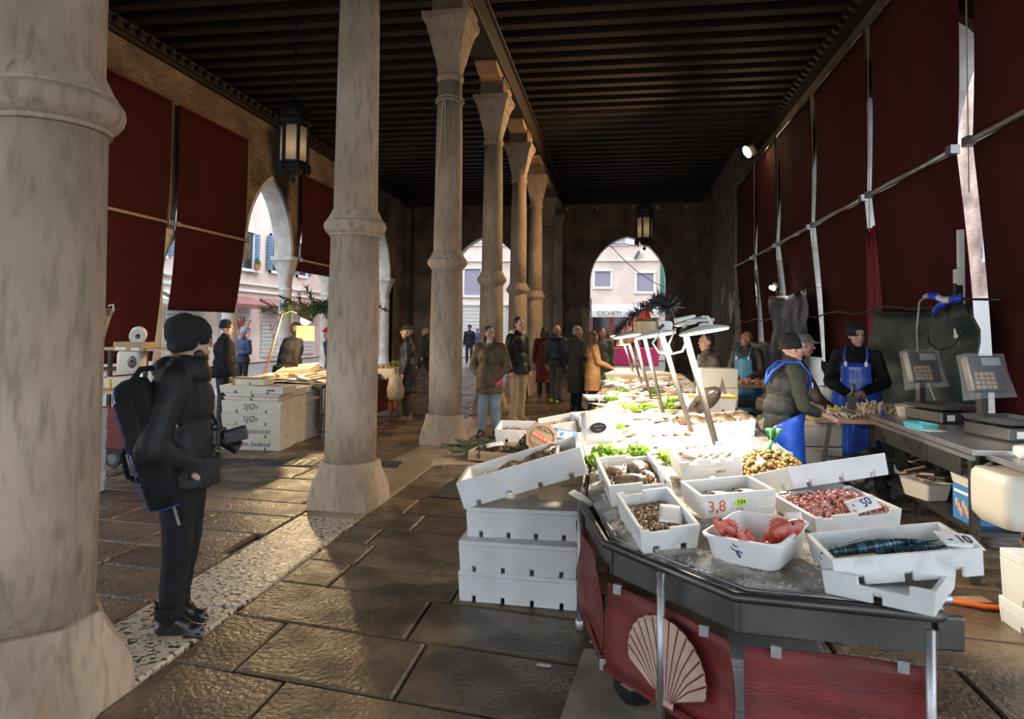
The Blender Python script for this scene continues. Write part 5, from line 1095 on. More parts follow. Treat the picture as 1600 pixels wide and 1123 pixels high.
lsp = [(-.06, 4.55, 'beside the cuttlefish crate, nearest the tilted box'), (-.09, 4.30, 'spilling at the rail under the paper sign'), (.12, 4.75, 'between the paper sign and the bream crate'), (.33, 4.62, 'under the bright lamp, tucked behind the bream crate'), (-.02, 5.6, 'behind the paper sign on the customer side'), (.0, 6.3, 'by the orange crate of prawns'), (.1, 7.0, 'nearest the orange prawns'), (.28, 7.15, 'among the prawns mid-stall'), (.50, 7.3, 'in front of the monkfish'), (.62, 7.9, 'beside the monkfish'), (-.08, 7.9, 'at the customer edge past the prawns'), (.02, 8.9, 'at the customer edge beside the camel coat woman'), (-.1, 10.6, 'at the customer edge far down the stall'), (.45, 8.9, 'between pale flatfish half way down the stall')]
for i, (x, yy, w) in enumerate(lsp):
    o = inst('lettuce', LM, None, (x, yy, zice(x, yy)+.0), (0, 0, i*1.3), (1.25 if i < 2 else .9 if yy < 5 else 1.0,)*3); tag(o, 'frilly green lettuce garnish '+w, 'lettuce', 'lettuce garnishes')
for i, (x, yy, w, yaw, lb) in enumerate(((-.15, 6.25, .5, 18, 'foam crate of orange prawns overhanging the customer edge'), (-.2, 8.35, .42, 12, 'flat foam tray jutting out over the customer edge'), (.05, 11.6, .55, 4, 'foam crate at the far end nearest the camel coat woman'), (.25, 12.4, .6, 0, 'wide foam crate across the far end of the stall'), (.7, 12.2, .5, 5, 'foam crate at the far end on the keepers\' side'), (.15, 13.3, .5, 0, 'last foam crate standing on the far end'))):
    t, Wq = crate(lb, (x, yy, zice(x, yy)+.01), (w, .36, .10 if i != 1 else .04), yaw, 0, -4 if i == 0 else 0, eps if i < 2 else eps_c)
    if i == 0: heap('spiky orange prawns in the crate overhanging the customer edge', 'orange_prawns', 'prawns', Wq, .4, .28, .06, 120, prawn_o, 'prawn', .0085, .05)
# mussels and dark shells mid-stall
heap('dark heap of mussels beside the lamp poles half way down the stall', 'mussels', 'mussels', Matrix.Translation((.42, 9.2, .83)), .35, .4, 0, 150, mussel, 'mussel', .02, .07)
# ---- lamps on slanting poles
ld = [((.668, 4.6, .80), (.417, 4.6, 1.69), (.535, 4.5, 1.675), 'first slanting lamp pole, nearest us, with a glowing white disc'), ((.584, 5.35, .80), (.31, 5.35, 1.68), (.27, 5.30, 1.64), 'second slanting lamp pole, half behind the first, with a wrapped lamp head'),
      ((.449, 6.8, .80), (.232, 6.8, 1.66), (.10, 6.7, 1.62), 'third slanting lamp pole, just past the wrapped lamp head'), ((.40, 8.2, .80), (.17, 8.2, 1.64), (.08, 8.1, 1.60), 'fourth slanting lamp pole, under the red ribbons'), ((.36, 10.2, .80), (.10, 10.2, 1.62), (.05, 10.1, 1.58), 'fifth slanting lamp pole, toward the far end'), ((.3, 12.4, .80), (.02, 12.4, 1.62), (.0, 12.3, 1.58), 'last slanting lamp pole on the stall')]
for i, (a, b_, c, lb) in enumerate(ld):
    t = thing('stall_lamp', lb, 'lamp', a, (0, 0, 0), 'slanting lamps down the fish stall'); A0 = Vector(a); B0 = Vector(b_)-A0; C0 = Vector(c)-A0
    m = M(); m.tube([(0, 0, -.02), B0], .019 if i else .021, 12); m.build('pole', alu, t, True)
    m = M(); m.tube([B0, B0+Vector((.03, -.02, .05)), C0+Vector((.06, 0, .07)), C0+Vector((0, 0, .02))], .012, 6); m.build('arm', white_pl if not i else alu, t, True)
    m = M(); m.T = Matrix.Translation(C0) @ Matrix.Rotation(-.17, 4, 'Y') @ Matrix.Rotation(-.06, 4, 'X'); m.lathe([(.157, -.008), (.160, .0), (.150, .010), (.08, .026), (.03, .034), (.02, .05)], 36); m.build('shade', enamel, t, 'auto')
    m = M(); m.T = Matrix.Translation(C0) @ Matrix.Rotation(-.17, 4, 'Y') @ Matrix.Rotation(-.06, 4, 'X'); m.lathe([(.15, -.008), (.148, -.012), (.02, -.016)], 36); m.build('lamp_disc', glow, t)
    la = bpy.data.lights.new('stall_light', 'AREA'); la.shape = 'DISK'; la.size = .3; la.energy = 52 if i == 0 else 40; la.color = (1, .86, .66); lo = bpy.data.objects.new('stall_light', la); COL.objects.link(lo); lo.parent = t; lo.location = C0+Vector((0, 0, -.03)); lo.rotation_euler = (0, -.17, 0)
    if i == 0:
        m = M(); m.tube([B0+Vector((-.05, 0, -.0)), (B0+Vector((-.10, -.02, -.11))), (B0+Vector((-.075, -.03, -.17))), B0+Vector((-.01, -.03, -.15)), B0+Vector((.02, -.02, -.08))], .007, 6); m.tube([B0+Vector((-.13, 0, -.0)), B0+Vector((-.20, .0, -.10)), B0+Vector((-.16, .0, -.16)), B0+Vector((-.08, .0, -.17))], .007, 6); m.build('white_cable', white_pl, t, True)
        m = M(); m.box(B0+Vector((.02, .1, .05)), (.13, .08, .06), (0, -.2, .2)); m.build('ballast_box', white_pl, t, bevel=.006)
        m = M(); m.tube([B0+Vector((.18, -.1, .0)), B0+Vector((.14, -.1, .075)), B0+Vector((.11, -.08, .075))], .009, 6); m.build('bracket', white_pl, t)
        m = M(); m.tube([B0+Vector((-.06, .05, .02)), B0+Vector((.12, -.02, .08))], .008, 6); m.build('crossbar', steel, t)
    if i == 1:
        m = M(); m.box(B0+Vector((-.02, 0, .03)), (.22, .10, .09), (0, .1, .1)); m.build('wrapped_head', white_c, t, bevel=.02)
        m = M(); m.T = Matrix.Translation(B0+Vector((-.10, 0, .02))); m.lathe([(.10, -.05), (.10, .04), (.07, .06)], 20); m.build('brass_shade', gold_deco, t, 'auto')
# tinsel garland strung along the lamp heads
gl = thing('tinsel_garland', 'frosted dark fir garland with red ribbons strung along the lamp heads', 'garland', (.2, 7, 1.8)); R = random.Random(5); gp = [Vector((.40, 5.5, 1.86)), Vector((.33, 5.7, 1.92)), Vector((.20, 6.4, 1.85)), Vector((.12, 7.3, 1.76)), Vector((.06, 8.2, 1.69)), Vector((.02, 9.6, 1.66)), Vector((.0, 11, 1.60))]
nd = M(); rd = M(); gd = M()
for q in range(1100):
    f = R.random()**1.3*(len(gp)-1); i = min(int(f), len(gp)-2); p = gp[i].lerp(gp[i+1], f-i)-Vector((.2, 7, 1.8)); d = Vector((R.gauss(0, 1), R.gauss(0, 1), R.gauss(0, 1))).normalized(); L = R.uniform(.06, .125)
    nd.tube([p, p+d*L], [.009, .002], 3)
for q in range(46):
    f = R.uniform(1.6, 5.6); i = min(int(f), len(gp)-2); p = gp[i].lerp(gp[i+1], f-i)-Vector((.2, 7, 1.8)); (rd if q % 2 else gd).grid(lambda u, v: p+Vector((.07*(u-.5)+.02*math.sin(v*5+q), .03*math.sin(u*6+q), -.20*v)), 3, 4, thick=.002)
nd.build('fir_tinsel', fir_d, gl); tag(bpy.data.objects[gl.children[-1].name], kind='stuff'); o = rd.build('red_ribbons', red_deco, gl); tag(o, kind='stuff'); o = gd.build('gold_ribbons', gold_deco, gl); tag(o, kind='stuff')
# ------------------------------------------------------------------ white foam boxes stacked at the customer side
stk = [((-.594, 4.36, 0), (.74, .42, .185), -2, 'bottom foam box of the stack standing on the paving beside the stall'), ((-.60, 4.35, .185), (.73, .42, .19), 0, 'middle foam box of the stack beside the stall'), ((-.595, 4.44, .375), (.705, .42, .185), 3, 'upper lidded foam box of the stack, under the tilted box')]
for l, d, yw, lb in stk: lidded(lb, l, d, yw, eps, 'foam box stack beside the stall', nb=4, lid=.028, lidw=1.0)
t, Wt = crate('big foam box tilted up on top of the stack, full of shellfish', (-.57, 4.36, .695), (.79, .46, .165), 4, 1, -17.5, eps, nb=4, th=.03, k=.99)
for i, (x, y, s_) in enumerate(((.10, -.05, .9), (-.08, -.08, .8), (.17, .05, .9), (.22, -.04, .9))): put_fish(K_BRM_D, ('second', 'leftmost', 'third', 'rightmost, largest')[i]+' dark fish lying in the tilted foam box', Wt, (x, y, .12), (.4, 0, .5*i), 'fish in the tilted box', 'fish', s_)
heap('pale noodle-like squid strips in the tilted foam box', 'squid_strips', 'seafood', Wt, .6, .34, .075, 120, f_sole, 'strip', .014, .03)
cb = thing('cardboard_box', 'brown cardboard box with a bar code wedged under the tilted foam box', 'box', (-.36, 4.62, .56), (0, 0, .12)); m = M(); m.box((0, 0, .085), (.34, .28, .17)); m.build('carton', card_m, cb, bevel=.004); m = M(); m.box((0, 0, .171), (.06, .28, .003)); m.build('tape', paper, cb); text('lettering', 'IIIIII IIII II', .03, ink, cb, (.03, -.1415, .10))
# side table carrying wooden box, packets and signs
tb = thing('side_table', 'low wooden side table hidden under fir branches and fish boxes', 'table', (-.64, 5.75, 0)); m = M(); m.box((0, 0, .655), (.78, 1.6, .03)); m.build('table_top', wood_l, tb)
for x in (-.26, .3):
    for yy in (-.7, .7): m = M(); m.box((x, yy, .32), (.05, .05, .64)); m.build('leg', wood_l, tb)
cs = thing('cardboard_sheet', 'flat cardboard sheet sticking out under the fir branches', 'cardboard', (-1.12, 5.12, .672), (0, 0, .2)); m = M(); m.grid(lambda u, v: Vector(((u-.5)*.55, (v-.5)*.4, .012*math.sin(u*4))), 6, 4, thick=.005); m.build('sheet', card_m, cs)
wb = thing('wooden_tray', 'shallow wooden tray of black mussels with a paper on top', 'tray', (-.90, 5.15, .69), (0, 0, -.15)); m = M(); m.box((0, 0, .006), (.38, .30, .012)); m.build('tray_base', wood_l, wb)
for x, yy, sx, sy in ((0, -.145, .38, .012), (0, .145, .38, .012), (-.184, 0, .012, .3), (.184, 0, .012, .3)): m = M(); m.box((x, yy, .035), (sx, sy, .07)); m.build('side_board', wood_l, wb)
heap('black mussels in the shallow wooden tray', 'black_mussels', 'mussels', Matrix.Translation((-.90, 5.15, .73)), .34, .26, 0, 130, mussel, 'mussel', .018, .03)
heap('dark mussels and weed spilling beside the octagonal sign', 'loose_mussels', 'mussels', Matrix.Translation((-.60, 5.2, .75)), .34, .36, 0, 230, mussel, 'mussel', .018, .14)
card('white paper scrap lying on the mussels in the wooden tray', Matrix(), (-.92, 5.10, .80), (.2, -.15, .3), .13, .08)
fb = thing('fir_branches', 'green fir sprigs around the wooden mussel tray', 'branches', (-1.05, 5.35, .69)); m = M(); R = random.Random(8)
for k in range(11):
    a = R.uniform(2.2, 4.6) if k < 8 else R.uniform(0, 6); L = R.uniform(.26, .40); b0 = Vector((R.uniform(-.05, .3), R.uniform(-.25, .2), .03)); d = Vector((math.cos(a), math.sin(a)*.8, R.uniform(-.05, .15)))
    m.tube([b0, b0+d*L], .004, 4)
    for q in range(60):
        p = b0+d*L*R.uniform(.1, 1); s_ = Vector((-d.y, d.x, 0))*R.choice((-1, 1))+d*.6+Vector((0, 0, R.uniform(-.3, .4))); m.tube([p, p+s_.normalized()*R.uniform(.04, .07)], [.006, .002], 3)
o = m.build('sprigs', pine_m, fb); tag(o, kind='stuff')
for i, (x, yy, z, r_, mt) in enumerate(((-.72, 5.75, .76, .5, teal), (-.45, 5.75, .78, -.3, blue_box))):
    t = thing('food_packet', ('blue and white film packet lying on the fir sprigs', 'printed blue packet behind the octagonal sign')[i], 'packet', (x, yy, z), (.5, .1, r_)); m = M(); m.grid(lambda u, v: Vector(((u-.5)*.24, (v-.5)*.17, .02*math.sin(PI*u)*math.sin(PI*v)+.003*math.sin(u*20))), 10, 6, thick=.01); m.build('pouch', mt if i else film, t, True); m = M(); m.box((0, 0, .012), (.13, .09, .012)); m.build('print', f_sole if not i else paper, t)
oc = thing('round_sign', 'octagonal cardboard sign with a red band and printed ring', 'sign', (-.56, 5.05, .87), (D2R(62), 0, D2R(8))); m = M(); m.lathe([(.125, -.003), (.125, .003)], 8, (0, 0, 0), True, None, PI/8); m.build('board', card_m, oc)
m = M(); m.tube([(.088*math.cos(a), .088*math.sin(a), .004) for a in [2*PI*k/36 for k in range(37)]], .0022, 4); m.build('printed_ring', ink, oc); m = M(); m.box((0, 0, .0045), (.155, .036, .001), (0, 0, -.5)); m.build('red_band', ink_r, oc)
text('lettering', 'PAS AL BON', .028, paper, oc, (0, 0, .006), (0, 0, -.5)); text('lettering', 'QUALITE', .034, ink, oc, (.03, .052, .0045), (0, 0, -.45)); text('lettering', '~ ~~~~ ~', .026, ink, oc, (-.035, -.050, .0045), (0, 0, -.5))
ps = thing('paper_sign', 'cream paper sign with a dark oval emblem leaning over the customer edge', 'sign', (-.13, 4.55, 1.03), (D2R(58), D2R(-8), D2R(-6))); m = M(); m.grid(lambda u, v: Vector(((u-.5)*.23, (v-.5)*.24, .012*math.sin(u*3))), 6, 5, thick=.002); m.build('sheet', paper, ps, True); m = M(); m.loft([[(.055*math.cos(a), .036*math.sin(a)-.005, z_) for a in [2*PI*k/24 for k in range(24)]] for z_ in (.013, .015)]); m.build('oval_emblem', ink, ps); text('lettering', '~~~~', .024, paper, ps, (0, .005, .017)); text('lettering', '~~~', .02, paper, ps, (0, -.02, .017))
card('narrow cream card stuck out at the rail by the box stack', Matrix(), (-.20, 3.83, .745), (.3, .25, -.7), .17, .05)
card('white card standing on edge beside the paper sign', Matrix(), (-.20, 4.62, .90), (1.25, 0, 1.2), .22, .2, cat='card')
for i, (l, d, yw, rl, lb) in enumerate((((-.895, 6.2, .68), (.40, .42, .115), 3, 0, 'white foam crate of small shells at the customers\' feet end of the side table'), ((-.541, 6.27, .74), (.34, .39, .11), 7, -11, 'white foam crate tilted beside the shell crate on the side table'))):
    t, Wq = crate(lb, l, d, yw, 4, rl, eps); heap(('tiny pale shells in the shell crate', 'pinkish shells in the tilted crate of the side table')[i], 'small_shells', 'shells', Wq, d[0]*.8, d[1]*.75, .05, 150, shellf, 'shell', .013, .02)
# under the near end of the stall
bb_ = thing('bin_bag', 'black bin bag with lettuce on top under the scallop shell panel', 'bag', (.08, 3.2, .0)); m = M(); m.ell((0, 0, .09), (.10, .12, .09)); m.ell((-.05, -.03, .15), (.05, .05, .05)); blob(m.build('bag_body', bag_black, bb_), .012, 2, .012, 16); inst('lettuce_leaf', LM, bb_, (.02, -.0, .18), (0, 0, 1), (1, 1, 1))
o = M(); o.box((.0, 3.25, .012), (.42, .75, .012), (0, 0, -.1)); o = o.build('base_board', mat('stained_board', (.40, .34, .27), (.26, .22, .17), 4, .6)); tag(o, 'stained pale board on the paving under the stall corner', 'board')
lidded('white foam box on the paving behind the gap between two red panels', (.60, 2.79, 0), (.36, .24, .30), -8, eps, nb=1); lidded('second white foam box stacked under the stall behind the panel gap', (.60, 2.79, .30), (.35, .24, .16), -6, eps, nb=1)
for i, (x, yy, w, d, rz) in enumerate(((-.36, 3.45, .07, .022, -.1), (-.13, 3.75, .03, .02, .6))): m = M(); m.box((0, 0, .002), (w, d, .003)); o = m.build('paper_scrap', paper); o.location = (x, yy, .006); o.rotation_euler = (0, 0, rz); tag(o, ('small white label lying on the paving in front of the box stack', 'tiny scrap of paper by the stall leg')[i], 'litter')
# ------------------------------------------------------------------ left-hand stall: lettered foam boxes, fish table, lamp
def col_boxes(x, y, yaw, n, w, d, h, words, tag_, m_=eps_c):
    for i in range(n):
        wd = words[i] if i < len(words) else None
        lv = ('bottom', 'second', 'third', 'top')[i]
        lidded(f'{lv} foam box {tag_}'+(f' lettered {wd[0]}' if wd else ''), (x, y, i*h), (w, d, h-.001), yaw, m_, 'foam boxes stacked at the left stall', nb=2, lid=.022, words=wd[0] if wd else None, wsize=wd[1] if wd else .05, wm=wd[2] if wd else ink_g)
WD = [('Lofoten Seafood', .085, ink_b), ('GRIEG SEAFOOD', .075, ink_g), ('SJØr', .115, ink_g), ('SJØr', .115, ink_g)]
col_boxes(-4.88, 8.76, 2, 4, .85, .40, .165, WD, 'of the front stack at the left stall')
col_boxes(-4.93, 9.23, 1, 4, .82, .48, .168, [], 'of the middle stack behind the lettered boxes')
col_boxes(-4.94, 9.74, 1, 4, .82, .46, .170, [], 'of the rear stack nearest the second column')
for i, (x, y, z, w, d, h, yw, lb) in enumerate(((-4.89, 8.76, .662, .80, .39, .045, 2, 'thin foam tray lying on the lettered box stack'), (-4.88, 8.77, .71, .81, .39, .045, 2, 'second thin foam tray on the lettered box stack'),
        (-5.12, 8.74, .757, .46, .36, .10, 4, 'foam tray at the rear corner on top of the lettered boxes'), (-4.64, 8.73, .757, .46, .40, .10, 2, 'foam tray with a printed emblem on the corner of the lettered boxes'), (-4.78, 9.24, .68, .56, .44, .11, 2, 'long foam tray on the middle stack of boxes'), (-4.78, 9.75, .69, .56, .44, .11, 2, 'long foam tray on the rear stack of boxes'), (-4.96, 8.80, .86, .44, .30, .075, 3, 'topmost foam tray of small dark fish with a lime sticker'))):
    t, Wq = crate(lb, (x, y, z), (w, d, h), yw, 0, 0, eps_c, nb=1)
    if i == 3: m = M(); m.box((.05, -.193, .055), (.11, .002, .035)); m.build('printed_emblem', ink_b, t)
    if i == 6:
        m = M(); m.box((-.08, -.147, .045), (.04, .003, .03)); m.build('lime_sticker', lime, t)
        for q in range(9): put_fish(K_BRS, names[q]+' small fish from the left in the topmost tray of the lettered stack', Wq, (-.15+.037*q, .02*(q % 3)-.02, .075), (PI/2-.3, .1, .6+.3*(q % 4)), 'fish in the topmost tray', 'fish', .55)
ft = thing('fish_table', 'long fish table of the left stall behind the lettered foam boxes', 'table', (-5.1, 11.4, 0)); m = M(); m.box((0, 0, .76), (1.5, 3.6, .05)); m.build('table_top', steel_d, ft)
for x in (-.7, .7):
    for y in (-1.7, 1.7): m = M(); m.tube([(x, y, 0), (x, y, .74)], .025, 8); m.build('leg', steel_d, ft)
m = M(); m.grid(lambda u, v: Vector((.76, -1.7+3.4*u, .1+.62*v))+Vector((.02*math.sin(u*9), 0, 0)), 10, 4, thick=.005); m.build('skirt_panel', mat('orange_red_board', (.32, .06, .02), rough=.6), ft)
m = M(); m.grid(lambda u, v: Vector((-5.85+1.5*u, 9.65+3.55*v, .80+.03*math.sin(u*3.1)+.012*noise.noise(Vector((u*9, v*20, 0))))), 20, 40); o = m.build('ice_bed', ice_m, None, True); tag(o, 'bed of crushed ice on the fish table of the left stall', 'ice', kind='stuff')
R = random.Random(33)
for y in range(6):
    kd, nm, ad = [(K_SOLE, 'flatfish', 'pale flatfish'), (K_FILLET, 'fish_fillet', 'salmon-pink fillets'), (K_SQUID, 'squid', 'white squid')][y % 3]
    for k in range(9): put_fish(kd, f'{names[k]} of the {ad} from the left, {names[y]} band of the left table', Matrix(), (-5.75+.155*k+R.uniform(-.03, .03), 9.9+.5*y+R.uniform(-.15, .15), .85+.012*(k % 3)), (R.uniform(-.2, .2), R.uniform(-.2, .2), R.uniform(0, 6)), f'{ad} on the left table, {names[y]} band', nm, 1.15)
t, Wq = crate('foam crate tilted up on the left fish table with orange fillets', (-5.35, 10.9, .86), (.6, .45, .12), 4, 10, -6, eps_c)
for k in range(5): put_fish(K_FILLET, names[k]+' orange fillet from the left in the tilted crate on the left table', Wq, (-.2+.1*k, 0, .09), (.1, .1, 1.4), 'fillets in the tilted crate on the left table', 'fish_fillet')
pbag = thing('paper_bag', 'crumpled cream paper bag standing on the left fish table', 'bag', (-4.95, 11.75, .85)); m = M(); m.loft([[(w*math.cos(a)+.02*math.sin(3*a+z_*20), d*math.sin(a), z_) for a in [2*PI*k/16 for k in range(16)]] for w, d, z_ in ((.10, .07, 0), (.15, .10, .08), (.17, .08, .2), (.20, .03, .33))]); m.build('bag_body', paper, pbag, True)
t, Wq = crate('cream foam crate of orange prawns beside the second column', (-4.35, 12.35, .70), (.55, .42, .20), 0, 0, 0, eps_c); heap('orange prawns in the cream crate beside the second column', 'orange_prawns', 'prawns', Wq, .46, .34, .17, 150, prawn_o, 'prawn', .011, .06)
for x, y in ((-4.55, 12.2), (-4.15, 12.2), (-4.55, 12.55), (-4.15, 12.55)): pass
tr = thing('crate_stand', 'thin metal stand carrying the cream prawn crate', 'stand', (-4.35, 12.35, 0))
for x in (-.22, .22):
    for y in (-.17, .17): m = M(); m.tube([(x, y, 0), (x, y, .69)], .012, 6); m.build('leg', alu, tr)
m = M(); m.box((0, 0, .69), (.5, .4, .015)); m.build('shelf', alu, tr); m = M(); m.tube([(-.22, -.17, .3), (.22, -.17, .3)], .01, 6); m.build('crossbar', alu, tr)
t, Wq = crate('white crate of greens and shellfish behind the prawn crate', (-4.25, 13.0, .72), (.55, .42, .17), 0, 0, 0, eps_c); inst('lettuce', LM, None, (-4.3, 12.95, .86), (0, 0, 1), (1.5,)*3); tag(bpy.data.objects['lettuce.%03d' % (len([o for o in bpy.data.objects if o.name.startswith('lettuce') and 'leaf' not in o.name])-1)], 'lettuce garnish in the crate behind the prawn crate by the second column', 'lettuce')
sl = thing('stall_lamp', 'bright lamp on a slanting wooden pole over the left fish table', 'lamp', (-5.78, 10.5, .82)); m = M(); m.tube([(0, 0, -.05), (.30, 0, 1.04)], .022, 10); m.build('pole', wood_l, sl, True); m = M(); m.tube([(.30, 0, 1.04), (.42, .1, 1.10), (.55, .25, 1.02)], .012, 6); m.build('arm', alu, sl); m = M(); m.T = Matrix.Translation((.58, .28, .99)) @ Matrix.Rotation(.5, 4, 'Y'); m.lathe([(.14, -.01), (.145, 0), (.09, .035), (.03, .06)], 24); m.build('shade', gold_deco, sl, 'auto'); m = M(); m.T = Matrix.Translation((.58, .28, .97)); m.ell((0, 0, -.03), (.085, .085, .075)); m.build('bulb', glow_w, sl, True)
la = bpy.data.lights.new('left_stall_light', 'POINT'); la.shadow_soft_size = .07; la.energy = 170; la.color = (1, .70, .36); lo = bpy.data.objects.new('left_stall_light', la); COL.objects.link(lo); lo.parent = sl; lo.location = (.60, .20, .90)
m = M(); m.box((.18, .02, 1.02), (.24, .04, .03)); m.build('sign_bar', awning_r, sl); m = M(); m.box((.36, .75, .72), (.34, .01, .26)); m.build('hanging_paper', card_m, sl)
fr = thing('fir_garland', 'thick green fir branches hanging over the left stall lamp', 'branches', (-5.0, 11.3, 1.95)); m = M(); R = random.Random(12)
for k in range(46):
    b0 = Vector((R.uniform(-.9, .6), R.uniform(-.2, .4), R.uniform(-.06, .14))); d = Vector((R.uniform(-1, 1), R.uniform(-.6, .3), R.uniform(-.5, .35))).normalized(); L = R.uniform(.25, .45); m.tube([b0, b0+d*L], .006, 4)
    for q in range(44):
        p = b0+d*L*R.uniform(0, 1); s_ = (Vector((R.gauss(0, 1), R.gauss(0, 1), R.gauss(0, 1))).normalized()+d*.6).normalized(); m.tube([p, p+s_*R.uniform(.07, .13)], [.010, .003], 3)
o = m.build('fir_sprigs', pine_m, fr); tag(o, kind='stuff'); m = M(); m.tube([(-.9, .1, -.02), (.6, .1, .02)], .015, 6); m.tube([(-.6, .1, 0), (-.6, .1, -1.2)], .02, 6); m.build('support_bar', wood_d, fr)
# things near the nearest column on the left
for i in range(4): lidded(('bottom', 'second', 'third', 'top')[i]+' white foam box of the stack peeping out beside the nearest column', (-5.36, 6.0, .205*i), (.55, .42, .204), 2, eps, 'foam boxes behind the nearest column', nb=2)
for i, (x, y, z, rx, rz) in enumerate(((-5.22, 5.98, .845, .25, .2), (-5.15, 5.95, .87, .5, -.3), (-5.32, 6.02, .86, .4, .6))): card(('price card lying on the foam boxes beside the nearest column', 'second price card leaning on the first beside the nearest column', 'hindmost price card on the foam boxes beside the nearest column')[i], Matrix(), (x, y, z), (rx, .1, rz), .22, .14, [('~~~~', 0, .02, .05, 0, ink), ('~~~~', 0, -.03, .05, 0, ink_r)])
ct = thing('market_cart', 'low red-sided handcart on a rubber wheel behind the photographer', 'cart', (-5.45, 7.2, 0)); m = M(); m.box((0, 0, .45), (.95, .05, .52), (0, 0, .1)); m.build('side_panel', panel_m, ct); m = M(); m.box((0, .35, .20), (1.0, .8, .05), (0, 0, .1)); m.build('deck', wood_d, ct)
for x, y in ((.30, -.02), (-.35, .0), (.30, .6), (-.35, .6)):
    m = M(); m.T = Matrix.Translation((x, y, .105)) @ Matrix.Rotation(PI/2, 4, 'X'); m.lathe([(.03, -.022), (.075, -.022), (.098, -.02), (.105, 0), (.098, .02), (.075, .022), (.03, .022)], 22); w_ = m.build('wheel', black_p, ct, 'auto'); m = M(); m.T = Matrix.Translation((x, y, .105)) @ Matrix.Rotation(PI/2, 4, 'X'); m.lathe([(.065, -.026), (.06, .026)], 16); m.build('hub', steel_d, w_)
wt = thing('cutting_table', 'pale wooden board table with coloured knife handles behind the photographer', 'table', (-6.55, 8.1, 0)); m = M(); m.box((0, 0, .80), (1.15, .7, .04), (0, 0, .1)); m.build('table_top', wood_l, wt)
for x, y in ((-.5, -.25), (.5, -.25), (-.5, .25), (.5, .25)): m = M(); m.box((x, y, .39), (.05, .05, .78)); m.build('leg', white_pl, wt)
t, Wq = crate('shallow cream plastic tray on the pale board table', (-6.55, 8.15, .825), (.55, .30, .13), 5, 0, 0, eps_c, nb=0)
for i, (x, mt, c) in enumerate(((-.38, red_pl, 'red'), (-.27, black_p, 'black'), (-.15, red_pl, 'second red'), (.06, yellow_pl, 'yellow'), (.28, red_pl, 'flat-lying red'))):
    k = thing('knife', f'knife with a {c} handle leaning at the cream tray on the board table', 'knife', (-6.55+x, 7.96, .825), (.2 if i < 4 else 1.4, 0, .1 if i < 4 else 1.2)); m = M(); m.cap((0, 0, .015), (0, 0, .12), .016, .014); m.build('handle', mt, k, True); m = M(); m.box((0, 0, .002), (.02, .003, .02)); m.build('blade', steel, k)
sh = thing('shelf', 'rough wooden shelf carrying boxes in front of the nearest maroon blind', 'shelf', (-7.1, 9.2, 0)); m = M(); m.box((.3, 0, 1.30), (1.5, .4, .04)); m.build('board', wood_l, sh); m = M(); m.box((-.3, 0, 1.0), (.55, .4, .03)); m.build('lower_board', wood_d, sh)
for x in (-.55, .05, .9): m = M(); m.box((x, .15, .65), (.05, .05, 1.3)); m.build('post', wood_d, sh)
m = M(); m.box((.55, 0, 1.14), (.04, .3, .36), (0, .9, 0)); m.build('brace', wood_l, sh)
wc = thing('water_canister', 'squarish cream canister with a grey oval dial on the wooden shelf', 'canister', (-7.05, 9.05, .95), (0, 0, .25)); m = M(); m.loft([rrect(.30, .24, 0, .05), rrect(.34, .27, .03, .06), rrect(.34, .27, .28, .06), rrect(.30, .24, .32, .05)]); m.build('canister_body', cream_pl, wc, 'auto'); m = M(); m.ell((.06, -.135, .17), (.065, .012, .09)); m.build('oval_dial', steel_d, wc, True); m = M(); m.cap((.06, -.145, .18), (.06, -.155, .18), .02, .02); m.build('knob', black_p, wc); m = M(); m.box((.05, -.1, .31), (.08, .02, .03)); m.build('slot', black_p, wc)
cb2 = thing('cardboard_box', 'flat brown cardboard box with white labels on top of the cream canister', 'box', (-7.05, 9.1, 1.275), (0, 0, .1)); m = M(); m.box((0, 0, .065), (.46, .3, .13)); m.build('carton', card_m, cb2); m = M(); m.box((-.12, -.152, .035), (.16, .003, .04)); m.build('label', paper, cb2); m = M(); m.box((.10, -.152, .03), (.12, .003, .035)); m.build('label', paper, cb2)
prl = thing('paper_roll', 'fat white paper roll lying tilted on the flat cardboard box', 'paper roll', (-7.0, 9.1, 1.505), (0, 0, .2)); m = M(); m.T = Matrix.Rotation(PI/2+.15, 4, 'X') @ Matrix.Rotation(.4, 4, 'Y'); m.lathe([(.035, -.12), (.11, -.12), (.115, -.11), (.115, .11), (.11, .12), (.035, .12), (.035, -.12)], 28, caps=False); m.build('roll', white_c, prl, 'auto')
hp = thing('folding_awning', 'rolled red awning on a slanting pale wooden frame at the nearest column', 'awning', (-6.75, 8.0, 0)); m = M(); m.tube([(-.25, 0, 1.86), (.18, 0, 1.82)], .055, 12); m.build('rolled_cloth', awning_r, hp, True); m = M(); m.tube([(.14, 0, 1.86), (-.15, 0, .9)], .022, 8); m.build('frame_bar', wood_l, hp); m = M(); m.tube([(.20, 0, 1.84), (-.09, 0, .9)], .018, 8); m.build('frame_bar', wood_l, hp); m = M(); m.tube([(.15, 0, 1.90), (.22, 0, 1.92), (.23, 0, 1.84), (.19, 0, 1.80)], .012, 6); m.build('clamp', steel, hp)
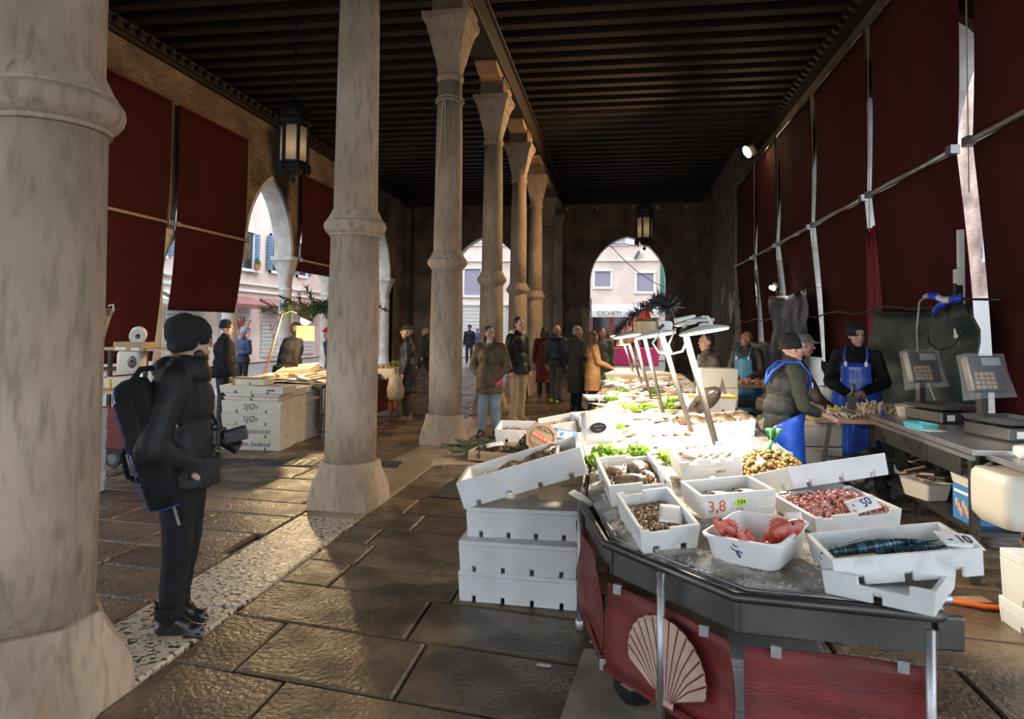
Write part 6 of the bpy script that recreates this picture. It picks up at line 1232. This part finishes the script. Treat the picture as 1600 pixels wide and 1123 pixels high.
# ------------------------------------------------------------------ hanging iron lanterns
def lantern(label, loc, s, pw):
    t = thing('lantern', label, 'lantern', loc); t.scale = (s, s, s); r = .24
    for k in range(6):
        a0, a1 = PI/3*k+.25, PI/3*(k+1)+.25; p0 = Vector((r*math.cos(a0), r*math.sin(a0), 0)); p1 = Vector((r*math.cos(a1), r*math.sin(a1), 0)); m = M(); m.add([p0, p1, p1+Vector((0, 0, .66)), p0+Vector((0, 0, .66))], [(0, 1, 2, 3)]); m.build('glass_pane', milk, t)
        m = M(); m.box(p0+Vector((0, 0, .33)), (.05, .05, .74), (0, 0, a0)); m.build('corner_bar', iron, t)
        c = (p0+p1)/2; n = c.normalized(); tn = (p1-p0).normalized(); m = M()
        m.tube([p0*1.02, p1*1.02], .022, 6); m.tube([p0*1.02+Vector((0, 0, .66)), p1*1.02+Vector((0, 0, .66))], .022, 6)
        for q in range(4): e = p0.lerp(p1, (q+.5)/4)*1.02; m.tube([e+Vector((0, 0, .66)), e+Vector((0, 0, .625))], [.022, .006], 5)
        q0 = p0*1.25+Vector((0, 0, -.16)); m.tube([p0, p0*1.2+Vector((0, 0, -.05)), q0, p0*1.08+Vector((0, 0, -.22))], .02, 6)
        for q in range(3): e = p0.lerp(p1, (q+.5)/3)*1.12; m.tube([e+Vector((.035*math.cos(a), 0, -.11+.05*math.sin(a))) for a in [2*PI*j/9 for j in range(10)]], .013, 5)
        m.tube([p0*1.2+Vector((0, 0, -.06)), p1*1.2+Vector((0, 0, -.06))], .014, 5)
        m.build('scrollwork', iron, t)
        m = M()
        for q in range(5): m.tube([p0*1.10+Vector((0, 0, .08+.115*q))+n*0+Vector((.028*math.cos(a)*math.cos(a0), .028*math.cos(a)*math.sin(a0), .032*math.sin(a))) for a in [2*PI*j/8 for j in range(8)]], .006, 4)
        m.build('wire_loop', iron, t)
    m = M(); m.lathe([(.27, .68), (.29, .70), (.29, .76), (.25, .80), (.25, .86), (.23, .95), (.17, 1.04), (.08, 1.10), (.05, 1.16), (.03, 1.2)], 24); m.build('dome_top', iron, t, 'auto')
    m = M(); m.lathe([(.02, -.36), (.05, -.33), (.05, -.29), (.02, -.26), (.02, -.2), (.06, -.16), (.14, -.06), (.24, -.01)], 16); m.build('bottom_finial', iron, t, 'auto'); m = M(); m.tube([(0, 0, 1.2), (0, 0, (ZJ+.26-loc[2])/s)], .012, 6)
    for k in range(12): m.tube([(.03*math.cos(a), 0, 1.25+.11*k+.05*math.sin(a)) for a in [2*PI*j/8 for j in range(9)]], .008, 4)
    m.build('chain', iron, t)
    la = bpy.data.lights.new('lantern_light', 'POINT'); la.energy = pw; la.color = (1, .72, .4); la.shadow_soft_size = .06; lo = bpy.data.objects.new('lantern_light', la); COL.objects.link(lo); lo.parent = t; lo.location = (0, 0, .25)
lantern('large black iron lantern with milky panes hanging in the left aisle', (-5.75, 11.3, 4.56), 1.0, 1.6)
lantern('smaller-looking iron lantern hanging before the right-hand end arch', (.72, 20.4, 4.35), .95, 1.2)
# ------------------------------------------------------------------ flood lamp and cables on the scales side
fl = thing('flood_lamp', 'glowing flood lamp on a bracket above the maroon blinds', 'lamp', (3.1, 16.9, 5.98)); m = M(); m.box((0, 0, 0), (.22, .16, .26), (.3, -.5, 0)); m.build('housing', steel_d, fl, bevel=.02); m = M(); m.T = Matrix.Translation((-.10, -.03, -.03)) @ Euler((.25, -.5, 0)).to_matrix().to_4x4(); m.ell((0, 0, 0), (.07, .14, .15)); m.build('lens', glow_w, fl, True); m = M(); m.tube([(.05, 0, -.05), (.25, .05, -.12), (.4, .05, -.02)], .02, 6); m.build('bracket', steel_d, fl)
la = bpy.data.lights.new('flood_light', 'SPOT'); la.energy = 1500; la.color = (1, .66, .33); la.spot_size = D2R(125); la.spot_blend = .6; la.shadow_soft_size = .12; lo = bpy.data.objects.new('flood_light', la); COL.objects.link(lo); lo.parent = fl; lo.location = (-.22, -.12, -.1); lo.rotation_euler = (D2R(-12), D2R(66), 0)
f2 = thing('clip_lamp', 'small lit clip lamp in front of the rippled blind above the grey tarpaulin', 'lamp', (3.2, 14.9, 2.62)); m = M(); m.box((0, 0, 0), (.10, .16, .10), (.3, .4, 0)); m.build('housing', steel, f2, bevel=.01); m = M(); m.box((-.06, -.04, -.05), (.10, .14, .05), (.3, .4, 0)); m.build('lens', glow, f2); m = M(); m.tube([(0, 0, 0), (.1, .05, -.3), (.18, .05, -.5)], .012, 6); m.build('bracket', steel_d, f2)
def cable(label, pts, r, mt=black_p, name='cable'): m = M(); m.tube(pts, r, 6); o = m.build(name, mt, None, True); return tag(o, label, 'cable')
cable('slack black cable strung along the blinds above the tarpaulins', [Vector((3.22-.02*math.sin(k*2.), 6.4+k*.62, 1.97+.035*math.sin(k*1.9)-.012*k*.2)) for k in range(22)], .012)
# tarpaulins hung along the scales side
def sheet(label, x, y0, y1, z0, z1, mt, seed, name='tarpaulin', dep=.05, slope=0):
    m = M(); R = random.Random(seed); p = R.uniform(0, 9)
    m.grid(lambda u, v: Vector((dep*(math.sin(u*6+p+v*2)*.6)+.10*noise.noise(Vector((u*5+v*2, v*4-u, p)))+.05*noise.noise(Vector((u*11-v*6, v*9, p+4))), (y0+(y1-y0)*u)-(y0+y1)/2, z0+(z1-z0)*v+slope*(u-.5)*v-.05*math.sin(u*PI)*v)), 30, 16, thick=.004)
    o = m.build(name, mt, None, True); o.location = (x, (y0+y1)/2, 0); return tag(o, label, 'tarpaulin')
sheet('dark green tarpaulin hung behind the weighing scales', 3.30, 6.92, 9.6, .03, 1.96, tarp_d, 2)
sheet('grey-black tarpaulin sagging behind the stooping worker', 3.2, 12.3, 15.3, .03, 2.42, tarp_g, 4)
sheet('black plastic sheet draped low at the far end of the blinds', 3.3, 15.6, 20.8, .03, 1.45, tarp_g, 6)
sheet('dim tarpaulin behind the fishmonger facing the room', 3.42, 9.9, 12.3, .03, 1.2, tarp_d, 8)
ov = thing('overhead_post', 'pale steel post standing between the maroon blinds near the plug cluster', 'post', (3.33, 7.33, 0)); m = M(); m.box((0, 0, 1.35), (.05, .05, 2.7)); m.build('post_bar', white_wall, ov); m = M(); m.box((-.03, 0, 2.02), (.06, .07, .26)); m.build('black_box', black_p, ov); m = M(); m.box((-.03, 0, 2.24), (.05, .08, .14)); m.build('paper_label', paper, ov); m = M(); m.box((-.03, 0, 1.72), (.05, .08, .18)); m.build('paper_label', paper, ov)
pg = thing('plug_cluster', 'cluster of blue and white industrial plugs hanging on the post', 'plug', (3.15, 7.25, 2.0)); pgv = Vector((0, 0, 0)); m = M(); m.cap((0, 0, 0), (.02, -.12, .0), .035, .03); m.cap((0, .02, 0), (-.03, .13, .04), .03, .028); m.build('white_splitter', white_pl, pg, True); m = M(); m.cap((.02, -.12, 0), (.03, -.2, .01), .045, .04); m.build('blue_socket', blue_pl, pg, True); m = M(); m.cap((-.03, .13, .04), (-.04, .2, .06), .042, .04); m.build('blue_socket', blue_pl, pg, True); m = M(); m.cap((0, .06, -.03), (0, .22, -.10), .042, .03); m.build('blue_plug', blue_pl, pg, True); m = M(); m.cap((-.04, .2, .06), (-.05, .32, .05), .035, .025); m.build('grey_plug', screen, pg, True)
cable('pale grey cable looping from the plug cluster down to the farther scale', [(3.10, 7.57, 2.05), (3.08, 7.66, 2.0), (3.06, 7.68, 1.7), (3.0, 7.5, 1.4), (2.93, 7.1, 1.2), (2.90, 6.85, 1.0)], .010, screen)
cable('black cable drooping in a loop below the plug cluster', [(3.15, 7.47, 1.9), (3.12, 7.6, 1.75), (3.12, 7.55, 1.58), (3.15, 7.4, 1.50), (3.2, 7.2, 1.56), (3.28, 7.15, 1.75), (3.3, 7.2, 1.9)], .009)
# ------------------------------------------------------------------ steel work bench, scales, water heater
wb_ = thing('work_bench', 'long stainless work bench under the weighing scales', 'bench', (2.72, 5.9, 0)); m = M(); m.box((0, .1, .885), (.78, 2.0, .04)); m.build('bench_top', steel, wb_, bevel=.004)
m = M(); m.box((.05, -1.15, .865), (.72, .52, .04)); m.build('side_shelf', steel, wb_, bevel=.004)
for x, y in ((-.35, -.82), (-.35, 1.05), (.35, -.85), (.35, 1.05)): m = M(); m.box((x, y, .43), (.05, .05, .87)); m.build('leg', steel_d, wb_)
for y in (-.55, .0, .55): m = M(); m.box((-.375, y+.1, .76), (.02, .52, .13)); m.build('drawer_front', steel_d, wb_, bevel=.004)
m = M(); m.box((-.38, .1, .845), (.03, 1.95, .03)); m.build('towel_rail', steel, wb_); m = M(); m.box((0, .1, .34), (.7, 1.9, .03)); m.build('lower_shelf', steel_d, wb_); m = M(); m.box((.37, .1, .5), (.02, 2.0, .8)); m.build('back_panel', steel_d, wb_); m = M(); m.tube([(-.36, -.84, .75), (-.33, -1.0, .84)], .012, 6); m.build('brace', alu, wb_)
def scale_(label, x, y, rz):
    t = thing('weighing_scale', label, 'scale', (x, y, .905), (0, 0, rz)); m = M(); m.loft([rrect(.36, .40, 0, .02), rrect(.38, .42, .02, .02), rrect(.38, .42, .10, .02)]); m.build('base', steel_d, t); m = M(); m.box((-.10, -.212, .055), (.07, .004, .05)); m.build('rating_label', paper, t); m = M(); m.loft([rrect(.36, .40, .12, .02), rrect(.42, .46, .155, .03), rrect(.41, .45, .155, .03), rrect(.34, .38, .13, .02)]); m.build('pan', steel, t, 'auto')
    m = M(); m.box((.0, .23, .24), (.06, .05, .46)); m.build('column', steel_d, t); m = M(); m.box((0, .21, .46), (.30, .07, .28), (-.28, 0, 0)); h = m.build('display_head', steel_d, t, bevel=.01)
    R_ = Matrix.Translation((0, .21, .46)) @ Matrix.Rotation(-.28, 4, 'X')
    m = M(); m.T = R_; m.box((.05, -.038, .09), (.16, .006, .06)); m.build('screen', screen, h)
    for i in range(4):
        for j in range(4): m = M(); m.T = R_; m.box((-.105+.045*i, -.038, -.11+.034*j), (.036, .008, .026)); m.build('key', (wood_l, screen, card_m, wood_l)[(i+j) % 4], h)
    m = M(); m.T = R_; m.loft([[(-.18, -.055, -.2), (.19, -.055, -.19), (.19, .06, -.17), (-.18, .06, -.2)], [(-.165, -.052, 0), (.165, -.05, 0), (.165, .05, 0), (-.165, .05, 0)], [(-.16, -.05, .155), (.17, -.05, .15), (.16, .05, .155), (-.16, .05, .155)]]); m.build('plastic_cover', film, t)
scale_('farther weighing scale under a clear plastic cover on the steel bench', 2.80, 6.55, .35)
scale_('nearer weighing scale under a clear plastic cover on the steel bench', 2.86, 5.62, .30)
tt = thing('foam_tray', 'turquoise foam tray with a paper between the two scales', 'tray', (2.42, 6.02, .905), (0, 0, .3)); m = M(); m.loft([rrect(.14, .20, 0, .01), rrect(.16, .22, .045, .01), rrect(.15, .21, .045, .01), rrect(.12, .18, .01, .01)]); m.build('tray', teal, tt); m = M(); m.box((.0, -.14, .004), (.14, .1, .004)); m.build('paper_slip', paper, tt)
cw = thing('crumpled_cloth', 'crumpled white cloth on the side shelf of the steel bench', 'cloth', (2.55, 4.85, .895)); m = M()
for k in range(6): m.ell((R.uniform(-.06, .06), R.uniform(-.05, .05), .03+R.uniform(-.01, .02)), (.05, .045, .032), (R.random(), R.random(), R.random()))
blob(m.build('cloth', white_c, cw), .012, 2, .01, 25)
bs = thing('paper_sheet', 'white form sheet lying on the side shelf beside the cloth', 'paper', (2.68, 4.70, .886), (0, 0, .25)); m = M(); m.box((0, 0, .002), (.30, .21, .004)); m.build('sheet', paper, bs)
nbk = thing('clipboard', 'stack of notebooks at the far corner of the side shelf', 'notebook', (2.92, 4.9, .886), (0, 0, .2)); m = M(); m.box((0, 0, .012), (.28, .2, .024)); m.build('pages', card_m, nbk); m = M(); m.box((-.02, 0, .03), (.24, .18, .012)); m.build('cover', black_p, nbk)
wh = thing('water_heater', 'cream enamel water heater with a dark blue control panel under the bench shelf', 'heater', (2.52, 4.80, .48), (0, 0, .12)); m = M()
m.loft([[(x*.44-.22+.02, y, z) for y, z in [(q[0], q[1]+.19) for q in [(c2[0], c2[1]) for c2 in rrect(.36, .36, 0, .06)]]] for x in (0, .1, .9, 1)] if False else [[(q[0]*k, q[1]*k, z) for q in rrect(.46, .38, 0, .06)] for z, k in ((0, .82), (.05, .98), (.10, 1), (.27, 1), (.31, .98), (.335, .90))]); m.build('tank', cream_pl, wh, 'auto'); m = M(); m.box((.07, -.191, .17), (.24, .006, .10)); pnl = m.build('control_panel', cobalt, wh); m = M(); m.T = Matrix.Translation((.09, -.196, .17)) @ Matrix.Rotation(PI/2, 4, 'X'); m.lathe([(.024, 0), (.022, .012)], 18); m.build('knob', steel_d, pnl); m = M(); m.tube([(-.08, -.1, .0), (-.08, -.1, -.08), (-.05, -.1, -.13)], .012, 6); m.build('brass_valve', gold_deco, wh); m = M(); m.cap((-.08, -.13, -.05), (-.04, -.13, -.06), .012, .012); m.build('blue_tap', blue_pl, wh); m = M(); m.cap((.08, -.1, .0), (.08, -.1, -.06), .018, .018); m.build('red_cap', red_pl, wh)
cable('yellow hose curving down from the water heater to the paving', [(2.60, 4.71, .42), (2.58, 4.68, .34), (2.47, 4.66, .25), (2.42, 4.75, .12), (2.5, 4.9, .03), (2.75, 4.85, .02), (3.1, 4.7, .02)], .018, yellow_pl, 'hose')
cable('red hose lying on the paving behind the stall corner', [(1.9, 4.72, .022), (2.2, 4.62, .022), (2.6, 4.58, .022), (3.2, 4.5, .022)], .018, orange_pl, 'hose')
bx_ = thing('printed_box', 'blue printed carton with pictured shellfish on the lower bench shelf', 'box', (2.50, 5.32, .356), (0, 0, .05)); m = M(); m.box((0, 0, .12), (.2, .24, .24)); m.build('carton', blue_box, bx_); m = M()
for q in range(6): m.ell((-.101, -.08+.03*q, .06+.03*(q % 3)), (.003, .02, .03)); 
m.build('picture', f_orange, bx_, True); m = M(); m.box((-.1015, 0, .2), (.002, .2, .02)); m.build('white_band', paper, bx_)
def basket(label, loc, rz, mt):
    t = thing('plastic_basket', label, 'basket', loc, (0, 0, rz)); m = M(); m.loft([rrect(.18, .26, 0, .02), rrect(.22, .32, .13, .02), rrect(.235, .335, .14, .02), rrect(.21, .31, .13, .02), rrect(.17, .25, .01, .02)]); m.build('basket_body', mt, t)
    for k in range(5):
        m = M(); m.loft([rrect(.185+.007*k+.004, .265+.01*k+.004, .022*k+.012, .02), rrect(.185+.007*k+.006, .265+.01*k+.006, .022*k+.020, .02)]); m.build('rib', mt, t)
    return t
basket('cream basket with a yellow rag on the blue printed carton', (2.50, 5.34, .60), .05, cream_pl); m = M(); m.ell((2.50, 5.34, .70), (.09, .13, .05)); o = m.build('yellow_rag', yellow_pl); blob(o, .014, 2, .012, 18); tag(o, 'yellow rag stuffed in the cream basket', 'rag')
basket('cream basket of clutter lying on the lower bench shelf', (2.44, 6.0, .36), .3, cream_pl)
for i in range(7):
    m = M(); m.cap((-.1, 0, 0), (.12, .02, .02), .012, .008); o = m.build('utensil', (wood_l, black_p, steel_d)[i % 3], None, True); o.location = (2.44+.04*(i % 3)-.04, 6.0+.05*(i//3)-.04, .50+.01*i); o.rotation_euler = (.2*i, .2, 1.3+.4*i); tag(o, names[i]+' '+('wooden', 'black', 'steel')[i % 3]+' utensil handle sticking out of the clutter basket', 'utensil', 'utensils in the clutter basket')
sheet('black plastic bundle stuffed under the bench beside the clutter basket', 2.75, 6.1, 6.8, .37, .72, bag_black, 11, 'plastic_bundle', .12)
for i, lb in enumerate(('lower white foam box at the picture edge by the hoses', 'upper white foam box at the picture edge by the hoses')): lidded(lb, (2.50, 4.30-.02*i, .30*i*.5), (.55, .40, .15 if i == 0 else .28), 4, eps, nb=2, lid=.05)
o = M(); o.box((2.2, 4.75, .01), (.18, .10, .012), (0, 0, .2)); o = o.build('wood_scrap', wood_o); tag(o, 'small wooden scrap on the wet paving near the red hose', 'litter')
# cutting table in front of the two fishmongers
kt = thing('cutting_table', 'folding cutting table with crossed grey legs between the two fishmongers', 'table', (2.28, 7.15, 0)); m = M(); m.box((0, 0, .845), (.95, .75, .035)); m.build('board', wood_o, kt, bevel=.005)
for x, y, a in ((-.38, -.3, .16), (.38, -.3, -.16), (-.38, .3, .16), (.38, .3, -.16)): m = M(); m.box((x, y, .42), (.035, .03, .84), (0, a, 0)); m.build('leg', steel_d, kt)
for z in (.25, .5): m = M(); m.box((0, -.3, z), (.75, .025, .03)); m.build('crossbar', steel_d, kt)
heap('pile of pale fish trimmings on the cutting table', 'fish_trimmings', 'fish', Matrix.Translation((2.45, 7.2, .87)), .45, .4, 0, 220, f_sole, 'strip', .016, .10)
heap('pinkish cut fish pieces in front of the side-on fishmonger', 'cut_fish', 'fish', Matrix.Translation((2.05, 7.05, .868)), .35, .3, 0, 90, f_white, 'strip', .016, .05)
kf = thing('fillet_knife', 'knife with a yellow handle in the side-on fishmonger\'s fist', 'knife', (1.95, 6.62, .98), (0, 0, .5)); m = M(); m.cap((-.06, 0, 0), (.05, 0, -.01), .014, .014); m.build('handle', yellow_pl, kf, True); m = M(); m.loft([[(.05, -.002, -.03), (.05, .002, -.03), (.05, .002, .01), (.05, -.002, .01)], [(.30, -.001, -.04), (.30, .001, -.04), (.30, .001, -.03), (.30, -.001, -.03)]]); m.build('blade', steel, kf)
kc = thing('cleaver', 'broad cleaver blade standing in the pale fish pieces', 'knife', (2.20, 6.98, .90), (0, 0, .2)); m = M(); m.box((0, 0, .09), (.08, .005, .17)); m.build('blade', steel_d, kc); m = M(); m.cap((0, 0, .18), (.02, 0, .27), .014, .014); m.build('handle', black_p, kc, True)
for i, (x, mt, c) in enumerate(((2.40, cobalt, 'dark blue'), (2.66, yellow_pl, 'yellow'))): k = thing('clamp', f'{c} plastic clamp gripping the front edge of the cutting table', 'clamp', (x, 6.78, .80)); m = M(); m.box((0, 0, .08), (.03, .03, .17)); m.build('jaw', mt, k, bevel=.004); m = M(); m.box((0, .03, .03), (.03, .05, .03)); m.build('foot', mt, k)
t, Wq = crate('clear plastic tray beyond the trimmings on the cutting table', (2.55, 7.42, .865), (.5, .22, .09), 2, 0, 0, film, nb=0)
basket('cream basket at the bench end of the cutting table', (2.72, 6.88, .865), 1.3, cream_pl)
o = M(); o.ell((0, 0, 0), (.025, .025, .02)); o = o.build('tomato', red_pl, None, True); o.location = (2.70, 7.12, .985); tag(o, 'small red lid resting on the pale trimmings', 'lid')
lidded('foam box under the cutting table beside the blue apron', (1.95, 7.3, .55), (.42, .3, .22), 4, eps_c, nb=0); lidded('lower foam box under the cutting table', (1.95, 7.3, .28), (.42, .3, .26), 2, eps_c, nb=0); lidded('lowest foam box on the paving under the cutting table', (1.95, 7.3, 0), (.42, .3, .27), 6, eps_c, nb=0)
gbg = thing('bin_bag', 'black bin bag with gold print under the cutting table', 'bag', (2.2, 6.75, 0)); m = M(); m.ell((0, 0, .28), (.26, .22, .28)); m.ell((.1, 0, .5), (.12, .12, .12)); blob(m.build('bag_body', bag_black, gbg), .02, 2, .02, 9); m = M(); m.ell((-.08, -.215, .38), (.05, .02, .04)); m.build('gold_print', gold_deco, gbg, True)
m = M(); m.tube([(.17*math.cos(a), 0, .17*math.sin(a)) for a in [PI*k/10 for k in range(11)]], .016, 6); o = m.build('orange_hoop', orange_pl, None, True); o.location = (2.12, 6.45, .10); o.rotation_euler = (.2, 0, .2); tag(o, 'orange hose hoop standing in front of the cutting table legs', 'hose')
bkt = thing('white_bucket', 'tall white bucket behind the cutting table between the fishmongers', 'bucket', (2.42, 8.35, .72)); m = M(); m.lathe([(.12, 0), (.14, .32), (.145, .33), (.135, .33), (.11, .01)], 24); m.build('bucket_body', white_pl, bkt, 'auto'); lb2 = thing('back_counter', 'dull steel counter behind the two fishmongers', 'counter', (2.7, 8.75, 0)); m = M(); m.box((-.1, -.3, .69), (.9, .5, .05)); m.build('counter_top', steel_d, lb2); m = M(); m.box((-.1, -.3, .33), (.85, .45, .66)); m.build('counter_body', steel_d, lb2)
# far cutting bench
fbn = thing('far_bench', 'dark wooden bench with a cutting board in front of the bald fishmonger', 'bench', (1.95, 10.55, 0)); m = M(); m.box((0, 0, .60), (1.3, .6, .05)); m.build('bench_top', wood_d, fbn)
for x, y in ((-.6, -.25), (.6, -.25), (-.6, .25), (.6, .25)): m = M(); m.box((x, y, .29), (.07, .07, .58)); m.build('leg', wood_d, fbn)
m = M(); m.box((.0, .1, .865), (1.1, .55, .03), (0, 0, .04)); m.build('cutting_board', wood_o, fbn)
for x in (-.4, .4): m = M(); m.box((x, .1, .74), (.06, .4, .22)); m.build('board_prop', wood_d, fbn)
heap('orange and brown cut fish on the far cutting board', 'cut_fish', 'fish', Matrix.Translation((1.95, 10.65, .885)), .9, .35, 0, 110, f_orange, 'strip', .018, .04)
lidded('slatted cream foam box at the end of the far bench', (2.35, 10.35, .625), (.4, .3, .12), 0, eps_c, nb=0)
for i, (x, y, z, r_) in enumerate(((1.75, 10.3, .12, .16), (2.0, 10.35, .14, .18), (2.2, 10.3, .12, .15), (1.9, 10.5, .36, .16), (2.15, 10.45, .36, .15))):
    sg_ = thing('shellfish_sack', ('left-hand', 'middle', 'right-hand', 'upper left', 'upper right')[i]+' dark net sack of shellfish under the far bench', 'sack', (x, y, z), group='sacks under the far bench'); m = M(); m.ell((0, 0, 0), (r_*1.1, r_, r_*.72)); m.cap((r_*.9, 0, .02), (r_*1.25, 0, .05), .04, .02); blob(m.build('sack_body', mussel, sg_), .02, 1, .025, 14)
cln = thing('cable_tangle', 'tangle of pale cables and clips on the wall past the far bench', 'cables', (3.3, 20.9, 2.6)); m = M(); R = random.Random(2)
for k in range(9): p = Vector((R.uniform(-.2, .1), R.uniform(-.8, .8), R.uniform(-.2, .6))); m.tube(bez(p, p+Vector((-.1, R.uniform(-.4, .4), -.9)), p+Vector((.05, R.uniform(-.6, .6), -.3)), 8), .014, 5)
m.build('cables', screen, cln)
# tables out in the square seen past the end of the stall
for i, (x, y) in enumerate(((.2, 33), (1.4, 33.5))):
    ct_ = thing('cafe_table', ('nearer', 'farther')[i]+' outdoor table with a crimson cloth beyond the end arch', 'table', (x, y, 0)); m = M(); m.box((0, 0, .375), (.95, .9, .78), None, None, .95); m.build('tablecloth', pink_m, ct_); m = M(); m.box((0, 0, .775), (.9, .85, .02)); m.build('table_top', terracotta, ct_)
o = M(); o.lathe([(.25, 0), (.25, .04), (.025, .06), (.025, 2.2)], 12); o = o.build('parasol_pole', wood_l); o.location = (.75, 32.2, 0); tag(o, 'pale parasol pole on a round foot in the square', 'pole')
flush_blobs(); flush_text()
